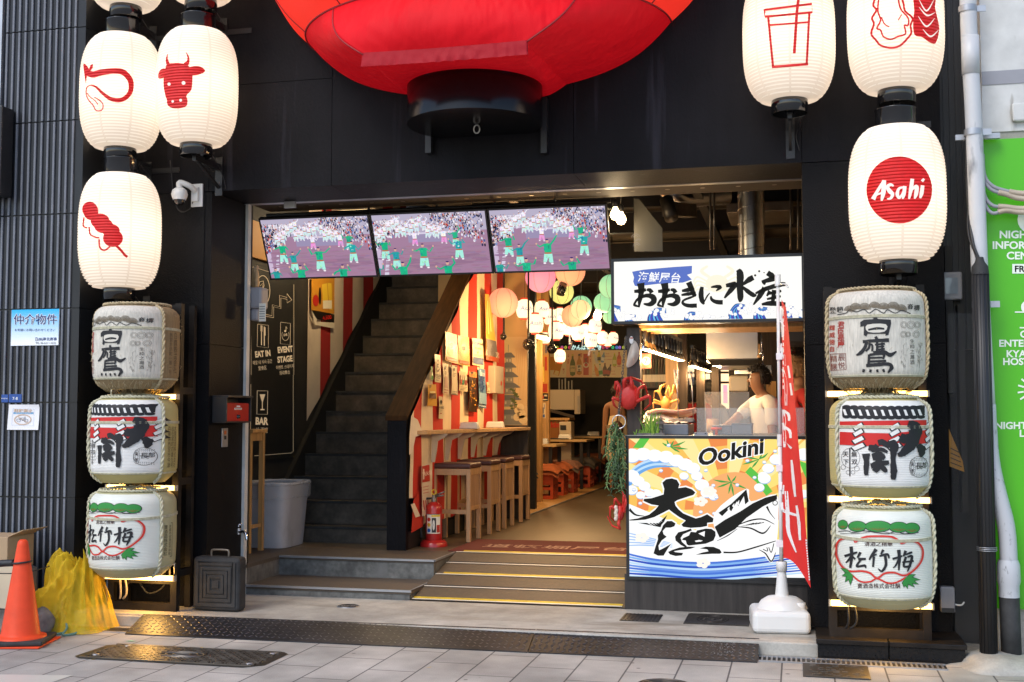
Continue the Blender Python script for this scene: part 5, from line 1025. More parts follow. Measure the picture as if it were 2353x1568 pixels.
b.rect(2332, 716, 2420, 719, mp, .003); b.disc(2370, 706, 24, mp, .0028, 18); b.rect(2343, 752, 2420, 755, mp, .003)
for a in range(100, 270, 24): b.stroke([(2378 + 26 * math.cos(R(a)), 897 + 26 * math.sin(R(a))), (2378 + 40 * math.cos(R(a)), 897 + 40 * math.sin(R(a)))], 4, mp, .003, None, False)
b.disc(2370, 505, 32, mp, .003); b.c = h('#4fb70c'); gtx('FREE', 2332, 618, 20); b.build('lettering', 'print', t)
t = thing('white_building', 'white walled building with a grey stripe above the green hoarding', 'building', (2, -.8, 2.5))
b = M(); q = at(2258, 305, gy + .02); b.box(q.x + .0, 4, -.8, 3, q.z, 6); b.build('wall', 'white_paint', t)
b = M(); z0, z1 = at(2300, 193, -.81).z, at(2300, 162, -.81).z; b.box(q.x + .002, 4, -.806, -.799, z0, z1); b.build('painted_stripe', 'grey_plastic', t)
b = M(); p0, p1 = at(2326, 280, -.83), at(2370, 235, -.83); b.box(p0.x, p1.x + .2, -.84, -.799, p0.z, p1.z); b.build('hatch_cover', 'white_paint', t, bevel=.012)
b = M(); b.box(q.x + .02, 4, -.79, 3, SZ, q.z); b.build('base_wall', 'concrete', t)
t = thing('cable_bundle', 'grey cables in ribbed sleeves looping across the green hoarding', 'cable', at(2300, 440, -.92))
for k, (v0, v1, vm) in enumerate(((385, 443, 432), (395, 455, 440), (430, 478, 470), (448, 486, 478))):
    pts = sp3([at(2258, v0 - 30, -.9), at(2262, v0 + 18, -.92), at(2280, v0 + 42, -.93), at(2310, vm + 6, -.93), at(2353, v1 + 2, -.93), at(2460, v1, -.93)], 8)
    b = M(); b.tube(pts, .012, 8); b.build('cable', 'grey_plastic', t); b = M(); i0 = 20 if k else 26
    b.tube([pts[i0].lerp(pts[-1], i / 160) if False else pts[min(i0 + int(i / 4), len(pts) - 1)].lerp(pts[min(i0 + 1 + int(i / 4), len(pts) - 1)], (i % 4) / 4) for i in range((len(pts) - i0) * 4)], [.02 if i % 2 else .016 for i in range((len(pts) - i0) * 4)], 10); b.build('sleeve', 'beige', t)
b = lump((1.25, -1.02, SZ - .01), (.38, .3, .09), 9, 30, .3); tag(b.build('earth_patch', 'concrete'), kind='structure')
# ---------------------------------------------------------------- stairwell on the left
WX = -5.03
c4w, c2s = crop(1.96, 900, 700), crop(1.568, 900, 1500)
t = thing('floor_guide_sign', 'black wall panel with outlined 2F arrow and EAT IN, EVENT STAGE and BAR lettering', 'sign', (WX, 1.4, 1.1))
p0, p1 = atX(676, 1040, WX + .01), atX(571, 612, WX + .01)
b = M(); b.box(WX + .001, WX + .012, p1.y, p0.y, 1.02, 2.88); b.build('board', 'black', t)
mk('sign_cream', (.8, .68, .5), .5, emis=(1, .75, .45, .12))
b = M(); mp = pmX(WX + .012, c4w)
def ln(pts, w=4, m=mp): b.stroke(pts, w, m, .002, None, False)
ln([(205, 1568), (205, 728), (220, 722), (360, 765), (400, 775)], 2.5); ln([(540, 860), (540, 1568)], 2.5)
b.ring(296, 908, 56, 5, mp, .002, 118)
ln([(266, 868), (270, 840), (300, 832), (306, 870), (282, 930), (266, 965), (306, 968)], 5); ln([(276, 870), (296, 850), (296, 880), (262, 950)], 3); ln([(316, 970), (316, 898), (340, 902)], 5); ln([(316, 934), (335, 938)], 5)
ln([(243, 1080), (368, 1104), (371, 1018), (428, 1034), (428, 944), (486, 962), (486, 932), (524, 982), (486, 1004), (486, 976), (438, 966), (438, 1050), (382, 1034), (381, 1120), (243, 1096), (243, 1080)], 3.5)
ln([(256, 1170), (340, 1180), (340, 1356), (252, 1346), (256, 1170)], 3); ln([(286, 1180), (286, 1335)], 7); ln([(279, 1180), (279, 1225), (294, 1228), (294, 1182)], 3); ln([(308, 1190), (308, 1340)], 8); ln([(313, 1196), (314, 1260)], 9)
ln([(436, 1155), (513, 1165), (511, 1332), (434, 1324), (436, 1155)], 3); ln([(478, 1225), (478, 1188), (488, 1205)], 4); b.disc(472, 1225, 8, mp, .002); b.ring(474, 1255, 28, 3, mp, .002, 44, 20, None, -30, 210)
def tx(s, x, y, sz, off=.03, sx=.62, m=mp, rot=.1): b.text(s, m, x, y, sz, .002, off, sx=sx, rot=rot)
tx('LIVE', 474, 1254, 26); tx('EAT IN', 296, 1402, 64, .045); tx('매장 내 식사 공간', 294, 1468, 34, .0); tx('堂食区', 294, 1515, 36, .0); tx('EVENT', 472, 1368, 64, .045); tx('STAGE', 470, 1444, 64, .045); tx('이벤트 스테이지', 470, 1506, 34, 0); tx('活动舞台', 468, 1550, 34, 0)
mp2 = pmX(WX + .012, c2s)
b.stroke([(428, 0), (428, 480), (415, 490), (185, 508)], 2, mp2, .002, None, False); b.stroke([(162, 60), (160, 500)], 2, mp2, .002, None, False)
b.stroke([(202, 100), (268, 101), (266, 248), (200, 247), (202, 100)], 3, mp2, .002, None, False); b.poly([(217, 122), (253, 122), (237, 172), (232, 172)], mp2, .002); b.stroke([(234, 168), (234, 216)], 5, mp2, .002, None, False); b.rect(222, 214, 248, 222, mp2, .002)
tx('BAR', 232, 290, 62, .045, .68, mp2, -.03); tx('바 酒吧', 232, 348, 38, .0, .62, mp2, -.03)
b.build('lettering', 'sign_cream', t)
# striped wall cloth above the stair
ys = [2.14, 2.44, 2.74, 3.06, 3.36, 3.68, 3.99, 4.32, 4.64, 4.96, 5.15]; kx = 5.03 / 4.8
ys = [(y + 8.9) * kx - 8.9 for y in ys]
def sthr(y): return .387 + (y - 1.74) * .81 + .25
b = M(); RD, WH = h('#a01c1a'), h('#cdbba6')
for k, (a_, c_) in enumerate(zip(ys, ys[1:])):
    b.c = WH if k % 2 == 0 else RD
    for j in range(5): ya, yb = a_ + (c_ - a_) * j / 5, a_ + (c_ - a_) * (j + 1) / 5; x_ = lambda y: WX + .02 + .008 * math.sin(y * 11); b.quad((x_(ya), ya, sthr(ya)), (x_(yb), yb, sthr(yb)), (x_(yb), yb, 4.6), (x_(ya), ya, 4.6))
tag(b.build('striped_wall_cloth', 'cloth'), 'red and white striped cloth on the stairwell wall behind the black stair', 'wall cloth')
# staircase
st = thing('staircase', 'dark tiled staircase rising between the guide sign and the striped cloth', 'stairs', (-4.3, 1.74, LZ))
b = M(); n = 14; XL, XR = -5.02, -3.6
for i in range(n):
    y0_ = 1.74 + .2736 * i; z1 = .387 + .2216 * i; z0 = LZ - .1 if i == 0 else .387 + .2216 * (i - 1)
    b.box(XL, XR, y0_, y0_ + .3, z0, z1 - .004)
b.build('step', 'stair_tile', st)
b = M(); b.m = 0
for i in range(n): y0_ = 1.74 + .2736 * i; z1 = .387 + .2216 * i; b.box(XL, XR, y0_ - .012, y0_ + .05, z1 - .02, z1 + .003)
b.build('nosing', 'rubber', st)
b = M(); s0 = [(1.5, LZ), (1.5, LZ + .02), (5.2, .387 + 3.46 * .81 + .27), (5.2, LZ)]; b.add([(WX + .005, y, z) for y, z in s0] + [(WX + .05, y, z) for y, z in s0], [(0, 1, 2, 3), (7, 6, 5, 4), (0, 4, 5, 1), (1, 5, 6, 2)]); b.build('stringer', 'black', st)
b = M(); b.box(-3.62, -3.44, 1.26, 1.34, LZ, 1.41); b.build('newel_post', 'panel', st)
zr = lambda y: 1.43 + (y - 1.26) * .735
b = M(); w = [(1.34, LZ), (1.34, 1.40), (4.9, zr(4.9) - .03), (4.9, LZ)]; b.add([(-3.58, y, z) for y, z in w] + [(-3.47, y, z) for y, z in w], [(0, 1, 2, 3), (7, 6, 5, 4), (0, 4, 5, 1), (1, 5, 6, 2), (2, 6, 7, 3)]); b.box(-3.47, -3.445, 1.34, 4.9, LZ, LZ + .16); b.build('side_wall', 'black', st)
b = M(); b.add([(x, y, z + dz) for dz in (-.03, .015) for (y, z) in ((1.25, 1.43), (4.9, zr(4.9))) for x in (-3.64, -3.43)], [(0, 1, 3, 2), (4, 6, 7, 5), (0, 4, 5, 1), (1, 5, 7, 3), (3, 7, 6, 2), (2, 6, 4, 0)]); b.build('handrail', 'wood_rail', st, bevel=.006)
t = thing('stair_lamp', 'yellow fluorescent ceiling lamp glimpsed above the left screen', 'lamp', (-4.2, 3.2, 3.6)); p = at(812, 487, 2.2)
mk('fluoro', (1, .8, .4), .5, emis=(1, .72, .3, 4))
b = M(); b.box(p.x - .14, p.x + .14, 2.2, 2.9, p.z - .02, p.z + .01); b.build('tube', 'fluoro', t); b = M(); b.box(p.x - .16, p.x + .16, 2.15, 2.95, p.z + .012, p.z + .06); b.build('housing', 'white_plastic', t)
point('stair_light', (p.x, 2.5, p.z - .1), 24, (1, .78, .5), .12, t)
b = M(); q0, q1 = atX(595, 600, WX + .02), atX(630, 490, WX + .02); b.c = h('#d99a3c'); b.box(WX + .001, WX + .03, q0.y - .5, q1.y + .3, q0.z + .02, 3.3); tag(b.build('lit_wall_patch', 'paint'), 'warm lit wall above the black guide sign, its light put in as ochre', 'wall panel')  # warm lamplight on the stairwell wall, put in as an ochre colour
c4p = crop(1.96, 900, 700)
t = thing('beer_poster', 'beer set poster with a curling lower corner on the striped stairwell wall', 'poster', atX(740, 755, WX + .05)); mp = pmX(WX + .045, c4p); b = M()
b.c = h('#c8892a'); b.poly([(678, 800), (858, 800), (858, 1090), (678, 1060)], mp, .0); b.c = h('#17130f'); b.poly([(680, 1060), (745, 1070), (858, 1095), (856, 1160), (720, 1130)], mp, .001); b.c = h('#e4d6c0'); b.poly([(700, 1150), (858, 1160), (861, 1206), (708, 1176)], mp, .001); b.poly([(678, 1065), (722, 1135), (705, 1176)], mp, .006)
b.c = h('#e9c23a'); b.poly([(760, 860), (800, 850), (812, 1050), (770, 1050)], mp, .001); b.poly([(805, 850), (835, 850), (842, 1060), (818, 1055)], mp, .001); b.c = h('#b3271e'); b.disc(712, 985, 24, mp, .002, 46); b.c = h('#2a1a10'); b.disc(745, 950, 10, mp, .0015, 70); b.c = h('#f0e4c8'); b.rect(768, 985, 838, 1050, mp, .0016); b.c = h('#d3281e'); tx('4,500', 800, 1118, 42, .03, .75, mp, .12)
b.build('sheet', 'print', t)
# bin and side table
t = thing('waste_bin', 'grey plastic waste bin with a clear liner at the foot of the stairs', 'bin', (-4.78, 1.35, LZ))
b = M(); q = [(.3, 0), (.36, .62)]
def binb(i, j):
    a = i * 6.2832; k = (abs(math.cos(a)) ** 6 + abs(math.sin(a)) ** 6) ** (-1 / 6); f = .84 + .16 * j + .02 * (j > .72); return Vector((-4.76 + .24 * f * k * math.cos(a), 1.38 + .3 * f * k * math.sin(a), LZ + .003 + .58 * j))
b.grid(binb, 48, 14); b.add([binb(i / 48, 0) for i in range(48)], [tuple(range(48))]); b.build('tub', 'bin_grey', t)
b = M(); b.tube([binb(i / 40, 1) + Vector((0, 0, .0)) for i in range(40)], .016, 8, closed=True); b.build('rim', 'bin_grey', t)
mk('liner', (.6, .6, .62), .25, alpha=.35); b = M(); b.grid(lambda i, j: binb(i, 1) + (binb(i, 1) - Vector((-4.76, 1.38, binb(i, 1).z))) * (.05 + .03 * noise.noise((i * 30, j * 4, 0))) + Vector((0, 0, .02 - .15 * j + .02 * noise.noise((i * 22, 1, 0)))), 48, 4); b.build('liner_bag', 'liner', t)
t = thing('side_table', 'narrow wooden side table half hidden behind the shutter rail', 'table', (-4.85, .95, LZ)); q = atX(585, 990, -4.72)
b = M(); b.box(-5.02, -4.68, .72, 1.02, q.z - .02, q.z + .012); b.build('top', 'wood_pine', t, bevel=.004)
for x, y in ((-4.72, .74), (-4.72, .99), (-5.0, .74)): b = M(); b.box(x - .02, x + .02, y - .02, y + .02, LZ, q.z - .02); b.build('leg', 'wood_pine', t)
b = M(); b.box(-4.735, -4.71, .76, .97, q.z - .09, q.z - .021); b.box(-4.73, -4.71, .76, .97, .45, .48); b.build('rail', 'wood_pine', t)
# ---------------------------------------------------------------- bar wall with striped curtain
CX = -3.44
bd = [(y + 8.9) * (3.44 / 3.45) - 8.9 for y in (1.36, 1.43, 1.69, 2.01, 2.32, 2.65, 2.97, 3.32, 3.61, 3.97, 4.26, 4.58, 4.86)]
RC, WC = h('#c3301c'), h('#e6d2b0')
def cur(y, z): return CX + .02 + .012 * math.sin(y * 9 + z * .7) + .012 * noise.noise((y * 3, z * 2, 2)) + .02 * noise.noise((y * 1.1, z * .9, 6))
b = M()
for k, (a_, c_) in enumerate(zip(bd, bd[1:])):
    b.c = WC if k % 2 == 0 else RC
    if k == 0: b.c = WC
    def g(i, j, a_=a_, c_=c_):
        y = a_ + (c_ - a_) * i; zb = LZ + .2 + .05 * noise.noise((y * 4, 0, 0)) + (.25 if y < 1.55 else 0); zt = min(zr(y) - .035, 3.6); z = zb + (zt - zb) * j; return Vector((cur(y, z), y, z))
    b.grid(g, 5, 26)
tag(b.build('striped_curtain', 'cloth'), 'red and white striped curtain hung on the bar wall under the wooden handrail', 'curtain')
b = M(); b.c = h('#e8d9c0')
pf = [(945, 955), (960, 965), (973, 998), (955, 1004), (948, 1040), (940, 1046), (941, 1000)]; b.poly(pf, lambda x, y, d: atX(x, y, CX + .06 + .0008 * (x - 940))); b.c = h('#c3301c'); b.poly([(950, 1150), (973, 1112), (972, 1210), (945, 1225)], pmX(CX + .04), 0); b.c = h('#e8d9c0'); b.poly([(944, 1160), (952, 1156), (966, 1186), (955, 1190)], pmX(CX + .045), .0)
tag(b.build('torn_flap', 'cloth'), 'torn white and red cloth flap hanging from the end of the bar wall', 'cloth')
# posters
c3 = crop(2.24, 1550, 1000); mp = pmX(CX + .055, c3)
def poster(name, label, quad_, base, draw=None, d=.0):
    P = [mp(x, y, d) for x, y in quad_]; t = thing(name, label, 'poster', P[3])
    b = M(); b.c = h(base); b.grid(lambda i, j: P[0].lerp(P[1], i).lerp(P[3].lerp(P[2], i), j) + Vector((.006 * math.sin(i * 5 + j * 3), 0, 0)), 6, 6)
    X0, Y0 = quad_[0]; 
    def loc(x, y, dd=.002): return P[0].lerp(P[1], x).lerp(P[3].lerp(P[2], x), y) + Vector((.006 * math.sin(x * 5 + y * 3) + dd + .003, 0, 0))
    if draw: draw(b, loc)
    b.build('sheet', 'print', t); return t
def lines(b, m, x0, x1, y0, y1, n, c):
    b.c = h(c)
    for k in range(n): y = y0 + (y1 - y0) * k / max(1, n - 1); b.rect(x0, y, x1 - .15 * ((k * 7) % 3), y + (y1 - y0) / n * .45, m)
def burst(b, m):
    b.c = h('#f6e3a0')
    for a in range(0, 360, 9): b.stroke([(.5 + .12 * math.cos(R(a)), .42 + .08 * math.sin(R(a))), (.5 + .5 * math.cos(R(a)) * .95, .42 + .36 * math.sin(R(a)))], [.035, .012], m, .002, None, False)
    b.c = h('#b3541c'); b.rect(.08, .84, .92, .95, m); b.c = h('#c8321e'); b.rect(.3, .36, .7, .48, m)
poster('firework_poster', 'yellow firework poster, left of the two side by side on the striped curtain', [(517, 730), (628, 762), (626, 1025), (517, 990)], '#d19a2e', burst)
poster('firework_poster', 'yellow firework poster, right of the two side by side on the striped curtain', [(632, 765), (735, 785), (732, 1046), (630, 1025)], '#cf9c34', burst)
def rev(b, m): b.c = h('#4a6aa8'); b.text('Google', m, .3, .16, .2, .003, .03, sx=1); b.c = h('#3a3530'); b.text('Reviews', m, .72, .17, .17, .003, .02); b.c = h('#c98a1c'); b.text('★★★★★', m, .5, .36, .15, .003); b.c = h('#333333'); b.text('4.9', m, .5, .5, .14, .003, .02); lines(b, m, .1, .95, .6, .64, 2, '#555555'); b.c = h('#4a5a80'); b.rect(.05, .7, .95, .95, m)
poster('review_notice', 'cream review notice with stars under the tall beer banner', [(757, 790), (857, 803), (857, 1046), (760, 1028)], '#e3d2ac', rev)
def beer(b, m): b.c = h('#5a5048'); b.rect(.03, .68, .97, .93, m); b.c = h('#b04a1a'); b.rect(0, .93, 1, 1, m); b.c = h('#d8cdb8'); b.text('ASAHI SUPER DRY', m, .5, .89, .12, .004, .01, sx=1.2); b.text('SUPER', m, .4, .8, .1, .004, .01); b.c = h('#f3dc78'); b.rect(.2, .1, .38, .6, m); b.rect(.55, .05, .7, .55, m)
t = poster('beer_banner', 'tall yellow and grey beer banner curling off the curtain top', [(873, 395), (915, 400), (992, 1010), (880, 985)], '#d9a72c', beer, .02); 
def cam_(b, m): b.c = h('#5a2418'); b.ring(.5, .4, .36, .06, m, .002, .2); b.c = h('#3a2a22'); b.rect(.3, .33, .7, .47, m); b.c = h('#e3d2ac'); b.disc(.5, .4, .1, m, .003, .045); b.c = h('#3a2a22'); b.text('PHOTO OK', m, .5, .76, .13, .003, .03, sx=1.6); lines(b, m, .2, .8, .84, .92, 2, '#5a4a3a')
poster('photo_notice', 'cream notice with a camera in a ring beside the handrail', [(423, 935), (478, 945), (474, 1192), (423, 1180)], '#dfcaa0', cam_)
poster('green_notice', 'small green sticker notice tucked beside the handrail', [(387, 1045), (408, 1050), (406, 1163), (385, 1158)], '#5f9a4a', lambda b, m: (setattr(b, 'c', h('#e8e4c8')), b.rect(.2, .4, .8, .7, m)))
def card_(b, m): b.c = h('#3a3a38'); b.disc(.35, .14, .16, m, .003, .06, 5); lines(b, m, .2, .85, .26, .34, 3, '#6a6258'); b.c = h('#c9a594'); b.rect(.25, .42, .8, .8, m); lines(b, m, .15, .85, .86, .95, 2, '#b4564a')
poster('review_card', 'white laminated card with a pale red print on the striped curtain', [(495, 1018), (548, 1026), (547, 1297), (495, 1284)], '#e2d2b4', card_)
def card2(b, m): b.c = h('#3a3a38'); b.disc(.35, .14, .16, m, .003, .06, 5); lines(b, m, .2, .85, .26, .36, 3, '#55504a'); lines(b, m, .15, .85, .88, .94, 2, '#55504a'); b.stroke([(.02, .01), (.98, .01), (.98, .99), (.02, .99), (.02, .01)], .05, m, .002, None, False)
poster('review_card', 'white laminated card with a black border on the striped curtain', [(570, 1035), (627, 1042), (625, 1306), (570, 1294)], '#e6d6b6', card2)
def tags3(b, m):
    for x, c_ in ((.2, '#b04030'), (.5, '#3a8a6a'), (.8, '#8a3a2a')): b.c = h(c_); b.disc(x, .45, .15, m, .003, .25, 12); b.c = h('#d8ccb0'); b.rect(x - .1, .15, x + .1, .42, m, .004)
    lines(b, m, .1, .9, .78, .92, 3, '#6a6258')
poster('coloured_tag_notice', 'notice with red, green and brown tags on the striped curtain', [(640, 1085), (715, 1096), (714, 1272), (640, 1262)], '#dcc9a2', tags3)
def dark(b, m):
    b.c = h('#c8742a'); b.rect(0, .0, 1, .14, m); r2 = random.Random(4)
    for k in range(40): b.c = h(r2.choice(['#e0a03c', '#a8622a', '#6a3a1a', '#f0c060'])); x, y = r2.uniform(.02, .85), r2.uniform(.2, .95); b.rect(x, y, x + r2.uniform(.05, .15), y + .03, m)
poster('alley_photo_poster', 'dark amber photo poster of a lit alley on the curtain', [(727, 1085), (802, 1098), (796, 1456), (725, 1445)], '#3a2412', dark)
def blue(b, m): b.c = h('#8fb2cc'); b.rect(0, .62, 1, .9, m); b.c = h('#e8eef2'); b.text('So cool', m, .5, .12, .2, .003, .01, sx=1.3); b.c = h('#1a3f80'); b.text('海鮮', m, .45, .35, .36, .003, .03, sx=1.2); b.text('生ビ', m, .5, .55, .28, .003, .03, sx=1.2); lines(b, m, .1, .9, .8, .95, 4, '#dfe8ee')
poster('blue_drink_poster', 'pale blue drink poster right of the amber photo poster', [(813, 1060), (880, 1072), (880, 1422), (815, 1408)], '#5f86a8', blue)
def ylw(b, m): b.c = h('#5a3212'); b.rect(.12, .42, .9, .66, m); b.c = h('#e9d9a0'); b.rect(.15, .32, .85, .4, m); b.c = h('#3a2412'); b.text('1F', m, .2, .1, .2, .003, .03)
poster('yellow_notice', 'yellow food notice lowest left on the striped curtain', [(360, 1205), (440, 1205), (438, 1400), (356, 1396)], '#d8a030', ylw)
def wifi(b, m):
    b.c = h('#2a2620'); b.disc(.5, .36, .08, m, .003, .02)
    for r_ in (.2, .34, .48): b.ring(.5, .36, r_, .09, m, .003, r_ * .33, 14, None, 225, 315)
    b.text('Wi-Fi 無料', m, .5, .5, .15, .003, .01, sx=1.6); b.c = h('#b02a20'); b.rect(.3, .74, .7, .78, m); lines(b, m, .2, .8, .62, .66, 2, '#6a6258')
poster('wifi_notice', 'narrow cream wireless signal notice above the bar counter', [(459, 1312), (498, 1318), (496, 1515), (457, 1510)], '#e0cda6', wifi)
poster('small_card', 'small cream card beside the grey switch box', [(888, 1185), (916, 1188), (916, 1284), (888, 1282)], '#dfcba4', lambda b, m: lines(b, m, .2, .8, .3, .8, 4, '#5a5046'))
q0, q1 = mp(922, 1285, 0), mp(1000, 1050, 0); t = thing('switch_box', 'grey wall switch box with a red round mark on the curtain end', 'switch box', (CX + .05, q0.y, q0.z)); b = M(); b.box(CX + .02, CX + .11, q0.y, q1.y, q0.z, q1.z); b.build('case', 'beige', t, bevel=.006)
b = M(); b.c = h('#c8402a'); b.lathe([(.03, 0), (.001, .003)], 16, (CX + .112, (q0.y + q1.y) / 2 + .08, q0.z + .12), Matrix.Rotation(R(90), 4, 'Y')); b.build('red_mark', 'print', t)
# counter
t = thing('bar_counter', 'light wood wall counter tapering along the striped curtain', 'counter', (-3.3, 3, 1.25))
b = M(); cz = 1.275; P = [(-3.41, 1.28), (-3.3, 1.45), (-3.06, 4.68), (-3.41, 4.68)]; b.add([(x, y, cz) for x, y in P] + [(x, y, cz + .035) for x, y in P], [(3, 2, 1, 0), (4, 5, 6, 7), (0, 1, 5, 4), (1, 2, 6, 5), (2, 3, 7, 6), (3, 0, 4, 7)]); b.build('top', 'wood_light', t, bevel=.004)
mk('cream_paint', (.55, .47, .36), .6)
for y in (1.9, 2.35, 2.8, 3.3, 3.8, 4.3):
    b = M(); w_ = .2 + .03 * (y - 1.9)
    for yy in (y - .015, y + .015): pass
    pr = [(CX + .04, cz - .001), (CX + w_, cz - .001), (CX + w_ * .85, cz - .035), (CX + w_ * .5, cz - .07), (CX + .09, cz - .16), (CX + .07, cz - .27), (CX + .04, cz - .27)]
    b.poly(pr, lambda x, z, d: Vector((x, y - .012, z))); b.poly(pr, lambda x, z, d: Vector((x, y + .012, z)))
    for k in range(len(pr)): (xa, za), (xb, zb) = pr[k], pr[(k + 1) % len(pr)]; b.quad((xa, y - .012, za), (xb, y - .012, zb), (xb, y + .012, zb), (xa, y + .012, za))
    b.build('bracket', 'cream_paint', t)
b = M(); b.box(-3.44, -3.1, 4.7, 4.78, LZ, cz + .03); tag(b.build('end_partition', 'wood_black'), 'dark partition panel at the far end of the bar counter', 'partition')
def tissue(q, label, k=1):
    t = thing('tissue_box', label, 'tissue box', q, 'white tissue boxes on the tables')
    b = M(); a_, c_, hh = .1 * k, .055 * k, .07 * k; P = [(-a_, -c_, 0), (a_, -c_, 0), (a_, c_, 0), (-a_, c_, 0), (-a_ * .86, -c_ * .8, hh), (a_ * .86, -c_ * .8, hh), (a_ * .86, c_ * .8, hh), (-a_ * .86, c_ * .8, hh)]; b.add([Vector(p) + Vector(q) for p in P], [(3, 2, 1, 0), (4, 5, 6, 7), (0, 1, 5, 4), (1, 2, 6, 5), (2, 3, 7, 6), (3, 0, 4, 7)]); b.build('cover', 'white_plastic', t, bevel=.012)
    b = M(); b.box(q[0] - .05 * k, q[0] + .05 * k, q[1] - .006, q[1] + .006, q[2] + hh, q[2] + hh + .002); b.build('slot', 'black_plastic', t); return t
for (u, v), lab in (((1079, 984), 'white tissue box nearer the post on the bar counter'), ((1138, 980), 'white tissue box at the far half of the bar counter')):
    q = atX(u, v, -3.27); tissue((-3.27, q.y, cz + .036), lab, 1.0)
# stools
def make_stool(y, label):
    x0, x1, z1 = -3.435, -3.05, LZ + .74; yb = y + .4
    t = thing('bar_stool', label, 'stool', ((x0 + x1) / 2, y + .2, LZ), 'slatted bar stools at the counter')
    for x in (x0, x1 - .042):
        for yy in (y, yb - .042): b = M(); b.box(x, x + .042, yy, yy + .042, LZ + .004, z1 - .04); b.build('leg', 'wood_chair', t, bevel=.004)
    b = M()
    for yy in (y + .002, yb - .04): b.box(x0 + .042, x1 - .042, yy, yy + .03, z1 - .1, z1 - .041)
    for x in (x0 + .003, x1 - .04): b.box(x, x + .036, y + .042, yb - .042, z1 - .1, z1 - .041)
    b.build('seat_rail', 'wood_chair', t)
    b = M()
    for yy in (y + .006,): b.box(x0 + .042, x1 - .042, yy, yy + .028, LZ + .27, LZ + .31)
    for x in (x1 - .038, x0 + .004): b.box(x, x + .03, y + .042, yb - .042, LZ + .3, LZ + .34)
    b.build('foot_rail', 'wood_chair', t)
    b = M()
    for k in range(7): yy = y + .06 + k * .042; b.box(x1 - .03, x1 - .012, yy, yy + .022, LZ + .34, z1 - .1)
    b.build('slats', 'wood_chair', t)
    b = M(); b.box(x0 - .004, x1 + .004, y - .004, yb + .004, z1 - .038, z1 + .012); b.build('seat', 'leather', t, bevel=.018, seg=3); return t
s0 = make_stool(2.02, 'slatted wooden bar stool nearest the fire extinguisher')
for y, lab in ((2.8, 'second bar stool from the fire extinguisher'), (3.42, 'third bar stool from the fire extinguisher'), (4.2, 'bar stool farthest from the fire extinguisher, beside the dark partition')): dup(s0, s0.location + Vector((0, y - 2.02, 0)), None, lab)
# extinguisher
ex, ey = -3.31, 1.69
t = thing('fire_extinguisher', 'red fire extinguisher on a red round base beside the stair post', 'fire extinguisher', (ex, ey, LZ))
b = M(); b.lathe([(.13, 0), (.125, .03), (.105, .055), (.09, .06)], 28, (ex, ey, LZ)); b.build('base', 'red_paint', t)
b = M(); b.lathe([(.001, .03), (.075, .035), (.078, .05), (.078, .34), (.07, .375), (.04, .4), (.025, .41)], 28, (ex, ey, LZ)); b.build('cylinder', 'red_paint', t)
b = M(); b.lathe([(.026, .4), (.026, .45), (.018, .455), (.018, .47)], 16, (ex, ey, LZ)); b.tube([(ex - .0, ey, LZ + .455), (ex + .1, ey - .02, LZ + .47)], .009, 6); b.tube([(ex, ey, LZ + .46), (ex + .11, ey - .02, LZ + .505)], .008, 6); b.build('valve', 'iron_top', t)
b = M(); b.tube([(ex + .01 + .022 * math.cos(a * .6), ey - .03, LZ + .5 + .022 * math.sin(a * .6)) for a in range(11)], .006, 6, closed=True); b.build('safety_pin', 'yellow', t)
b = M(); b.tube(sp3([(ex - .02, ey - .02, LZ + .44), (ex - .08, ey - .05, LZ + .43), (ex - .11, ey - .06, LZ + .36), (ex - .105, ey - .06, LZ + .15), (ex - .1, ey - .05, LZ + .08)]), .01, 8); b.build('hose', 'rubber', t)
b = M()
def ecyl(x, y, d): a = x / .0795; return Vector((ex + (.0785 + d) * math.sin(a), ey - (.0785 + d) * math.cos(a), LZ + y))
b.c = h('#e2dccb'); b.rect(-.05, .12, .09, .3, ecyl, .001, .012); b.c = h('#d8b830'); b.rect(.0, .275, .085, .292, ecyl, .0016, .012); b.c = h('#232326'); b.rect(.005, .13, .045, .265, ecyl, .0016, .012); b.rect(-.045, .295, .085, .3, ecyl, .0016, .012)
for y, c_ in ((.25, '#c03020'), (.2, '#d8b020'), (.15, '#2060b0')): b.c = h(c_); b.disc(-.025, y, .018, ecyl, .002, cut=.012)
b.c = h('#d8d4c8'); b.disc(.022, .2, .012, ecyl, .0024, .05, 8); b.c = h('#b03428'); b.rect(.05, .13, .085, .2, ecyl, .0016, .012); b.build('label_wrap', 'print', t)
mp = pmX(CX + .07); t = thing('extinguisher_notice', 'red and white fire extinguisher notice on the wall above the extinguisher', 'notice', mp(978, 1186, 0)); b = M(); b.c = h('#d9c9b4'); b.poly([(969, 1069), (988, 1065), (989, 1180), (970, 1187)], mp, 0); b.c = h('#b8301f'); b.poly([(970, 1072), (987, 1068), (988, 1106), (970.5, 1109)], mp, .002)
b.c = h('#eadfce'); b.text('消火器', mp, 982, 1088, 11, .004, .02, vert=False, sx=.7, rot=.2); b.rect(972, 1078, 975, 1102, mp, .004); b.c = h('#b8301f')
for k in range(3): b.stroke([(973 + k * 5, 1150), (976 + k * 5, 1172)], 2.2, mp, .003, None, False); b.stroke([(972, 1120 + k * 7), (986, 1117 + k * 7)], 1.2, mp, .003, None, False)
b.build('board', 'print', t)
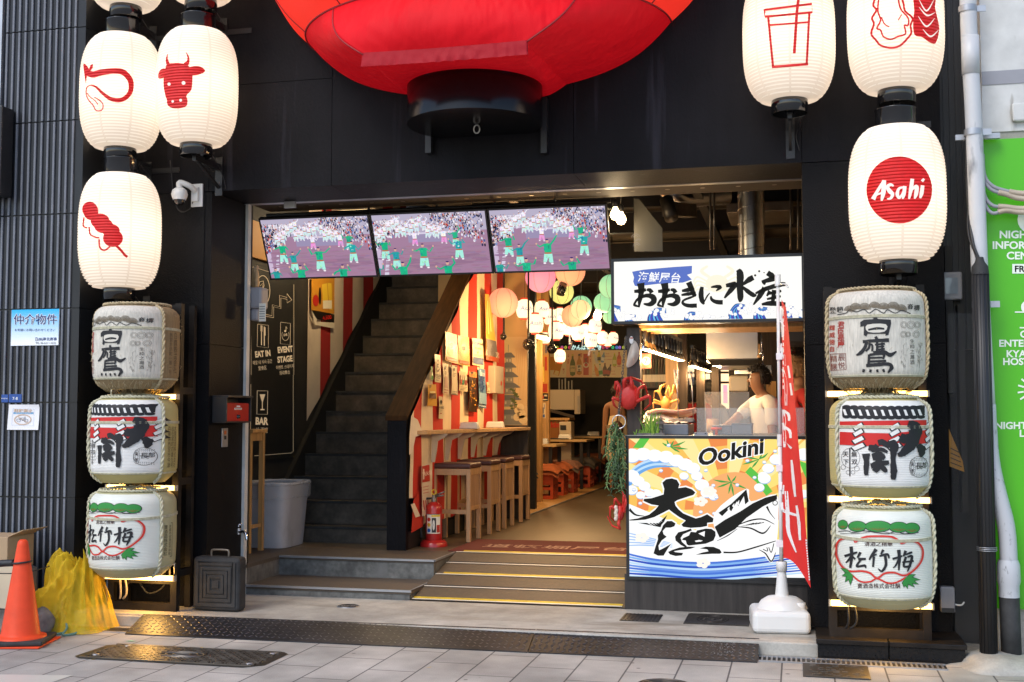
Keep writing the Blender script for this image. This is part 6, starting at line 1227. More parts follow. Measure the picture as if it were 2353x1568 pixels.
# mat
b = M(); MZ = LZ + .006; b.c = h('#5f1512'); b.box(-3.06, -1.0, 1.305, 2.34, LZ + .0005, MZ)
b.c = h('#b8917a'); c4 = crop(1.742, 1550, 1600)
for ch, x in zip('道頓堀屋台村', (690, 830, 990, 1140, 1290, 1425)): b.text(ch, lambda x_, y_, d: atZ(*c4(x_, y_), MZ + d), x, 1024, 122, .002, .012, sx=1.02) if False else None
def fm(x, y, d): return Vector((-2.72 + x, 1.78 + y, MZ + d))
for i, ch in enumerate('道頓堀屋台村'): b.text(ch, fm, i * .275, 0, .27, .0015, .012, up=1, sx=1.0)
b.text('さ', fm, 1.62, 0, .27, .0015, .012, up=1)
tag(b.build('door_mat', 'cloth'), 'dark red door mat with pale characters at the top of the ramp', 'mat')
# ---------------------------------------------------------------- far wall left of the hall
MY = 5.0; c3m = pm(MY - .005, c3)
t = thing('mural_wall', 'painted wall panel with a grey tiered pagoda beyond the striped curtain', 'wall', (-3.6, MY, LZ))
q = at(1212, 800, MY); b = M(); b.box(-4.3, q.x, MY, MY + .06, LZ, 3.74); b.build('panel', 'wood_dark', t)
b = M(); b.c = h('#d9bd8c'); b.box(-4.3, q.x - .002, MY - .004, MY, 1.33, 2.4); b.c = h('#cfae78'); b.box(-4.3, q.x - .002, MY - .004, MY, 2.4, 3.4)
tiers = [(1085, 930, 60), (1085, 1020, 72), (1090, 1105, 84), (1092, 1200, 100), (1085, 1310, 118), (1085, 1440, 140)]
for x, y, w in tiers:
    b.c = h('#8d8a80'); b.rect(x - w * .45, y, x + w * .45, y + 95, c3m, .001); b.c = h('#6c6f70'); b.poly([(x - w, y + 30), (x - w * .4, y - 10), (x + w * .4, y - 10), (x + w, y + 30), (x + w * .9, y + 36), (x - w * .9, y + 36)], c3m, .002)
    b.c = h('#c9c2ae')
    for k in (-1, 1): b.rect(x + k * w * .22 - 6, y + 48, x + k * w * .22 + 6, y + 72, c3m, .003)
b.c = h('#8d8a80'); b.poly([(1020, 1568), (1030, 1490), (1170, 1490), (1210, 1568)], c3m, .0015); b.stroke([(1082, 915), (1084, 850)], 5, c3m, .002, None, False)
b.c = h('#5c6a3a')
for k in range(14): x, y = 1108 + (k * 37) % 60, 1250 + (k * 53) % 180; b.disc(x, y, 17, c3m, .0035, 10, 8)
b.c = h('#6a4a2a'); b.stroke([(1140, 1440), (1138, 1330), (1145, 1240)], 6, c3m, .0034)
b.c = h('#e6cf9c')
for x, y, r_ in ((1165, 1440, 30), (1190, 1410, 34), (1200, 1470, 40), (1160, 1500, 34), (1215, 1520, 40)): b.disc(x, y, r_, c3m, .004)
b.c = h('#c9a25c')
for k in range(6): b.stroke([(1150 + k * 18, 880), (1175 + k * 14, 1180), (1190 + k * 11, 1400)], 2.5, c3m, .002)
b.build('mural', 'print', t)
for (ua, ub, y_, lab) in ((1213, 1226, 6.4, 'pale pine post beside the pagoda mural'), (1228, 1243, 7.2, 'knotty pine board post behind the bar counter end')):
    qa, qb = at(ua, 900, y_), at(ub, 900, y_); b = M(); b.box(qa.x, qb.x, y_, y_ + .12, LZ + .01, 3.4); tag(b.build('pine_post', 'wood_pine'), lab, 'post')
b = M(); qa, qb = at(1243, 900, 8.5), at(1261, 900, 8.5); b.box(qa.x, qb.x, 8.5, 8.6, LZ + .01, 3.4); tag(b.build('pine_wall', 'wood_pine'), 'pine board wall with posters left of the drinks menu', 'wall')
mq = pm(8.49, c3)
for nm, lab, q4, c_, dr in (('drink_poster', 'yellow drink poster on the pine board wall', (1378, 945, 1440, 1285), '#d0923a', ('#f0d060', '#b83a20')), ('price_poster', 'black and white price poster under the yellow drink poster', (1374, 1285, 1440, 1355), '#2a2018', ('#c03020', '#e0d0b0')), ('review_notice', 'small white review notice on the pine board wall', (1374, 1370, 1418, 1510), '#e0c8a0', ('#4a5a80', '#4a6aa8'))):
    t = thing(nm, lab, 'poster', mq(q4[0], q4[3], 0)); b = M(); b.c = h(c_); b.rect(*q4, mq, .0); b.c = h(dr[0]); x0, y0, x1, y1 = q4; b.rect(x0 + 8, y0 + (y1 - y0) * .3, x0 + 26, y0 + (y1 - y0) * .7, mq, .002); b.c = h(dr[1]); b.rect(x0 + 8, y1 - (y1 - y0) * .25, x1 - 8, y1 - 8, mq, .002); b.rect(x0 + 30, y0 + 14, x1 - 10, y0 + (y1 - y0) * .4, mq, .002); b.build('sheet', 'print', t)
# back wall, drinks board
DY = 13.0; ct = crop(4.2368, 2180, 1350); mb = pm(DY, ct)
t = thing('drinks_menu_board', 'long drinks menu board with a neon style header over the dark opening', 'menu board', mb(720, 680, 0))
b = M(); b.c = h('#eddcb8'); b.rect(0, 215, 1400, 680, mb, 0); b.c = h('#f0c49a'); b.rect(360, 222, 625, 678, mb, .002); b.rect(625, 222, 800, 678, mb, .0025)
def bot(x, y, w, hh, c_, cap, lab, rot=0):
    cs_, sn = math.cos(rot), math.sin(rot); f = lambda px_, py_, d: mb(x + px_ * cs_ - py_ * sn, y + px_ * sn + py_ * cs_, d)
    b.c = h(c_); b.poly(smoothpoly([(-w / 2, hh / 2), (-w / 2, -hh * .1), (-w * .2, -hh * .32), (-w * .16, -hh * .5), (w * .16, -hh * .5), (w * .2, -hh * .32), (w / 2, -hh * .1), (w / 2, hh / 2)], 2), f, .004); b.c = h(cap); b.rect(-w * .2, -hh * .56, w * .2, -hh * .46, f, .005); b.c = h(lab); b.rect(-w * .48, hh * .02, w * .48, hh * .36, f, .006)
bot(468, 470, 84, 330, '#5c6a2c', '#d8c060', '#d9c48c'); bot(580, 460, 84, 320, '#c98a3a', '#5a4a3a', '#e8dcc0'); b.c = h('#c8402a'); b.rect(650, 280, 740, 640, mb, .004); b.c = h('#f0e0c8'); b.disc(695, 470, 48, mb, .005); b.c = h('#c8402a'); b.disc(695, 465, 30, mb, .006); b.c = h('#2a1a14'); b.text('まる', mb, 695, 372, 62, .006, .02, vert=True, pitch=.9); b.text('大吟醸', mb, 468, 520, 26, .008, .01); b.text('獺祭', mb, 580, 500, 52, .008, .02, vert=True, pitch=1.3)
b.c = h('#d8942a'); b.rect(80, 325, 180, 555, mb, .004); b.poly([(200, 380), (300, 420), (235, 655), (140, 625)], mb, .004); b.c = h('#efd9a0'); b.poly([(180, 560), (240, 575), (225, 650), (150, 625)], mb, .005); b.rect(75, 300, 185, 330, mb, .005)
bot(860, 350, 50, 180, '#d8d8d0', '#5a86b0', '#c8d0d4', -.35); bot(915, 330, 60, 170, '#e0d040', '#2a2a2a', '#2a2a2a'); bot(985, 335, 56, 170, '#7aa6d0', '#d8e4ec', '#e8eef2', .2); bot(1178, 380, 66, 200, '#a8b820', '#d8d030', '#e0e0b0'); bot(1256, 360, 66, 200, '#c8421c', '#b83418', '#e0602a'); bot(870, 560, 54, 190, '#e08a28', '#d8c030', '#e8a030', -.3); bot(940, 560, 66, 200, '#cfd8c8', '#3a9a3a', '#3f9a4a', -.1); bot(1015, 550, 70, 200, '#3a2018', '#8a3020', '#a83020'); bot(1085, 560, 66, 190, '#3a2018', '#2a2018', '#a83020', .3)
b.c = h('#b8301f'); b.text('八海 大吟醸', mb, 396, 300, 30, .004, .02, vert=True, pitch=.9); b.text('獺祭', mb, 612, 290, 36, .004, .02, vert=True, pitch=.95); b.text('八海 まる', mb, 768, 300, 30, .004, .02, vert=True, pitch=.9); b.text('酎ハイ', mb, 316, 545, 34, .004, .02, vert=True, pitch=.9)
for x, y, s_ in ((1060, 278, 'ラムネ'), (1068, 322, '翡翠エナジー'), (1078, 374, 'こつぶみかん'), (862, 578, 'オレンジ'), (846, 628, 'サイダー'), (1150, 575, 'コーラ'), (1140, 624, 'コーラゼロ'), (1176, 500, '緑茶'), (1254, 490, '烏龍茶')): b.text(s_, mb, x, y, 22, .004, .02)
b.build('printed_panel', 'print', t)
b = M(); b.c = h('#0b0e0c'); b.rect(180, 118, 1400, 214, mb, .004); b.rect(0, 110, 180, 214, mb, .004)
b.c = h('#d9fff4'); b.text('かんぱい飲物', mb, 700, 172, 92, .012, .03, sx=.92, shear=.12)
for x, c_ in ((205, '#d8e03a'), (290, '#ff7ab8'), (350, '#e8e84a'), (415, '#ff5a7a'), (985, '#ff5a7a'), (1050, '#e86aa8'), (1150, '#5aff9a'), (1215, '#6aa8ff'), (1265, '#d88aff'), (1330, '#f0f05a')): b.c = h(c_); b.ring(x, 172, 18, 6, mb, .012, 24, 12); b.stroke([(x - 8, 180), (x + 8, 164)], 5, mb, .012, None, False)
b.build('neon_header', 'lit', t)
b = M(); q0, q1 = mb(60, 1600, 0), mb(1450, 684, 0); b.box(q0.x - 3, q1.x + 3, DY + .06, DY + .1, LZ, q0.z + .0 if False else 4); tag(b.build('far_wall', 'dark_room'), 'dark far wall behind the drinks menu board', 'wall')
# box unit, cups, shelf
DB = 11.5; mc = pm(DB, ct); q0, q1 = mc(60, 1305, 0), mc(600, 885, 0)
t = thing('till_cabinet', 'tan wall cabinet with a slatted side below the drinks board', 'cabinet', (q0.x, DB, q0.z)); b = M(); qm = mc(495, 885, 0); b.box(q0.x - .5, qm.x, DB, DB + .5, mc(0, 1230, 0).z, q1.z); b.build('case', 'beige', t, bevel=.01); b = M(); b.box(qm.x + .004, q1.x, DB - .02, DB + .5, mc(0, 1300, 0).z, q1.z); b.build('end_panel', 'beige', t, bevel=.01)
b = M()
for k in range(14): z = mc(0, 1010 + k * 20, 0).z; b.box(qm.x + .06, q1.x - .01, DB - .026, DB - .02, z, z + .012)
b.build('vent_slats', 'grey_plastic', t)
b = M(); pa, pb = mc(60, 1230, .12), mc(500, 1350, .12); b.bar(pa, pb, .06, .05); b.build('support_beam', 'wood_dark', t)
mk('clear_plastic', (.6, .6, .58), .15, alpha=.45)
for k, (x, w, y0) in enumerate(((240, 26, 700), (290, 24, 715), (345, 30, 690), (400, 26, 740), (455, 24, 730))):
    p = mc(x, 884, -.25); r_ = (mc(x + w, 884, -.25) - p).length * .5; hh = mc(x, y0, -.25).z - p.z; b = M(); b.lathe([(r_ * .8, 0), (r_, hh), (r_ * .95, hh)], 14, p); o = tag(b.build('cup_stack', 'clear_plastic'), ('short clear cup stack, leftmost on the tan cabinet', 'thin clear cup stack second on the tan cabinet', 'tallest clear cup stack on the tan cabinet', 'shorter clear cup stack right of the tallest one', 'clear cup stack at the right end of the tan cabinet')[k], 'cups', 'clear cup stacks on the tan cabinet')
DT = 10.8; md = pm(DT, ct); q0, q1 = md(60, 1568, 0), md(415, 1365, 0); t = thing('service_table', 'small pine service table under the tan cabinet', 'table', (q0.x, DT, LZ)); b = M(); b.box(q0.x - .1, q1.x, DT, DT + .5, q1.z - .04, q1.z); b.build('top', 'wood_pine', t)
for x in (q0.x - .08, md(330, 1568, 0).x): b = M(); b.box(x, x + .05, DT + .02, DT + .07, LZ, q1.z - .04); b.build('leg', 'wood_pine', t)
b = M(); b.c = h('#8a5a2a'); b.box(q0.x, md(330, 0, 0).x, DT + .05, DT + .06, LZ + .3, q1.z - .05); b.c = h('#b02a1a'); b.text('king', md, 205, 1480, 130, -.045, .04); b.build('front_board', 'print', t)
p0, p1 = md(300, 1700, 0), md(500, 1430, 0); t = thing('vending_unit', 'small cream machine with a dark screen beside the service table', 'machine', (p0.x, DT - .3, LZ)); b = M(); b.box(p0.x, p1.x, DT - .3, DT - .02, LZ, p1.z); b.build('body', 'beige', t, bevel=.01); b = M(); q = md(345, 1530, .3); b.box(p0.x + .02, p0.x + .12, DT - .308, DT - .301, q.z - .04, q.z + .04); b.build('screen', 'black_plastic', t)
# tables and crates with cushions
mk('table_top', (.55, .36, .16), .45, var=[(5, .85, 1.12, (.6, 7, 7))])
def make_table(xr, y, w, dep, z, lab):
    t = thing('hall_table', lab, 'table', (xr - w / 2, y + dep / 2, LZ), 'wooden hall tables with black legs'); b = M(); b.box(xr - w, xr, y, y + dep, z - .035, z); b.build('top', 'table_top', t, bevel=.004)
    for x in (xr - w + .06, xr - .12):
        for yy in (y + .05, y + dep - .1): b = M(); b.box(x, x + .05, yy, yy + .05, LZ + .012, z - .036); b.build('leg', 'black_metal', t)
    return t
TB = [(1278, 1022, 8.0, 'nearest hall table with a tissue box at its right end'), (1348, 1011, 10.1, 'middle hall table with a dark menu folder'), (1389, 1003, 12.2, 'farthest hall table before the dark opening')]
for u, v, y, lab in TB:
    q = at(u, v, y); make_table(q.x, y - .02, 1.3, .8, q.z, lab)
for (u, v, y), lab in (((1243, 1018, 8.3), 'white tissue box on the nearest hall table'), ((1299, 1007, 10.4), 'white tissue box on the middle hall table'), ((1364, 1000, 12.5), 'white tissue box on the farthest hall table')):
    q = at(u, v, y); zt = at(*[(a, b_) for a, b_, c_, d_ in TB if abs(c_ - y) < .5][0], [c_ for a, b_, c_, d_ in TB if abs(c_ - y) < .5][0]).z; k = 1.15; tissue((q.x, y, zt + .001), lab, k)
for (u, v, y), lab in (((1276, 1010, 10.2), 'black menu folder on the middle hall table'), ((1327, 1002, 12.3), 'black menu folder on the farthest hall table')):
    q = at(u, v, y); zt = [at(a, b_, c_).z for a, b_, c_, d_ in TB if abs(c_ - y) < .5][0]; b = M(); b.box(q.x - .2, q.x + .2, y, y + .25, zt + .001, zt + .02); tag(b.build('menu_folder', 'black_plastic', bevel=.004), lab, 'menu')
def make_crate(xr, y, lab, cols):
    w, dd, hh = .44, .36, .37; z = LZ + .014; x0 = xr - w; t = thing('beer_crate', lab, 'crate seat', (xr - w / 2, y + dd / 2, z), 'crate seats with cushions'); b = M()
    for zz0, zz1 in ((0, .05), (.13, .17), (.2, hh)): b.box(x0, xr, y, y + .02, z + zz0, z + zz1); b.box(x0, xr, y + dd - .02, y + dd, z + zz0, z + zz1); b.box(xr - .02, xr, y + .02, y + dd - .02, z + zz0, z + zz1); b.box(x0, x0 + .02, y + .02, y + dd - .02, z + zz0, z + zz1)
    for x in (x0, x0 + w / 2 - .02, xr - .04): b.box(x, x + .04, y - .002, y + .022, z, z + hh)
    for yy in (y, y + dd / 2 - .02, y + dd - .04): b.box(xr - .022, xr + .002, yy, yy + .04, z, z + hh)
    b.box(x0 + .02, xr - .02, y + .02, y + dd - .02, z, z + .02); b.build('crate', 'crate', t)
    b = M(); b.c = h('#d8b070'); b.ring(x0 + w * .5, z + .28, .028, .008, lambda x, zz, d: Vector((x, y - .006, zz)), 0); b.build('emblem', 'print', t)
    for k, cc in enumerate(cols):
        b = M(); b.c = h(cc); off = .0 + .05 * k
        def f(i, j, k=k):
            u_, v_ = i - .5, j - .5; x = xr - w / 2 + u_ * (w + .1) + .04; yy = y + dd / 2 + v_ * (dd + .12) - .03; ed_ = max(abs(u_), abs(v_)) * 2; dr = max(0, x - xr) * .8 + max(0, y - yy) * .6 ; return Vector((x, yy, z + hh + .03 + .05 * k + .05 * (1 - ed_ ** 3) - dr * .75 + .012 * noise.noise((x * 9, yy * 9, k))))
        b.grid(f, 14, 14); b.grid(lambda i, j: f(i, j) + Vector((0, 0, -.05 * (1 - max(abs(i - .5), abs(j - .5)) * 2) - .004)), 14, 14); b.build('cushion', 'cushion', t)
    return t
CR = [(1154, 702, 7.72, ('#8f4a2c', '#a55a34'), 'beer crate seat with rust cushions nearest the bar counter end'), (1228, 674, 8.55, ('#a5522e', '#b05f38'), 'beer crate seat with orange brown cushions, second along the platform edge'), (1297, 655, 9.25, ('#6a625a', '#7a5548'), 'beer crate seat with mixed grey cushions, third along the platform edge'), (1412, 617, 10.6, ('#5a554f', '#6c655e'), 'beer crate seat with dark grey cushions before the middle table'), (1430, 590, 11.5, ('#6b5f58', '#8a5a40'), 'beer crate seat with grey and brown cushions behind the dark grey one'), (1486, 566, 12.7, ('#8f5636', '#9a5a3a'), 'beer crate seat with brown cushions farthest along the platform edge')]
for x, y_, yy, cc, lab in CR: q = at(*c4(x, y_), yy); make_crate(q.x, yy, lab, cc)
q = at(*c4(990, 750), 6.6); make_crate(q.x - .05, 6.6, 'beer crate seat with navy cushions half hidden by the partition', ('#2e3136', '#3a3d42')); q = at(*c4(1180, 600), 10.2); make_crate(q.x - .25, 10.0, 'beer crate seat with red brown cushions between the tables', ('#6a3024', '#7a3a2a'))
# ---------------------------------------------------------------- hanging lanterns
shade_mat('paper_white', (.8, .75, .65), (.8, .62, .38), (1, .84, .58, .62))
for nm, c_ in (('peach', (1, .45, .22)), ('pink', (.85, .25, .42)), ('orange', (1, .45, .18)), ('lime', (.8, .8, .22)), ('mint', (.3, .72, .42)), ('pale', (1, .72, .4))): c_ = tuple(x * .68 + .3 for x in c_); shade_mat('paper_' + nm, tuple(x * .8 for x in c_), c_, (*[x ** 1.6 for x in c_], .34))
mk('cap_red', (.55, .05, .02), .5, emis=(.8, .08, .02, .25)); mk('print_blue', (.06, .14, .4), .5, emis=(.05, .14, .4, .35)); mk('rib', (.35, .2, .12), .6)
def globe(cx, cy, rp, y, mat, lab, light=0):
    q = at(*c3(cx, cy), y); r = (at(*c3(cx + rp, cy), y) - q).length; t = thing('paper_globe_lantern', lab, 'lantern', q, 'coloured paper globe lanterns'); b = M(); n = 22; pr = [(.16 * r, .985 * r)]
    for i in range(n + 1): a = R(9 + 162 * i / n); pr += [(r * math.sin(a) - .002, r * math.cos(a)), (r * math.sin(a + R(3.4)) + .0015, r * math.cos(a + R(3.4)))]
    b.lathe(pr, 28, q); b.build('paper_shade', mat, t); b = M()
    for k in range(6): th = k * 1.047 + .3; b.tube([q + Vector((math.cos(th) * math.sin(a), math.sin(th) * math.sin(a), math.cos(a))) * (r + .001) for a in [R(10 + 16 * m) for m in range(11)]], .0022, 4)
    b.build('rib', 'rib', t); b = M(); b.tube([q + Vector((0, 0, r * .98)), q + Vector((.02, .02, max(r + .05, 3.7 - q.z)))], .004, 5); b.build('cord', 'black_plastic', t)
    if light: point('bulb', q + Vector((0, -.0, -r - .04)), light, (1, .74, .42), .05, t)
    return t
for a in ((1035, 475, 130, 4.2, 'paper_peach', 'large peach paper globe nearest the striped curtain', 0), (1370, 248, 134, 4.4, 'paper_pink', 'pink paper globe just under the right screen', 0), (1637, 190, 134, 4.4, 'paper_orange', 'large orange globe beside the pink one under the right screen', 0), (1560, 378, 107, 5.2, 'paper_lime', 'lime yellow globe behind the black cylinder spotlight', 0), (1735, 508, 96, 6.2, 'paper_mint', 'pale mint globe half hidden behind the cream globe', 0), (1731, 538, 88, 5.4, 'paper_pale', 'cream globe in front of the pale mint one', 0), (1658, 592, 98, 5.9, 'paper_orange', 'orange globe left of the cream globe', 0), (2000, 328, 106, 4.6, 'paper_mint', 'largest mint green globe beside the stall sign', 0), (1938, 475, 90, 5.4, 'paper_mint', 'middle mint green globe below the largest one', 0), (1992, 600, 62, 6.6, 'paper_mint', 'smallest mint green globe lowest beside the stall sign', 0)): globe(*a)
q = at(1409, 535, 5.2); 
def small_lantern(q, k, label):
    t = thing('round_beer_lantern', label, 'lantern', q, 'small white lanterns with blue lettering'); r, hh = .118, .26
    b = M(True); n = 10; pr = [(.05, hh / 2)]
    for i in range(n + 1): f = -1 + 2 * i / n; rr = .055 + (r - .055) * max(0, 1 - abs(f) ** 2.15) ** .5; pr += [(rr - .0015, -f * hh / 2 + .001), (rr + .001, -f * hh / 2 - hh / n * .45)]
    pr.append((.05, -hh / 2)); b.lathe(pr, 24); b.build('paper_shade', 'paper_white', t)
    b = M(True); b.lathe([(.05, hh / 2 - .01), (.056, hh / 2), (.056, hh / 2 + .02), (.05, hh / 2 + .021)], 18); b.build('top_ring', 'cap_red', t); b = M(True); b.lathe([(.05, -hh / 2 + .005), (.056, -hh / 2), (.056, -hh / 2 - .022), (.05, -hh / 2 - .022)], 18); b.build('bottom_ring', 'cap_red', t)
    b = M(True); th0 = .55
    def m_(x, y, d): th = th0 + x / r; f = max(-1, min(1, y / (hh / 2))); rr = .055 + (r - .055) * max(0, 1 - abs(f) ** 2.15) ** .5 + .005; return Vector((rr * math.sin(th), -rr * math.cos(th), y))
    b.text('Asahi', m_, 0, 0, .085, 0, .012, up=1, cut=.03, shear=.18); b.build('lettering', 'print_blue', t)
    b = M(True); b.tube([(0, 0, hh / 2 + .02), (.01, .0, hh / 2 + .5)], .003, 4); b.build('cord', 'black_plastic', t)
    return t
AL = [(1228, 528, 76), (1382, 532, 68), (1460, 600, 64), (1545, 585, 58), (1322, 660, 76), (1037, 680, 48), (1075, 768, 52), (1140, 808, 58), (1198, 665, 44), (1510, 724, 70), (1618, 700, 56), (1705, 745, 58), (1770, 724, 52), (1860, 680, 58), (1823, 808, 58), (1925, 787, 52), (1975, 815, 44), (2022, 790, 46), (1413, 790, 46), (1545, 950, 52), (1300, 795, 40), (1392, 720, 44)]
AN = ['upper left just right of the peach globe', 'behind the first lantern under the lime globe', 'below the lime globe', 'high, left of the orange globe', 'large, above the round black lamp', 'half behind the curtain edge, upper', 'half behind the curtain edge, lower', 'lowest at the left above the pagoda', 'small, behind the leftmost large one', 'large, under the orange globe', 'left of the middle of the cluster', 'in the middle of the cluster', 'right of the cluster middle', 'beside the bare hanging bulb', 'low, above the neon header', 'lower right, beside the stall post', 'small, lower right between two others', 'rightmost, beside the stall post', 'small, behind the long tube lamp', 'lowest, hanging before the drinks board', 'small, behind the round black lamp', 'small, in the middle behind the tube lamp']
proto = None
for k, (x, y, rp) in enumerate(AL):
    D = min(9.8, max(4.4, FPX * .112 / (rp / 2.24 / 1.74076) - 8.9 - 2.2)); D = 4.6 + (76 - rp) * .13
    q = at(*c3(x, y), D); sc_ = (rp / 2.24 / 1.74076) / ppm(*c3(x, y), D) / .118
    lab = 'small white lantern with blue lettering, ' + AN[k]
    if proto is None: proto = small_lantern(q, 0, lab); o = proto
    else: o = dup(proto, q, (k * .37) % .7 - .25, lab)
    o.scale = (sc_,) * 3
mk('ribbon_blue', (.02, .035, .12), .6)
for k, (x, y0, y1, sl) in enumerate(((1224, 635, 735, 0), (1222, 740, 815, 4), (1450, 695, 785, -8), (1062, 850, 935, 2), (1133, 892, 972, 3), (1245, 905, 962, -12), (1425, 852, 925, -4), (1632, 762, 850, 2), (1655, 818, 890, -12), (1750, 800, 862, -6), (1340, 800, 865, -18), (1815, 885, 950, -14))):
    D = 5.2 + (k % 4) * .6; mr = pm(D, c3); b = M(); b.m = 0; b.poly([(x - 9, y0), (x + 9, y0), (x + 9 + sl, y1), (x - 9 + sl, y1)], mr, 0); b.m = 1; b.c = h('#e8dcc0')
    b.text('アサヒビール', lambda a, c_, d: mr(a + sl * (c_ - y0) / (y1 - y0), c_, d), x, y0 + 10, (y1 - y0) / 6.6, .003, .02, vert=True, pitch=.98)
    t_ = ['under the first lantern', 'below the first ribbon', 'beside the tube lamp', 'left of the mural', 'before the mural', 'under the round black lamp', 'above the second black lamp', 'above the neon header', 'slanting above the neon header', 'right of the orange globe', 'slanting behind the tube lamp', 'before the drinks board'][k]
    tag(b.build('paper_ribbon', ['ribbon_blue', 'paint']), 'dark blue lettered ribbon hanging ' + t_, 'ribbon', 'blue ribbons under the lanterns')
def spot(x, y, rp, D, lab, kind='round'):
    q = at(*c3(x, y), D); r = (at(*c3(x + rp, y), D) - q).length; t = thing('black_spot_lamp', lab, 'spot lamp', q)
    b = M(); mt = Matrix.Rotation(R(60), 4, 'X') @ Matrix.Rotation(R(-15), 4, 'Y')
    if kind == 'round': b.lathe([(.001, r * .9), (r * .5, r * .85), (r * .85, r * .45), (r, -.1 * r), (r, -.35 * r), (r * .9, -.3 * r), (r * .3, r * .3)], 24, q, mt)
    else: mt = Matrix.Rotation(R(-22), 4, 'X') @ Matrix.Rotation(R(10), 4, 'Y'); b.lathe([(.001, r * 1.1), (r * .75, r * 1.1), (r * .75, -r * 1.1), (r * .68, -r * 1.1), (.001, -r * .9)], 24, q, mt)
    b.build('housing', 'gloss_black', t); b = M()
    for k in range(8): a = k * .785; b.tube([q + mt @ Vector((r * .98 * math.cos(a), r * .98 * math.sin(a), -.1 * r)), q + mt @ Vector((r * .55 * math.cos(a), r * .55 * math.sin(a), r * .86))], .003, 4)
    b.build('fin', 'iron_top', t); b = M(); b.tube([q + Vector((0, .03, r * .7)), q + Vector((0, .03, r * 1.9)), q + Vector((0, .03, 3.6 - q.z))], [.02, .012, .008], 8); b.build('stem', 'black_metal', t)
spot(1258, 845, 50, 4.2, 'round black lamp with ribs hanging under the white lanterns'); spot(1472, 888, 44, 5, 'black lamp left of the neon header'); spot(1037, 778, 30, 4.2, 'black lamp half hidden at the curtain edge'); spot(1562, 352, 48, 4.3, 'black cylinder spotlight in front of the lime globe', 'cyl')
t = thing('tube_lamp', 'bright white tube lamp slanting among the white lanterns', 'lamp', at(*c3(1380, 785), 6.5)); b = M(); b.tube([at(*c3(1310, 770), 6.5), at(*c3(1450, 800), 6.6)], .03, 8); b.build('tube', 'fluoro', t); b = M(); b.tube([at(*c3(1308, 740), 6.5), at(*c3(1452, 775), 6.6)], .02, 6); b.build('holder', 'iron_top', t)
mk('bulb_glow', (1, .85, .55), .4, emis=(1, .72, .36, 9))
def bulb(q, lab, r=.045, w=0):
    t = thing('bare_bulb', lab, 'bulb', q); b = M(); b.lathe([(.001, -r), (r * .6, -r * .82), (r, -.1 * r), (r * .85, .5 * r), (r * .45, 1.2 * r), (r * .4, 1.5 * r)], 16, q); b.build('glass', 'bulb_glow', t); b = M(); b.lathe([(r * .45, 1.4 * r), (r * .55, 1.5 * r), (r * .5, 2.6 * r), (r * .2, 3 * r)], 12, q); b.tube([q + Vector((0, 0, 2.9 * r)), q + Vector((0, 0, max(.2, 3.7 - q.z)))], .005, 5); b.build('socket', 'black_plastic', t)
    if w: point('bulb_light', q + Vector((0, -.06, -.1)), w, (1, .76, .46), .05, t)
bulb(at(*c3(1882, 592), 5.5), 'bare glowing bulb on a cord before the mint globes', .055, 14)
bulb(at(1414, 494, .75), 'glowing bulb nearest the right screen edge', .045, 5); bulb(at(1427, 505, .9), 'glowing bulb in a wire loop beside the stall sign', .045, 0)
# light from the lantern cluster itself
for k, (x, y, D, w_) in enumerate(((1270, 830, 3.5, 46), (1480, 860, 6.6, 40), (1800, 880, 7.2, 34), (1300, 900, 9.4, 50))):
    o = [c for c in COL.objects if c.get('category') == 'lantern' and c.name.startswith('round_beer')][k * 4]; point('bulb', at(*c3(x, y), D), w_, (1, .6, .25), .1, None)
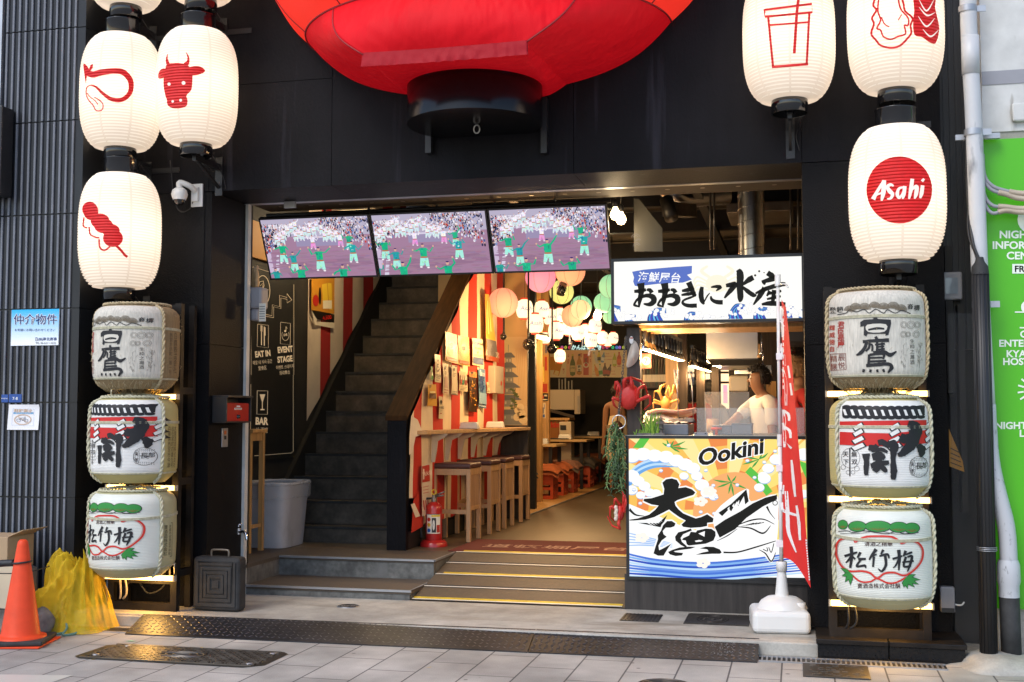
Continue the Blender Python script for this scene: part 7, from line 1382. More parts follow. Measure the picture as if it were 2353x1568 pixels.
# ---------------------------------------------------------------- screens
TY0, TY1, TZ0, TZ1 = .5, .25, 2.62, 3.115
xsT = [-4.432, -3.435, -2.425, -1.443]
def tv(k):
    x0, x1 = xsT[k] + .004, xsT[k + 1] - .004; lab = ('left', 'middle', 'right')[k] + ' of the three tilted screens showing a street dance parade'
    t = thing('hanging_screen', lab, 'screen', ((x0 + x1) / 2, TY0, TZ0), 'tilted screens over the entrance')
    def P(x, y, d): f = 1 - y; return Vector((x0 + (x1 - x0) * x, TY0 + (TY1 - TY0) * f, TZ0 + (TZ1 - TZ0) * f)) + Vector((0, -.89, -.45)) * d
    b = M(); b.add([P(0, 0, 0), P(1, 0, 0), P(1, 1, 0), P(0, 1, 0), P(0, 0, -.05), P(1, 0, -.05), P(1, 1, -.05), P(0, 1, -.05)], [(0, 3, 2, 1), (4, 5, 6, 7), (0, 1, 5, 4), (2, 3, 7, 6), (0, 4, 7, 3), (1, 2, 6, 5)]); b.build('casing', 'black_plastic', t)
    r2 = random.Random(31); b = M(); A_ = (x1 - x0) / .553; ox = (0, -.1, -.02)[k]
    S = lambda x, y, d: P(.015 + .97 * min(1, max(0, x)), .025 + .945 * min(1, max(0, y)), d)
    b.c = h('#a27e9a'); b.rect(0, 0, 1, 1, S, .002); b.c = h('#b5adc4'); b.rect(0, 0, 1, .3, S, .0022); b.c = h('#9a8fb0'); b.rect(.3, .3, .75, .47, S, .0022); b.c = h('#93708c'); b.poly([(.1, .75), (.9, .68), (1, .8), (.2, 1)], S, .0022)
    b.c = h('#d3cbe0'); b.poly([(.22, .3), (.26, .1), (.28, .1), (.25, .3)], S, .0024); b.poly([(.28, .31), (.72, .3), (.72, .33), (.28, .34)], S, .0024); b.poly([(.04, 1), (.1, .55), (.12, .55), (.08, 1)], S, .0024)
    b.c = h('#c9b6d0'); b.poly([(.0, .56), (.04, .56), (.04, .9), (0, .9)], S, .0023)
    for q in range(160): b.c = tuple(v * r2.uniform(.9, 1.1) for v in h('#9d7994')); b.disc(r2.uniform(.05, .95), r2.uniform(.5, .97), r2.uniform(.02, .09), S, .00245 + q * 1e-6, r2.uniform(.004, .02), 8)
    def blob(x, y, w, hh, cc, dd, n=7): b.c = cc; b.disc(x, y, w / A_, S, dd, hh, n)
    cw = [h(c_) for c_ in ('#e8e6f2', '#2a2f55', '#4a5f9a', '#d8d4e6', '#1d2238', '#b8b4cc', '#7a8fc0', '#f2eef6', '#33303e', '#c83f3a')]
    for q in range(520):
        if q < 200: x = abs(r2.gauss(0, .11)); y = r2.uniform(.1, .6 - x * 1.2)
        else: x = r2.uniform(.55, 1.0); y = r2.uniform(.0, .12 + (x - .55) * 1.0)
        x += ox * .3
        if not (0 <= x <= 1 and 0 < y < 1): continue
        s_ = .7 + y * .5; blob(x, y, .016 * s_, .026 * s_, r2.choice(cw), .0028 + q * 1e-6, 6); blob(x, y - .036 * s_, .009 * s_, .011 * s_, h(r2.choice(['#2a2028', '#c89a88', '#1c1a22', '#d8b0a0'])), .0033 + q * 1e-6, 6)
    def dancer(x, y, s_, top, low, d0, up_=True):
        x += ox
        if not -.05 < x < 1.05: return
        sk = h('#d8a898'); blob(x, y - .35 * s_, .04 * s_, .05 * s_, sk, d0 + .0004, 10); b.c = h('#2c2466'); b.disc(x, y - .385 * s_, .04 * s_ / A_, S, d0 + .0006, .018 * s_, 8)
        e1, e2, e3 = r2.uniform(-.1, .2), r2.uniform(-.15, .15), r2.uniform(-.12, .12)
        b.c = h(top); b.poly([(x - .1 * s_ / A_, y - .28 * s_), (x + .1 * s_ / A_, y - .28 * s_), (x + .085 * s_ / A_, y), (x - .085 * s_ / A_, y)], S, d0)
        b.stroke([(x - .08 * s_ / A_, y - .25 * s_), (x - .2 * s_ / A_, y - .2 * s_), (x - .27 * s_ / A_, y - (.22 + e1) * s_)], [.07 * s_ / A_, .065 * s_ / A_, .03 * s_ / A_], S, d0 + .0001, None, False) if up_ else None
        b.stroke([(x + .08 * s_ / A_, y - .25 * s_), (x + .18 * s_ / A_, y - (.27 + e2) * s_), (x + (.22 + e3) * s_ / A_, y - (.4 + e2) * s_)], [.06 * s_ / A_, .055 * s_ / A_, .028 * s_ / A_], S, d0 + .0001, None, False)
        b.c = sk; b.disc(x + (.22 + e3) * s_ / A_, y - (.42 + e2) * s_, .025 * s_ / A_, S, d0 + .0003, .03 * s_, 6); b.disc(x - .28 * s_ / A_, y - (.24 + e1) * s_, .025 * s_ / A_, S, d0 + .0003, .03 * s_, 6)
        for q in range(9): b.c = tuple(v * r2.uniform(.55, 1.35) for v in h(top)); b.disc(x + r2.uniform(-.085, .085) * s_ / A_, y - r2.uniform(.03, .27) * s_, r2.uniform(.015, .035) * s_ / A_, S, d0 + .00022 + q * 1e-6, r2.uniform(.02, .05) * s_, 6)
        b.c = h('#b86a4a'); b.rect(x - .088 * s_ / A_, y - .04 * s_, x + .088 * s_ / A_, y, S, d0 + .0003)
        b.c = h(low); b.stroke([(x - .04 * s_ / A_, y), (x - .1 * s_ / A_, y + .22 * s_)], [.1 * s_ / 1.4, .05 * s_], S, d0, None, False); b.stroke([(x + .04 * s_ / A_, y), (x + .07 * s_ / A_, y + .24 * s_)], [.1 * s_ / 1.4, .05 * s_], S, d0, None, False)
        for q in range(8): b.c = tuple(v * r2.uniform(.6, 1.2) for v in h(low)); b.disc(x + r2.uniform(-.09, .09) * s_ / A_, y + r2.uniform(.02, .2) * s_, r2.uniform(.01, .03) * s_ / A_, S, d0 + .00022 + q * 1e-6, r2.uniform(.02, .05) * s_, 6)
        b.c = h('#f4eef4'); b.disc(x - .11 * s_ / A_, y + .25 * s_, .04 * s_ / A_, S, d0 + .0002, .025 * s_, 6); b.disc(x + .08 * s_ / A_, y + .27 * s_, .04 * s_ / A_, S, d0 + .0002, .025 * s_, 6)
    for x, y in ((.12, .34), (.14, .38), (.18, .34), (.31, .3), (.37, .29), (.62, .3), (.58, .32), (.66, .33), (.24, .2), (.32, .13), (.46, .16), (.16, .3), (.2, .27), (.34, .26), (.4, .22), (.44, .24), (.49, .22), (.56, .2), (.6, .26), (.65, .28), (.69, .3), (.28, .16), (.52, .14)): dancer(x, y, .29, '#eeeaf6', '#cfe6ea', .005 + y * .001)
    for x, y in ((.46, .42), (.72, .4)): dancer(x, y, .36, '#f0ecf6', '#e79ad6', .0056)
    for x, y, s_, cc in ((.16, .6, .54, '#1fae84'), (.25, .76, .52, '#2a9ca0'), (.5, .73, .6, '#22b486'), (.8, .44, .42, '#27ae86'), (.82, .62, .54, '#2aa4a8'), (.3, 1.05, .66, '#22b086'), (.7, 1.06, .66, '#1fae84'), (.06, 1.04, .56, '#2a9c94')): dancer(x + (.02 if k == 1 else 0), y, s_, cc, '#a8ecdc', .006 + y * .001)
    b.c = h('#f6f2fa'); b.text('若獅子連', S, .155, .12, .075, .0085, .01, sx=.62)
    b.build('picture', 'screen', t); return t
for k in range(3): tv(k)
b = M(); b.tube([(-4.43, .42, 3.17), (-1.44, .42, 3.17)], .016, 8)
for x in (-3.9, -3.5, -2.9, -2.4, -1.9): b.tube([(x, .42, 3.17), (x, .46, 3.34)], .012, 6); b.bar((x, .42, 3.17), (x, .4, 2.9), .03, .01)
tag(b.build('screen_rail', 'black_metal'), 'black ceiling rail carrying the three tilted screens', 'rail')
# ---------------------------------------------------------------- seafood stall
c5s, c7s = crop(2.4122, 2400, 700), crop(1.96, 2450, 1700); c6 = crop(2.614, 2400, 1250); c8 = crop(2.341, 2380, 1480)
stall = thing('seafood_stall', 'seafood stall counter with dark timber base and post under the white lit sign', 'stall', (-.6, .4, 0))
p0 = at(1437, 1400, .0); p1 = at(1861, 1332, .0)
b = M(); b.box(-1.285, .05, .005, .9, 0, .262); b.box(-1.275, .05, .12, .9, .262, 1.262); b.build('base_panel', 'wood_black', stall, bevel=.003)
b = M(); b.box(-1.28, .05, .005, 1.0, 1.285, 1.3); b.build('counter_top', 'steel', stall)
q0, q1 = at(1441, 900, .1), at(1471, 900, .1); b = M(); b.box(q0.x, q1.x, .1, .2, 1.3, 2.12); b.build('post', 'wood_dark', stall)
b = M(); b.box(-1.2, .045, .3, .9, 2.125, 2.16); b.build('canopy_board', 'wood_pine', stall)
def sign(name, lab, u0, v0, u1, v1, dep):
    a_, c_ = at(u0, v1, 0), at(u1, v0, 0); t = thing(name, lab, 'sign', ((a_.x + c_.x) / 2, .0, a_.z)); b = M(); f = .022
    b.box(a_.x, c_.x, .004, dep, a_.z, c_.z); 
    for s in ((a_.x, c_.x, a_.z, a_.z + f), (a_.x, c_.x, c_.z - f, c_.z), (a_.x, a_.x + f, a_.z + f, c_.z - f), (c_.x - f, c_.x, a_.z + f, c_.z - f)): b.box(s[0], s[1], -.012, .004, s[2], s[3])
    b.build('frame', 'black_metal', t); return t, a_, c_, f
def clampmp(mp, a_, c_, f):
    def m(x, y, d): p = mp(x, y, d); p.x = min(max(p.x, a_.x + f), c_.x - f); p.z = min(max(p.z, a_.z + f), c_.z - f); return p
    return m
INK = h('#1d1d1b')
t, a_, c_, f = sign('stall_sign', 'white lit sign with large black brush characters and blue waves above the stall', 1405, 582, 1848.5, 746, .14)
mp = clampmp(pm(.003, c5s), a_, c_, f); b = M()
b.c = h('#fffdf6', 1.0); b.rect(90, 690, 1990, 1450, mp, .0)
b.c = h('#fdf3dc'); b.disc(1130, 1050, 110, mp, .001, 85)
for s_ in (-1, 1):
    for k in range(4): b.stroke([(1130 + s_ * 80, 1040 + k * 24), (1130 + s_ * 190, 985 + k * 40), (1130 + s_ * 230, 1040 + k * 50)], 16, mp, .001)
    b.stroke([(1130 + s_ * 70, 990), (1130 + s_ * 150, 930), (1130 + s_ * 90, 880)], [26, 34, 20], mp, .001)
b.c = h('#5b74c4'); b.poly([(310, 935), (420, 915), (700, 890), (888, 878), (886, 950), (840, 965), (886, 1010), (800, 1040), (560, 1052), (360, 1076), (335, 1070), (320, 1030), (328, 990)], mp, .0015)
b.c = h('#ffffff'); b.text('海鮮屋台', mp, 572, 992, 104, .0026, .012, rot=-.03, shear=.12, jag=.02)
wv = [(120, 1415, 190, 150), (300, 1420, 110, 70), (560, 1420, 190, 130), (880, 1415, 130, 90), (1030, 1415, 90, 60), (1180, 1410, 80, 40), (1330, 1390, 170, 140), (1560, 1390, 150, 110), (1830, 1380, 100, 110), (1950, 1390, 60, 90)]
rw = random.Random(12)
for x, y, w, hh in wv:
    for k in range(9):
        b.c = h(('#2b2f8c', '#4ba3dc', '#5a43b0', '#2b58b4', '#7cc4ec')[k % 5]); o = k / 8; b.stroke([(x - w * .5 + w * .75 * o, y), (x - w * .45 + w * .5 * o, y - hh * (.45 + .15 * o)), (x - w * .1 + w * .4 * o, y - hh * (1 - .28 * o)), (x + w * .42, y - hh * (.98 - .34 * o))], [w * .1, w * .095, w * .07, w * .02], mp, .0016 + k * .0001)
    for k in range(16): xx = x - w * .45 + rw.uniform(0, w * 1.25); yy = y - hh * rw.uniform(.25, 1.02); r_ = rw.uniform(9, 19); b.c = h('#b9bfdc'); b.disc(xx, yy, r_ + 2, mp, .0028 + k * .00002, n=12); b.c = h('#fffdf8'); b.disc(xx, yy, r_, mp, .0032 + k * .00002, n=12)
b.c = INK; D = .0045
def br(pts, w, m=mp, d=D): b.stroke(pts, [x * 1.28 for x in w], m, d, None, True, .05)
for ox in (0, 230):
    br([(330 + ox, 1125), (390 + ox, 1120), (445 + ox, 1108)], [22, 34, 20]); br([(392 + ox, 1045), (400 + ox, 1120), (385 + ox, 1200), (375 + ox, 1280)], [60, 44, 36, 8]); br([(385 + ox, 1275), (345 + ox, 1262), (330 + ox, 1250), (370 + ox, 1195), (450 + ox, 1165), (510 + ox, 1180), (518 + ox, 1220), (480 + ox, 1250), (420 + ox, 1245)], [8, 20, 16, 20, 30, 44, 44, 34, 10]); br([(450 + ox, 1110), (480 + ox, 1112), (500 + ox, 1140)], [16, 30, 36])
br([(790, 1120), (850, 1110), (905, 1085)], [18, 34, 30]); br([(785, 1160), (850, 1150), (925, 1140)], [14, 28, 20]); br([(855, 1035), (880, 1090), (905, 1150), (930, 1165)], [44, 40, 36, 14]); br([(925, 1165), (870, 1185), (810, 1210), (800, 1240), (850, 1262), (935, 1262)], [10, 18, 16, 22, 30, 34])
br([(985, 1080), (975, 1150), (985, 1215), (1005, 1250)], [26, 40, 36, 12]); br([(1000, 1235), (1035, 1170), (1060, 1140)], [10, 12, 6]); br([(1070, 1085), (1120, 1078), (1160, 1085), (1120, 1120)], [10, 26, 30, 8]); br([(1070, 1170), (1080, 1205), (1130, 1228), (1185, 1230)], [12, 24, 34, 36])
br([(1330, 915), (1352, 960), (1350, 1080), (1355, 1190), (1345, 1228)], [30, 56, 52, 46, 10]); br([(1215, 1070), (1275, 1060), (1300, 1062), (1255, 1120), (1200, 1190)], [26, 40, 44, 38, 12]); br([(1480, 990), (1440, 1010), (1380, 1060)], [40, 44, 16]); br([(1375, 1080), (1420, 1120), (1480, 1160), (1510, 1158)], [16, 34, 36, 10])
for x, y, r_ in ((1536, 930, 10), (1583, 944, 6), (1497, 970, 11)): b.disc(x, y, r_, mp, D)
br([(1615, 945), (1660, 975), (1680, 1000)], [40, 44, 20]); br([(1560, 1035), (1660, 1005), (1720, 985)], [22, 44, 24]); br([(1590, 1040), (1580, 1060)], [20, 20]); br([(1500, 1145), (1600, 1100), (1740, 1060), (1790, 1055)], [14, 34, 36, 30]); br([(1590, 1090), (1540, 1170), (1480, 1255)], [40, 38, 10]); br([(1640, 1120), (1610, 1170)], [30, 14]); br([(1620, 1150), (1700, 1130), (1750, 1120)], [16, 28, 16]); br([(1610, 1200), (1700, 1180), (1745, 1172)], [14, 28, 14]); br([(1560, 1250), (1650, 1240), (1790, 1250)], [16, 40, 30]); br([(1680, 1110), (1672, 1180), (1665, 1245)], [34, 32, 26])
b.build('lit_face', 'lit', t)
t, a_, c_, f = sign('stall_front_sign', 'lit panel with black characters, a leaping fish and waves on the stall front', 1440, 1003, 1858, 1331, .1)
mp = clampmp(pm(.003, c7s), a_, c_, f); b = M()
OR, YL = h('#ee9a4e'), h('#fbe07c'); b.c = YL; b.rect(100, 90, 1540, 1200, mp, 0)
for k in range(15):                                       # rays and checks
    a0 = math.pi + k * math.pi / 14; a1 = a0 + math.pi / 28; 
    if k % 2 == 0:
        for m in range(9):
            r0, r1 = 240 + m * 95, 240 + (m + 1) * 95; b.c = h(('#ef8f4e', '#f7c25e')[(m + k // 2) % 2]); aa = a0 - .02; bb = a0 + math.pi / 14; b.poly([(900 + r0 * math.cos(aa), 660 + r0 * .95 * math.sin(aa)), (900 + r1 * math.cos(aa), 660 + r1 * .95 * math.sin(aa)), (900 + r1 * math.cos(bb), 660 + r1 * .95 * math.sin(bb)), (900 + r0 * math.cos(bb), 660 + r0 * .95 * math.sin(bb))], mp, .0008)
    else: b.c = h('#fdeaa0'); b.poly([(900, 660), (900 + 1000 * math.cos(a0 + .02), 660 + 950 * math.sin(a0 + .02)), (900 + 1000 * math.cos(a1 + .06), 660 + 950 * math.sin(a1 + .06))], mp, .0009)
b.c = h('#f6b070'); b.disc(960, 700, 330, mp, .0012, 330, 40)
b.c = h('#fafdff'); b.poly([(100, 620), (560, 800), (900, 900), (1540, 900), (1540, 1200), (100, 1200)], mp, .0016)
b.c = h('#5fc24a'); b.poly([(160, 180), (215, 100), (290, 100), (235, 185)], mp, .0014); b.stroke([(1060, 350), (1150, 430), (1230, 540)], 60, mp, .0014, None, False); b.poly([(1460, 280), (1540, 300), (1540, 420), (1500, 380)], mp, .0014)
b.c = h('#3fa04a')
for x, y, ls in ((450, 170, ((-60, -30), (-25, -55), (30, -45), (120, -40), (140, 20), (80, 45))), (930, 450, ((-140, -20), (-110, 40), (-30, -60), (-20, 90), (40, -50), (20, 110), (120, 50))), (1150, 270, ((-120, -30), (-130, 40), (-60, 70), (20, -40), (70, -50)))):
    for dx, dy in ls: b.stroke([(x, y), (x + dx * .55, y + dy * .5 + 4), (x + dx, y + dy)], [2, 16, 2], mp, .0018)
for s in (-14, 16, 46, 76): b.c = h(('#6ea8e6', '#bfe0fa')[(s // 2) % 2]); b.stroke([(110, 440 + s), (190, 340 + s * .7), (320, 285 + s * .6), (480, 290 + s * .5)], [30, 26, 20, 8], mp, .0017 + s * 1e-6)
for x, y, r_ in ((150, 240, 70), (240, 230, 64), (330, 240, 60), (420, 250, 60), (500, 280, 60), (570, 310, 60), (630, 340, 56), (660, 400, 44), (700, 470, 56), (740, 530, 50), (790, 560, 36), (150, 400, 60), (200, 440, 50), (250, 480, 46), (290, 530, 40), (150, 510, 46), (220, 550, 36), (340, 540, 44), (560, 400, 36), (1280, 270, 50), (1220, 340, 46), (1190, 420, 50), (1150, 490, 40), (1500, 230, 60), (1180, 400, 40), (1500, 540, 40)):
    b.c = h('#a9c2f0'); b.disc(x + 3, y + 6, r_, mp, .0019, r_ * .8, 18); b.c = h('#ffffff'); b.disc(x, y, r_, mp, .0021, r_ * .78, 18)
for x, y in ((440, 160), (380, 358), (732, 356), (790, 474), (815, 568), (692, 682), (797, 694), (168, 507), (218, 614), (1058, 280), (1190, 292), (1114, 412), (978, 470), (1275, 205)): b.c = h('#8fb4ec'); b.disc(x, y + 2, 16, mp, .0022, 14, 14); b.c = h('#ffffff'); b.disc(x, y, 14, mp, .0024, 9, 14)
for k in range(9): b.c = h(('#4c78d8', '#86b6ee', '#2f55c0', '#bcdcf8', '#6a94e4')[k % 5]); y = 1040 + k * 17; b.stroke([(110, y - 30 + k * 5), (350, y + 20), (700, y + 46), (1050, y + 20), (1530, y - 50 + k * 4)], [14, 18, 22, 18, 10], mp, .0018 + k * 1e-5)
for k in range(5): b.c = h('#a9c6f2'); b.stroke([(130, 850 + k * 24), (260, 880 + k * 16), (470, 930 + k * 8)], [8, 12, 3], mp, .0018); b.stroke([(1050 + k * 10, 730 + k * 10), (1130, 690), (1200, 650)], [4, 14, 4], mp, .0018)
for x, y in ((690, 600), (710, 1085), (760, 520), (230, 885)):
    b.c = h('#fff6ec')
    for k in range(5): b.disc(x + 32 * math.cos(k * 1.257), y + 22 * math.sin(k * 1.257), 26, mp, .0026, 19, 12)
D = .0036; WT = h('#ffffff')
def ob(pts, w, o=22, d=D):                         # black brush stroke with its white edge
    w = w if isinstance(w, list) else [w] * len(pts); b.c = WT; b.stroke(pts, [x + o * 2 for x in w], mp, d - .0008, None, True); b.c = INK; b.stroke(pts, w, mp, d, None, True, .04)
b.c = WT; b.poly(smoothpoly([(800, 690), (1050, 500), (1085, 600), (1280, 545), (1300, 700), (1290, 900), (1250, 1080), (1130, 985), (880, 1010), (830, 900)]), mp, .0027)
b.c = INK; b.poly([(800, 800), (880, 745), (1000, 680), (1100, 615), (1200, 570), (1290, 548), (1290, 585), (1180, 640), (1050, 730), (960, 820), (840, 885)], mp, .0031)
b.poly([(830, 690), (930, 620), (1050, 505), (1068, 600), (1040, 625), (1030, 560), (985, 640), (975, 600), (930, 680), (915, 660), (860, 716)], mp, .0031); b.c = WT
for k in range(4): b.poly([(900 + k * 38, 660 - k * 24), (918 + k * 38, 640 - k * 26), (915 + k * 38, 672 - k * 18)], mp, .0034)
b.c = INK; b.stroke([(820, 910), (900, 870), (980, 815)], [3, 9, 3], mp, .0032); b.stroke([(870, 1000), (980, 998), (1120, 960), (1280, 910)], [14, 12, 12, 6], mp, .0032); b.stroke([(960, 795), (1080, 750), (1180, 740), (1270, 780)], [4, 12, 10, 4], mp, .0032); b.stroke([(960, 798), (1080, 810), (1180, 850), (1240, 790)], [4, 12, 14, 4], mp, .0032)
for k in range(4): b.stroke([(1010 + k * 36, 795 - k * 4), (1110 + k * 26, 770 - k * 2)], [2, 7], mp, .0032, None, False)
b.stroke([(1210, 640), (1235, 690), (1275, 740)], [18, 8, 3], mp, .0032); b.ring(1275, 612, 18, 6, mp, .0032); b.stroke([(1150, 980), (1200, 1010), (1245, 1070), (1280, 1000)], [4, 10, 12, 4], mp, .0032); b.stroke([(1180, 975), (1215, 990), (1210, 960)], 7, mp, .0032); b.stroke([(1225, 960), (1245, 1000), (1265, 930)], 7, mp, .0032)
b.stroke([(130, 660), (180, 705), (250, 715)], [22, 14, 3], mp, .0034); b.poly([(195, 768), (360, 770), (430, 705), (385, 805)], mp, .0032); b.c = WT
for k in range(6): b.poly([(270 + k * 18, 768 - k * 5), (280 + k * 18, 764 - k * 6), (330 + k * 12, 800 - k * 8)], mp, .0034)
c9 = crop(1.978, 2480, 1900); mg = clampmp(pm(.003, c9), a_, c_, f)
GL = ([(335,62),(365,35),(410,28),(450,40),(470,75),(462,105),(520,97),(570,115),(597,140),(580,160),(540,172),(455,200),(432,215),(440,245),(465,275),(500,305),(560,330),(600,345),(640,335),(690,312),(740,345),(735,375),(690,380),(690,405),(640,415),(560,420),(500,412),(485,395),(520,362),(470,335),(420,300),(388,275),(340,300),(270,335),(200,355),(110,362),(75,362),(75,355),(140,345),(230,315),(280,275),(305,243),(250,235),(185,207),(190,190),(250,185),(345,155),(350,110)],
 [(372,366),(410,365),(440,385),(430,408),(400,418),(362,418),(338,445),(345,470),(370,490),(330,520),(305,560),(310,597),(345,580),(405,545),(375,590),(345,640),(300,640),(265,622),(280,570),(300,510),(298,480),(325,440),(340,400)],
 [(560,425),(520,440),(460,455),(435,490),(440,520),(480,555),(520,575),(530,565),(490,530),(480,500),(500,470),(570,440)], [(560,450),(545,480),(500,500),(490,515),(520,520),(528,550),(545,560),(680,545),(740,520),(757,480),(755,450),(725,428),(680,425),(610,440),(600,455)],
 [(380,610),(410,595),(470,575),(540,568),(600,570),(560,585),(480,595),(425,605),(440,612),(500,618),(490,638),(440,643),(395,630)], [(630,582),(680,568),(740,570),(790,590),(805,615),(790,625),(730,625),(650,630),(600,632),(650,615),(700,605),(690,590)])
for g in GL: b.c = WT; b.stroke(g + g[:1], 24, mg, .0033, None, False)
for g in GL: b.c = INK; b.poly(g, mg, .004)
b.c = WT; b.poly([(620, 465), (672, 445), (668, 490), (640, 475)], mg, .0046); b.poly([(592, 522), (625, 515), (655, 520), (640, 528), (600, 532)], mg, .0046)
for o_, cc in ((.075, WT), (.034, INK)): b.c = cc; b.text('Ookini', mp, 930, 208, 172, .0036 if cc == WT else .0044, o_, rot=.2, shear=.22, sx=1.1)
b.build('lit_face', 'lit', t)
# counter goods
q0, q1 = at(*c6(432, 1285), .22), at(*c6(922, 1168), .22); t = thing('ice_tray', 'grey seafood tray of ice with crab legs and shells on the stall counter', 'tray', ((q0.x + q1.x) / 2, .3, 1.3)); mk('tray_grey', (.2, .22, .26), .45); b = M(); b.box(q0.x, q1.x, .22, .75, 1.3, q1.z); b.build('tray', 'tray_grey', t, bevel=.006)
mk('ice', (.8, .8, .78), .3, bump=(40, .8, .01)); b = M(); b.grid(lambda i, j: Vector((q0.x + .01 + (q1.x - q0.x - .02) * i, .23 + .51 * j, q1.z + .01 + .08 * math.sin(j * 3.1) * (1.1 - i) + .02 * noise.noise((i * 14, j * 9, 0)))), 24, 12); b.build('ice_bed', 'ice', t)
def on(x, y, yy): return at(*c6(x, y), yy)
rs = random.Random(6)
for k in range(14):
    cl = thing('crab_piece', 'pink and white boiled crab leg lying on the ice tray', 'crab piece', on(700, 1080, .4), 'crab legs on the ice tray'); b = M(); dx, dy = rs.uniform(-30, 30), k * 6 - 44; P = [on(470 + k * 9 + dx, 1085 + dy * .6, .35 + k * .03), on(620 + k * 12, 1050 + dy * .7, .36 + k * .03), on(800 + k * 8, 1062 + dy * .7, .36 + k * .03), on(1000 + dx * .5, 1030 + dy * .7, .36 + k * .03)]; pp_, ww = spline([tuple(p) for p in P], [.022, .018, .012, .005], 5); b.c = h(('#f2b49a', '#fbeee4', '#ee8058', '#f8dccb')[k % 4]); b.tube(pp_, [w * (.8 if i % 5 == 0 else 1) * (.7 + .05 * (k % 5)) for i, w in enumerate(ww)], 7); b.build('leg_shell', 'print', cl)
for k, (x, y) in enumerate(((640, 1140), (760, 1150), (850, 1140), (930, 1130), (560, 1130))):
    p = on(x, y, .3 + .02 * k); b = lump(p, (.05, .045, .025), k * 3.1, 18, .5); o = b.build('oyster_shell', 'rock'); tag(o, 'rough grey oyster shell on the ice tray', 'oyster', 'oyster shells on the ice tray')
t = thing('potted_grass', 'small green tuft of artificial grass on the stall counter', 'plant', on(540, 1285, .1)); b = M(); g0 = on(540, 1280, .1)
for k in range(150):
    a = rs.uniform(0, 6.28); L = rs.uniform(.05, .2) if k < 90 else rs.uniform(.02, .05); sp_ = .05 if k < 90 else .1; x0 = g0 + Vector((rs.uniform(-sp_, sp_) * 1.1 - (.02 if k >= 90 else 0), rs.uniform(-.03, .03), 0)); lean = L * rs.uniform(.1, .7); b.c = h(rs.choice(['#6f9a2a', '#8cb83a', '#4f7a22', '#a8cc4a'])); e = x0 + Vector((lean * math.cos(a), lean * math.sin(a) * .5, L)); w = Vector((.003, 0, 0)); m_ = x0.lerp(e, .6) + Vector((0, 0, L * .12)); b.add([x0 - w, x0 + w, m_ + w * .8, m_ - w * .8, e], [(0, 1, 2, 3), (3, 2, 4)])
b.build('blades', 'leaf', t); b = M(); b.box(g0.x - .11, g0.x + .1, .07, .14, 1.3, 1.315); b.build('base', 'rock', t)
t = thing('stone_lantern', 'tiny black stone lantern ornament on the stall counter', 'ornament', on(637, 1285, .1)); g0 = on(637, 1284, .1); b = M(); b.lathe([(.03, 0), (.03, .015), (.014, .02), (.014, .045), (.03, .05), (.03, .055), (.02, .058), (.02, .085), (.045, .085), (.042, .092), (.016, .11), (.012, .115), (.03, .118), (.006, .135), (.001, .15)], 6, g0, smooth=False); b.build('body', 'rock', t)
# glass guards, bracket
mk('guard_glass', (.8, .8, .78), .06, alpha=.16, streak=(20, (1, 1, 1), (.9, .88, .84), .5, .8))
for (x0, y0, x1, y1, yy, lab) in ((1015, 998, 2170, 1285, .2, 'low misted glass guard along the front of the stall counter'), (1095, 830, 1560, 1270, .75, 'taller glass guard behind the front one at the stall')):
    a_, c_ = on(x0, y1, yy), on(x1, y0, yy); b = M(); b.box(a_.x, min(c_.x, .045), yy, yy + .006, 1.301, c_.z); tag(b.build('glass_guard', 'guard_glass'), lab, 'glass guard')
a_, c_ = on(984, 1290, .08), on(1126, 1255, .08); b = M(); b.box(a_.x, c_.x, .06, .1, 1.3, c_.z); b.m = 1; b.box(a_.x + .012, a_.x + .02, .058, .06, 1.31, 1.318); b.box(c_.x - .02, c_.x - .012, .058, .06, 1.31, 1.318); tag(b.build('glass_clamp', ['grey_plastic', 'black']), 'grey metal clamp holding the front glass guard', 'clamp')
for x0, x1, y0, lab in ((1190, 1380, 1180, 'grey food container behind the front glass guard, left of the pair'), (1385, 1590, 1160, 'grey food container behind the front glass guard, right of the pair')): a_, c_ = on(x0, 1285, .5), on(x1, y0, .5); b = M(); b.box(a_.x, c_.x, .4, .7, 1.3, c_.z - .01); b.m = 1; b.box(a_.x - .004, c_.x + .004, .395, .705, c_.z - .01, c_.z); tag(b.build('food_container', ['tray_grey', 'iron_top'], bevel=.003), lab, 'container')
a_ = on(1180, 1070, .9); b = M(); b.lathe([(.05, -.05), (.05, .06), (.042, .062), (.042, -.04), (.001, -.04)], 20, (a_.x, .9, 1.36)); b.c = (1, 1, 1); tag(b.build('sauce_pot', 'wood_light'), 'mustard coloured round pot behind the glass guard', 'pot')
b = M(); b.box(-1.1, .04, .75, 1.35, 1.15, 1.3); b.build('grill_bench', 'steel'); tag(bpy.data.objects['grill_bench'], 'steel grill bench behind the stall counter', 'bench')
a_ = on(1225, 1225, .45); b = M(); b.lathe([(.012, 0), (.012, .04)], 8, (a_.x, .38, 1.3)); b.tube([(a_.x - .04, .38, 1.345), (a_.x + .04, .38, 1.345)], .012, 8); tag(b.build('gas_valve', 'orange'), 'orange gas valve on the stall counter behind glass', 'valve')
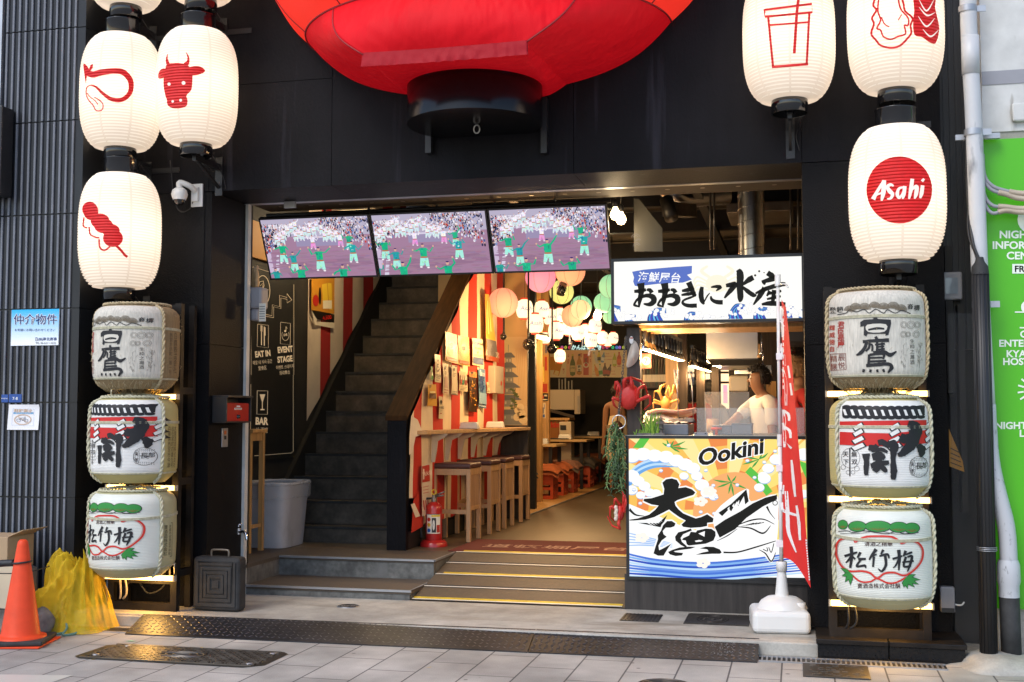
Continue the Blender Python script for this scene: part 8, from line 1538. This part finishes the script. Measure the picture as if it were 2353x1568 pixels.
# lamps on bars
def lampbar(y0, y1, n, xa, xb, zb, lab, lit, sl):
    t = thing('lamp_bar', lab, 'lamp bar', ((xa + xb) / 2, (y0 + y1) / 2, zb)); b = M(); b.bar((xa, y0 - .05, zb), (xb, y1 + .05, zb), .03, .03); b.build('rail', 'black_metal', t)
    for k in range(n):
        f_ = k / (n - 1); p = Vector((xa + (xb - xa) * f_, y0 + (y1 - y0) * f_, zb)); l = thing('spot_bulb', '%s from the camera on the %s' % (sl[k] + ' spot bulb', 'nearer bar' if lit else 'farther bar'), 'spot bulb', p - Vector((0, 0, .2)), 'spot bulbs over the seafood counter')
        b = M(); b.lathe([(.014, .0), (.014, -.06), (.02, -.065), (.02, -.13), (.016, -.135)], 12, p); b.build('socket', 'black_plastic', l)
        b = M(); b.lathe([(.018, -.13), (.03, -.15), (.047, -.19), (.046, -.195)], 16, p); b.build('reflector', 'chrome', l); b = M(); b.lathe([(.044, -.193), (.03, -.2), (.001, -.203)], 16, p); b.build('lens', 'bulb_glow', l)
        if k % 4 == 1 or (lit and k == 0): point('lamp_light', p - Vector((0, .25 if k == 0 else 0, .26)), (17 if k < 3 else 10) if lit else 7, (1, .6, .26), .06, l)
OR_ = ['nearest', 'second', 'third', 'fourth', 'fifth', 'sixth', 'seventh', 'eighth', 'ninth', 'tenth', 'eleventh', 'farthest']
lampbar(.5, 2.5, 12, -1.178, -1.09, 2.17, 'black bar with a row of spot bulbs nearest the stall post', 1, OR_); lampbar(3.1, 4.6, 8, -1.03, -.97, 2.14, 'black bar with a row of spot bulbs farther inside the stall', 0, OR_[:7] + ['farthest'])
# kitchen: hoods, back, posts
def bx(name, mat, x0, y0, x1, y1, yy, dep, lab, cat, bev=0): a_, c_ = on(x0, y1, yy), on(x1, y0, yy); b = M(); b.box(a_.x, c_.x, yy, yy + dep, a_.z, c_.z); return tag(b.build(name, mat, bevel=bev), lab, cat)
t = thing('range_hood', 'large steel range hood over the grill behind the cook', 'hood', on(1380, 490, 2.3)); a_, c_ = on(1112, 490, 2.3), on(1650, 190, 2.3); b = M(); b.box(a_.x, c_.x, 2.3, 3.3, a_.z, c_.z + .1); b.build('body', 'steel', t, bevel=.004); a_, c_ = on(1175, 560, 2.2), on(1720, 482, 2.2); b = M(); b.add([Vector(v) for v in ((a_.x, 2.2, a_.z), (c_.x, 2.2, a_.z), (c_.x, 3.3, a_.z), (a_.x, 3.3, a_.z), (on(1112, 0, 2.3).x, 2.3, c_.z), (on(1650, 0, 2.3).x, 2.3, c_.z), (on(1650, 0, 2.3).x, 3.3, c_.z), (on(1112, 0, 2.3).x, 3.3, c_.z))], [(3, 2, 1, 0), (4, 5, 6, 7), (0, 1, 5, 4), (1, 2, 6, 5), (2, 3, 7, 6), (3, 0, 4, 7)]); b.build('skirt', 'steel', t)
bx('range_hood', 'steel', 1405, 555, 1790, 645, 3.6, .7, 'lower steel hood band farther back behind the cook', 'hood')
t = thing('hood_lamp', 'bright tube lamp along the left edge of the steel hood', 'lamp', on(1190, 540, 2.6)); b = M(); b.tube([on(1130, 510, 2.6), on(1255, 570, 2.2)], .014, 8); b.build('tube', 'bulb_glow', t); point('tube_light', on(1190, 620, 2.3), 7, (1, .78, .5), .08, t)
mk('shoji', (.8, .7, .55), .6, emis=(1, .76, .45, .85)); mk('pink_glow', (.9, .5, .55), .5, emis=(1, .35, .5, .7))
t = thing('lit_screen_window', 'glowing cream screen window with bars behind the stall posts', 'window', on(1080, 1000, 5.0)); a_, c_ = on(905, 1010, 5.0), on(1345, 560, 5.0); b = M(); b.box(a_.x, c_.x, 5.0, 5.02, a_.z, c_.z); b.build('panes', 'shoji', t); b = M()
for x in (905, 1000, 1085, 1165, 1250): p = on(x, 700, 4.99); b.box(p.x - .015, p.x + .015, 4.98, 5, a_.z, c_.z)
for y in (640, 742): z = on(0, y, 4.99).z; b.box(a_.x, c_.x, 4.984, 5, z - .012, z + .012)
b.build('bars', 'wood_dark', t); bx('pink_poster_light', 'pink_glow', 1290, 760, 1330, 950, 4.9, .03, 'small glowing pink panel beside the lit screen window', 'light panel')
for x0, x1, y0, yy, lab in ((690, 800, 130, 3.0, 'pale timber post between the two lamp bars'), (822, 900, 130, 3.4, 'dark timber post right of the pale one'), (1012, 1090, 380, 4.2, 'timber post in front of the lit screen window'), (1172, 1240, 560, 4.4, 'dark timber post at the right of the lit screen window')): bx('timber_post', 'wood_pine' if x0 == 690 else 'wood_dark', x0, y0, x1, 1300, yy, .12, lab, 'post')
bx('kitchen_wall', 'wood_dark', 1330, 130, 2500, 1330, 5.2, .1, 'dark kitchen back wall behind the cook', 'wall'); bx('warm_wall_panel', 'wood_pine', 1740, 720, 1840, 900, 4.9, .05, 'warm lit pine panel behind the cook', 'wall panel')
bx('wall_heater', 'beige', 1350, 658, 1552, 830, 3.2, .25, 'cream wall machine with rounded corners left of the cook', 'machine', .02)
t = thing('bottle_shelf', 'dark bottle shelf behind the red crab', 'shelf', on(560, 760, 4.0)); a_, c_ = on(430, 775, 4.0), on(690, 570, 4.0); b = M(); b.box(a_.x, c_.x, 4.0, 4.3, a_.z - .02, a_.z); b.box(a_.x, c_.x, 4.28, 4.3, 1.0, 2.6); b.build('board', 'wood_dark', t)
for k in range(8):
    x = a_.x + .04 + k * (c_.x - a_.x - .06) / 7; o = M(); o.c = h(('#3a2a18', '#24301c', '#4a3a22')[k % 3]); o.lathe([(.035, 0), (.035, .18), (.014, .24), (.014, .3)], 10, (x, 4.1, a_.z)); o.c = h('#d8ccb0'); o.lathe([(.0355, .05), (.0355, .13)], 10, (x, 4.1, a_.z)); tag(o.build('bottle', 'print'), 'dark bottle with a pale label on the stall shelf', 'bottle', 'bottles on the stall shelf')
t = thing('number_plate', 'rust red plate with a black 7 on a pale disc behind the lamp bar', 'plate', on(482, 585, 1.0)); mp = pm(1.0, c6); b = M(); b.c = h('#b5472a'); b.rect(428, 432, 536, 585, mp, 0); b.c = h('#d98a2a'); b.rect(428, 540, 480, 550, mp, .002); b.rect(500, 560, 536, 570, mp, .002); b.c = h('#eedfc4'); b.disc(482, 508, 44, mp, .003); b.c = h('#1e1c1a'); b.text('7', mp, 482, 508, 76, .005, .03); b.build('face', 'print', t)
t = thing('ladle_rack', 'white and steel ladles hanging at the right edge of the hood', 'utensils', on(1690, 350, 2.0)); 
for x, y0, y1 in ((1665, 330, 450), (1690, 240, 420), (1705, 380, 550)): b = M(); b.tube([on(x, y0, 2.0), on(x, y1, 2.0)], .006, 6); b.ball(on(x, y1 + 10, 2.0), .022, 10, (1, 1, .8)); b.build('ladle', 'wood_light' if x == 1665 else 'chrome', t)
t = thing('hanging_pans', 'black pans and bags hanging above the red shirted worker', 'pans', on(2060, 420, 1.9)); b = M(); b.lathe([(.001, -.03), (.12, -.01), (.16, .05)], 24, on(2060, 430, 1.9)); b.tube([on(1990, 420, 1.9), on(1880, 370, 1.9)], .012, 6); b.build('pan', 'gloss_black', t); b = M(); a_ = on(2010, 350, 2.3); b.box(a_.x - .1, a_.x + .2, 2.3, 2.5, a_.z - .02, a_.z + .35); b.build('black_bag', 'black_plastic', t, bevel=.06)
for x, yy, lab in ((812, .32, 'thin grey rod with a clear price sleeve at the tray'), (968, .5, 'thin grey rod with a clear price sleeve right of the yellow crab')):
    t = thing('price_rod', lab, 'rod', on(x, 1100, yy)); b = M(); b.tube([on(x + 8, 1110, yy), on(x - 12, 640, yy)], .004, 6); b.build('rod', 'steel', t); b = M(); a_, c_ = on(x - 40, 760, yy), on(x + 14, 600, yy); b.grid(lambda i, j: Vector((a_.x + (c_.x - a_.x) * i, yy + .02 * math.sin(i * 7 + j * 4), a_.z + (c_.z - a_.z) * j)), 6, 6); b.build('clear_sleeve', 'clear_plastic', t)
# upper void: ducts, panel, spot
def on5(x, y, yy): return at(*c5s(x, y), yy)
t = thing('spiral_duct', 'vertical spiral steel duct above the white stall sign', 'duct', on5(1465, 690, 1.6)); r_ = (on5(1590, 400, 1.6) - on5(1335, 400, 1.6)).length / 2; p = on5(1463, 690, 1.6); b = M(); b.lathe([(r_, -.3), (r_, .75)], 40, p); b.build('duct_body', 'duct', t); b = M(); b.tube([p + Vector((r_ * 1.005 * math.cos(a * .2), r_ * 1.005 * math.sin(a * .2), -.25 + a * .2 * .02)) for a in range(250)], .0035, 5); b.build('spiral_seam', 'duct', t)
t = thing('flexible_duct', 'crumpled foil duct bending under the ceiling left of the spiral duct', 'duct', on5(900, 200, 2.0)); P = sp3([on5(640, 120, 1.9), on5(720, 190, 1.9), on5(830, 225, 2.0), on5(1000, 215, 2.1), on5(1240, 190, 2.2)], 14); b = M(); b.tube(P, [.085 + (.004 if i % 2 else 0) for i in range(len(P))], 20); b.build('duct_body', 'duct', t)
b = M(); P = [(325, 230), (375, 232), (600, 515), (605, 740), (330, 740)]; mpz = pm(1.1, c5s); b.c = h('#4c4a45'); b.poly(P, mpz, 0); b.poly(P, mpz, -.05); b.add([mpz(330, 230, 0), mpz(330, 740, 0), mpz(330, 740, -.5), mpz(330, 230, -.5)], [(0, 1, 2, 3)]); b.c = h('#5a5f78')
for x, y, r0 in ((355, 690, 34), (345, 610, 40), (370, 640, 24)): b.ring(x, y, r0, 3, mpz, .002, None, 14, None, 180, 340); b.ring(x, y, r0 * .6, 3, mpz, .002, None, 12, None, 180, 340)
tag(b.build('slanted_panel', 'print'), 'pale slanted panel with faint wave lines beside the hanging bulbs', 'panel')
t = thing('track_spotlight', 'black cylinder track spotlight pointing down under the foil duct', 'spot lamp', on5(760, 320, 1.4)); b = M(); b.tube([on5(640, 240, 1.3), on5(690, 420, 1.2)], .06, 20); b.build('housing', 'iron', t); b = M(); b.bar(on5(650, 330, 1.4), on5(880, 350, 1.9), .11, .12); b.build('arm', 'iron_top', t)
b = M()
for x in (1065, 1103, 1840, 1912): b.tube([on5(x, 100, 1.0), on5(x, 720, 1.0)], .009, 6)
tag(b.build('hanger_rods', 'iron_top'), 'thin grey hanger rods rising behind the white stall sign', 'rods'); a_, c_ = on5(1220, 370, 2.4), on5(1340, 265, 2.4); b = M(); b.box(a_.x, c_.x + .5, 2.4, 3.2, a_.z, c_.z); tag(b.build('air_unit', 'iron_top', bevel=.01), 'beige air unit half hidden behind the spiral duct', 'air unit')
# crabs, chain and seaweed
mk('crab_red', (.6, .03, .022), .45, bump=(60, .5, .006), var=(14, .8, 1.1)); mk('crab_yellow', (.85, .52, .12), .4, var=(14, .8, 1.12)); mk('crab_white', (.7, .6, .5), .5)
def crab(name, lab, body, rx, ry, legs, yy, mat, cr, bumps=True):
    c = at(*cr(*body), yy); s = 1 / ppm(*cr(*body), yy) / {c6: 2.614, c8: 2.341}[cr] / 1.74076; t = thing(name, lab, 'crab', c)
    b = M(); b.grid(lambda i, j: c + Vector((rx * s * math.cos(i * 6.2832) * math.sin(j * 3.1416) * (1 + .12 * math.sin(j * 3.1 + 4)), -.05 * math.sin(i * 6.2832) * math.sin(j * 3.1416) - .01, -ry * s * math.cos(j * 3.1416))) , 28, 16)
    if bumps:
        for k in range(60): a, e = rs.uniform(3.3, 6.1), rs.uniform(.4, 2.8); p = c + Vector((rx * s * math.cos(a) * math.sin(e), -.05 * math.sin(a) * math.sin(e) - .01, -ry * s * math.cos(e))); b.ball(p, .006, 6)
    b.build('shell', mat, t)
    for L in legs:
        w0 = L[0]; pts = [at(*cr(x, y), yy - .03 - .05 * math.sin(k * 1.4)) for k, (x, y) in enumerate(L[1:])]; b = M(); n = len(pts); Q = [pts[0]] + [p for a_, c_ in zip(pts, pts[1:]) for p in (a_.lerp(c_, .12), a_.lerp(c_, .5), a_.lerp(c_, .9))] + [pts[-1]]; b.tube(Q, [w0 * s * 1.15 * (1 - .74 * i / (len(Q) - 1)) * (1.12 if i % 3 == 0 else .92) for i in range(len(Q))], 8); b.build('claw' if len(L) > 5 else 'leg', mat, t)
crab('red_crab', 'large red spiny crab hung on the dark timber post of the stall', (300, 880), 122, 138, [(20, (250, 800), (255, 700), (300, 690), (330, 740), (300, 735), (275, 720)), (22, (345, 820), (330, 730), (320, 680), (430, 720), (470, 770)), (18, (240, 820), (165, 715), (155, 800), (195, 830)), (18, (225, 860), (190, 740), (170, 880)), (18, (225, 930), (130, 890), (150, 980), (225, 1020)), (20, (385, 900), (400, 800), (470, 760), (500, 860)), (20, (385, 930), (520, 870), (530, 960), (460, 1020)), (14, (370, 860), (420, 780), (450, 800))], .02, 'crab_red', c6)
crab('yellow_crab', 'yellow crab shown belly side on a chain above the ice tray', (690, 945), 62, 68, [(15, (650, 920), (620, 830), (640, 770), (690, 755), (660, 780), (650, 765)), (15, (720, 900), (760, 840), (775, 760), (800, 850), (770, 800), (760, 765)), (14, (650, 900), (600, 820), (570, 830), (560, 900)), (14, (640, 950), (560, 910), (590, 960)), (13, (640, 960), (555, 940), (560, 1015)), (14, (735, 900), (730, 800), (715, 765)), (14, (740, 940), (825, 910), (800, 1010), (760, 1025)), (13, (700, 890), (690, 840), (715, 780))], .55, 'crab_yellow', c6)
crab('red_crab', 'small red crab with pale claws hanging below the seaweed', (240, 1330), 40, 80, [(16, (230, 1260), (185, 1200), (175, 1290)), (15, (215, 1330), (145, 1270), (140, 1380), (190, 1420)), (16, (230, 1390), (220, 1450), (235, 1490), (160, 1460), (115, 1370)), (16, (265, 1290), (270, 1180), (255, 1130)), (14, (225, 1300), (225, 1400)), (15, (270, 1330), (290, 1230), (280, 1170))], .0, 'crab_red', c8, False)
b = M()
for k in range(5): b.ball(at(*c8(195 + 6 * (k % 2), 1290 + k * 26), -.06), .016, 8, (1, .8, 1.2))
tag(b.build('crab_claw_meat', 'crab_white'), 'white crab claw meat hanging among the seaweed', 'crab claws')
t = thing('hanging_chain', 'grey chain with a steel ring hanging in front of the stall post', 'chain', on(200, 1150, -.02)); P = sp3([on(272, 250, -.02), on(255, 420, -.02), on(225, 760, -.03), on(200, 1000, -.03), on(196, 1080, -.03)], 12); b = M()
for k, (p, q) in enumerate(zip(P, P[1:])): b.tube([p.lerp(q, .5) + (Vector((.008, 0, 0)) if k % 2 else Vector((0, .008, 0))) * math.cos(a * .7854) + (q - p) * .75 * math.sin(a * .7854) for a in range(8)], .0028, 5, closed=True)
b.build('links', 'iron_top', t); b = M(); p = on(198, 1145, -.04); r_ = .05; b.tube([p + Vector((r_ * math.cos(a * .2618), 0, r_ * math.sin(a * .2618))) for a in range(24)], .0045, 6, closed=True); b.build('ring', 'chrome', t)
t = thing('seaweed_garland', 'hanging green seaweed garland below the chain at the stall corner', 'garland', at(*c8(200, 900), -.04)); b = M()
for k in range(34):
    x, y = rs.uniform(120, 285), rs.uniform(560, 980); P = [at(*c8(215 + (x - 215) * .3, y - 90), -.04), at(*c8(x, y), -.05 + rs.uniform(-.05, .03)), at(*c8(x + rs.uniform(-50, 30), y + rs.uniform(90, 230)), -.05 + rs.uniform(-.06, .03))]; Q = sp3(P, 5); b.c = h(rs.choice(['#3f5a34', '#4f6b3c', '#33492c', '#5c7846'])); b.tube(Q, [.004 + .004 * (i % 2) for i in range(len(Q))], 5)
    for m in range(2, len(Q), 2):
        for s_ in (-1, 1): e = Q[m] + Vector((s_ * rs.uniform(.015, .035), rs.uniform(-.015, .015), -rs.uniform(.01, .04))); b.tube([Q[m], Q[m].lerp(e, .6) + Vector((0, 0, .004)), e], [.004, .005, .001], 4)
b.build('fronds', 'leaf', t)
t = thing('shell_plaque', 'cream half moon shell with a tag hung on the stall post', 'shell', on(345, 570, .08)); b = M(); mp = pm(.085, c6); P = smoothpoly([(275, 560), (300, 420), (345, 300), (385, 320), (412, 400), (400, 480), (360, 540), (310, 572)]); c_ = on(345, 440, .05)
V = [mp(x, y, 0) for x, y in P]; n = len(V); b.s = True; b.add(V + [v.lerp(c_, .5) + Vector((0, -.02, 0)) for v in V] + [c_ + Vector((0, -.03, 0))], [(i, (i + 1) % n, n + (i + 1) % n, n + i) for i in range(n)] + [(n + i, n + (i + 1) % n, 2 * n) for i in range(n)]); b.build('shell', 'crab_white', t); b = M(); b.c = h('#e8e4e0'); b.disc(328, 290, 22, mp, .03, 40); b.c = h('#b0472a'); b.rect(312, 262, 345, 275, mp, .032); b.build('tag', 'print', t)
# ---------------------------------------------------------------- people
def skin_mesh(name, pts, edges, mat, parent, lv=2):
    me = bpy.data.meshes.new(name); ks = list(pts); me.from_pydata([pts[k][0] for k in ks], [(ks.index(a), ks.index(c)) for a, c in edges], []); o = bpy.data.objects.new(name, me); COL.objects.link(o)
    o.modifiers.new('s', 'SKIN'); sv = me.skin_vertices[0].data
    for i, k in enumerate(ks): r_ = pts[k][1]; sv[i].radius = r_ if isinstance(r_, tuple) else (r_, r_); sv[i].use_root = (i == 0)
    m = o.modifiers.new('u', 'SUBSURF'); m.levels = m.render_levels = lv
    dg = bpy.context.evaluated_depsgraph_get(); nm = bpy.data.meshes.new_from_object(o.evaluated_get(dg)); bpy.data.objects.remove(o); nm.name = name
    nm.materials.clear(); nm.materials.append(MATS[mat]); 
    for p in nm.polygons: p.use_smooth = True; p.material_index = 0
    o = bpy.data.objects.new(name, nm); COL.objects.link(o); o.parent = parent; return o
def person(lab, loc, rz, sc_, top, bottom, hair, lh=None, rh=None, dress=False, tilt=(0, 0), long_hair=False, skin_='skin'):
    t = thing('person', lab, 'person', loc, None, rz); t.scale = (sc_,) * 3; V = Vector; hx, hy = tilt; H = V((hx, hy, 0))
    lh = V(lh or (.26, -.06, .82)); rh = V(rh or (-.26, -.06, .82)); sl, sr = V((.19, 0, 1.42)), V((-.19, 0, 1.42)); S_ = H * .35
    def elbow(s, hnd, sd): m = (s + hnd) / 2; L = (hnd - s).length; k = math.sqrt(max(.0, .3 ** 2 - (L / 2) ** 2)); return m + V((sd * .45, .5, -.75)).normalized() * k
    el, er = elbow(sl + S_, lh, 1), elbow(sr + S_, rh, -1)
    P = {'pel': (V((0, 0, .95)), (.15, .105)), 'wst': (V((0, 0, 1.1)) + H * .1, (.125, .09)), 'chs': (V((0, 0, 1.3)) + H * .28, (.15, .1)), 'nkb': (V((0, .01, 1.45)) + S_, .075), 'nk': (V((0, .0, 1.52)) + H * .5, .054), 'jaw': (V((0, -.034, 1.58)) + H * .7, (.056, .06)), 'hd': (V((0, .0, 1.66)) + H * .9, (.078, .092)), 'top': (V((0, .012, 1.73)) + H, (.062, .075))}
    E = [('pel', 'wst'), ('wst', 'chs'), ('chs', 'nkb'), ('nkb', 'nk'), ('nk', 'jaw'), ('jaw', 'hd'), ('hd', 'top')]
    for n, s, e, hnd, sd in (('l', sl + S_, el, lh, 1), ('r', sr + S_, er, rh, -1)):
        d = (hnd - e).normalized(); sd_ = d.cross(V((0, 0, 1))); sd_ = sd_.normalized() if sd_.length > .1 else V((0, 1, 0)); P.update({n + 's': (s, .062), n + 'e': (e, .043), n + 'w': (hnd, .027), n + 'p': (hnd + d * .06, (.034, .02))}); E += [('nkb', n + 's'), (n + 's', n + 'e'), (n + 'e', n + 'w'), (n + 'w', n + 'p')]
        for k in range(4): b0 = hnd + d * .09 + sd_ * (.025 - .0165 * k); ln_ = (.075, .085, .08, .06)[k]; P[n + 'f%d' % k] = (b0, .0095); P[n + 'g%d' % k] = (b0 + d * ln_ * .55 + V((0, 0, -.012)), .0085); P[n + 'h%d' % k] = (b0 + d * ln_ + V((0, 0, -.034)), .007); E += [(n + 'p', n + 'f%d' % k), (n + 'f%d' % k, n + 'g%d' % k), (n + 'g%d' % k, n + 'h%d' % k)]
        P[n + 't'] = (hnd + d * .05 + sd_ * .045, .0105); P[n + 'u'] = (hnd + d * .085 + sd_ * .058 + V((0, 0, -.012)), .0085); E += [(n + 'p', n + 't'), (n + 't', n + 'u')]
        P.update({n + 'hp': (V((sd * .095, 0, .88)), .085), n + 'k': (V((sd * .1, -.015, .5)), .058), n + 'a': (V((sd * .105, .02, .09)), .037), n + 'o': (V((sd * .11, -.13, .035)), (.04, .03))}); E += [('pel', n + 'hp'), (n + 'hp', n + 'k'), (n + 'k', n + 'a'), (n + 'a', n + 'o')]
    skin_mesh('body', P, E, skin_, t)
    big = lambda k, r_: (P[k][0], r_)
    if dress: skin_mesh('dress', {'pel': big('pel', (.18, .14)), 'wst': big('wst', (.15, .118)), 'chs': (P['chs'][0] + V((0, 0, .03)), (.178, .134)), 'hem': (V((0, 0, .45)), (.25, .2)), 'kn': (V((0, 0, .7)), (.21, .17))}, [('pel', 'wst'), ('wst', 'chs'), ('pel', 'kn'), ('kn', 'hem')], top, t)
    else:
        sl2 = lambda n: (P[n + 's'][0].lerp(P[n + 'e'][0], .72), .066)
        skin_mesh('shirt', {'pel': big('pel', (.175, .13)), 'wst': big('wst', (.165, .12)), 'chs': big('chs', (.175, .122)), 'nkb': big('nkb', .088), 'ls': big('ls', .08), 'rs': big('rs', .08), 'l2': sl2('l'), 'r2': sl2('r')}, [('pel', 'wst'), ('wst', 'chs'), ('chs', 'nkb'), ('nkb', 'ls'), ('nkb', 'rs'), ('ls', 'l2'), ('rs', 'r2')], top, t)
        skin_mesh('trousers', {'pel': (V((0, 0, .93)), (.165, .12)), 'lhp': big('lhp', .1), 'lk': big('lk', .075), 'la': (P['la'][0], .06), 'rhp': big('rhp', .1), 'rk': big('rk', .075), 'ra': (P['ra'][0], .06)}, [('pel', 'lhp'), ('lhp', 'lk'), ('lk', 'la'), ('pel', 'rhp'), ('rhp', 'rk'), ('rk', 'ra')], bottom, t)
    b = M(True); c = P['hd'][0] + V((0, .012, .02)); r3 = random.Random(len(lab))
    def hg(i, j):
        a = i * 6.2832; e = R(88) - j * R(125); fr = max(0, -math.sin(a)); e = max(e, R(24) + fr * R(22)) if fr > .25 else e; d = V((math.cos(a) * math.cos(e), math.sin(a) * math.cos(e), math.sin(e))); k = 1.12 + .16 * noise.noise(d * 5 + V((len(lab), 0, 0))) + .05 * noise.noise(d * 16); p = V((d.x * .09, d.y * .108, d.z * .105)) * k
        if long_hair and p.z < 0 and d.y > -.1: p.z *= 2.6
        return c + p
    b.grid(hg, 36, 16)
    for k in range(130): a, e = r3.uniform(0, 6.28), r3.uniform(-.5, 1.5); fr = -math.sin(a); e = max(e, .7) if fr > .2 else e; d = V((math.cos(a) * math.cos(e), math.sin(a) * math.cos(e), math.sin(e))); p = c + V((d.x * .095, d.y * .112, d.z * .11)); q = p + d * r3.uniform(.008, .03) + V((r3.uniform(-.02, .02), r3.uniform(-.02, .02), r3.uniform(-.05, .01))); b.tube([p, p.lerp(q, .5) + d * .006, q], [.007, .006, .001], 4)
    b.build('hair', hair, t)
    b = M(True); hd = P['hd'][0]
    for s in (-1, 1): b.ball(hd + V((s * .032, -.086, .005)), .0065, 8); b.tube([hd + V((s * .018, -.094, .026)), hd + V((s * .034, -.093, .032)), hd + V((s * .05, -.083, .026))], .0022, 5)
    b.build('eyes_and_brows', 'hair', t); b = M(True); j = P['jaw'][0]; b.tube([j + V((-.02, -.068, .008)), j + V((0, -.074, .01)), j + V((.02, -.068, .008))], .004, 6); b.build('mouth', 'lip', t)
    b = M(True); b.add([hd + V(q) for q in ((-.013, -.088, -.022), (.013, -.088, -.022), (0, -.117, -.026), (0, -.089, .012), (0, -.092, -.034))], [(0, 2, 3), (1, 3, 2), (0, 4, 2), (1, 2, 4)]); b.fs = [True] * 4; b.build('nose', skin_, t)
    if not long_hair:
        for s in (-1, 1): b = M(True); b.ball(hd + V((s * .08, .012, -.01)), .026, 10, (.35, .7, 1)); b.build('ear', skin_, t)
    return t
mk('lip', (.3, .11, .08), .5)
mk('tee_white', (.8, .79, .77), .85, bump=(14, .4, .012)); mk('tee_red', (.42, .02, .02), .85, bump=(12, .5, .012)); mk('dress_cream', (.68, .56, .38), .85, bump=(14, .5, .012)); mk('trouser', (.03, .03, .035), .85)
def P_at(x, y, yy, hgt): q = on(x, y, yy); return q
q = on(1660, 740, 2.0); sc_ = (q.z - LZ) / 1.62; person('cook in a white t-shirt with black hair leaning over the grill, arm reaching left', (q.x + .07 * sc_, 2.0, LZ), R(-62), sc_, 'tee_white', 'trouser', 'hair', rh=(-.12, -.56, 1.06), lh=(.22, -.3, 1.0), tilt=(0, -.1))
q = on(2072, 620, 1.7); sc_ = (q.z - LZ) / 1.66; person('worker in a red t-shirt with fair hair seen from behind the banner', (q.x, 1.7, LZ), R(120), sc_, 'tee_red', 'trouser', 'hair_fair', skin_='skin')
q = on(1128, 755, 4.75); sc_ = (q.z - LZ) / 1.74; person('customer in a white shirt with dark hair, turned away behind the glass guard', (q.x, 4.75, LZ), R(200), sc_, 'tee_white', 'trouser', 'hair')
q = on(965, 800, 4.7); sc_ = (q.z - LZ) / 1.66; person('customer with dark hair and a red top in front of the lit screen window', (q.x, 4.7, LZ), R(170), sc_, 'tee_red', 'trouser', 'hair', long_hair=True)
q = at(1424, 905, 9.5); sc_ = (q.z - LZ) / 1.62; w = person('woman in a cream strapless dress standing with her back turned beyond the chain', (q.x - .03, 9.5, LZ), R(176), sc_, 'dress_cream', 'trouser', 'hair', dress=True)
p = at(1418, 985, 9.3); b = M(); b.ball(p, .12, 14, (.8, .5, 1)); b.tube(sp3([p + Vector((0, 0, .1)), p + Vector((.05, -.03, .35)), p + Vector((.1, 0, .5))]), .012, 6); tag(b.build('shoulder_bag', 'leather'), 'brown leather shoulder bag on the back of the woman in the cream dress', 'bag')
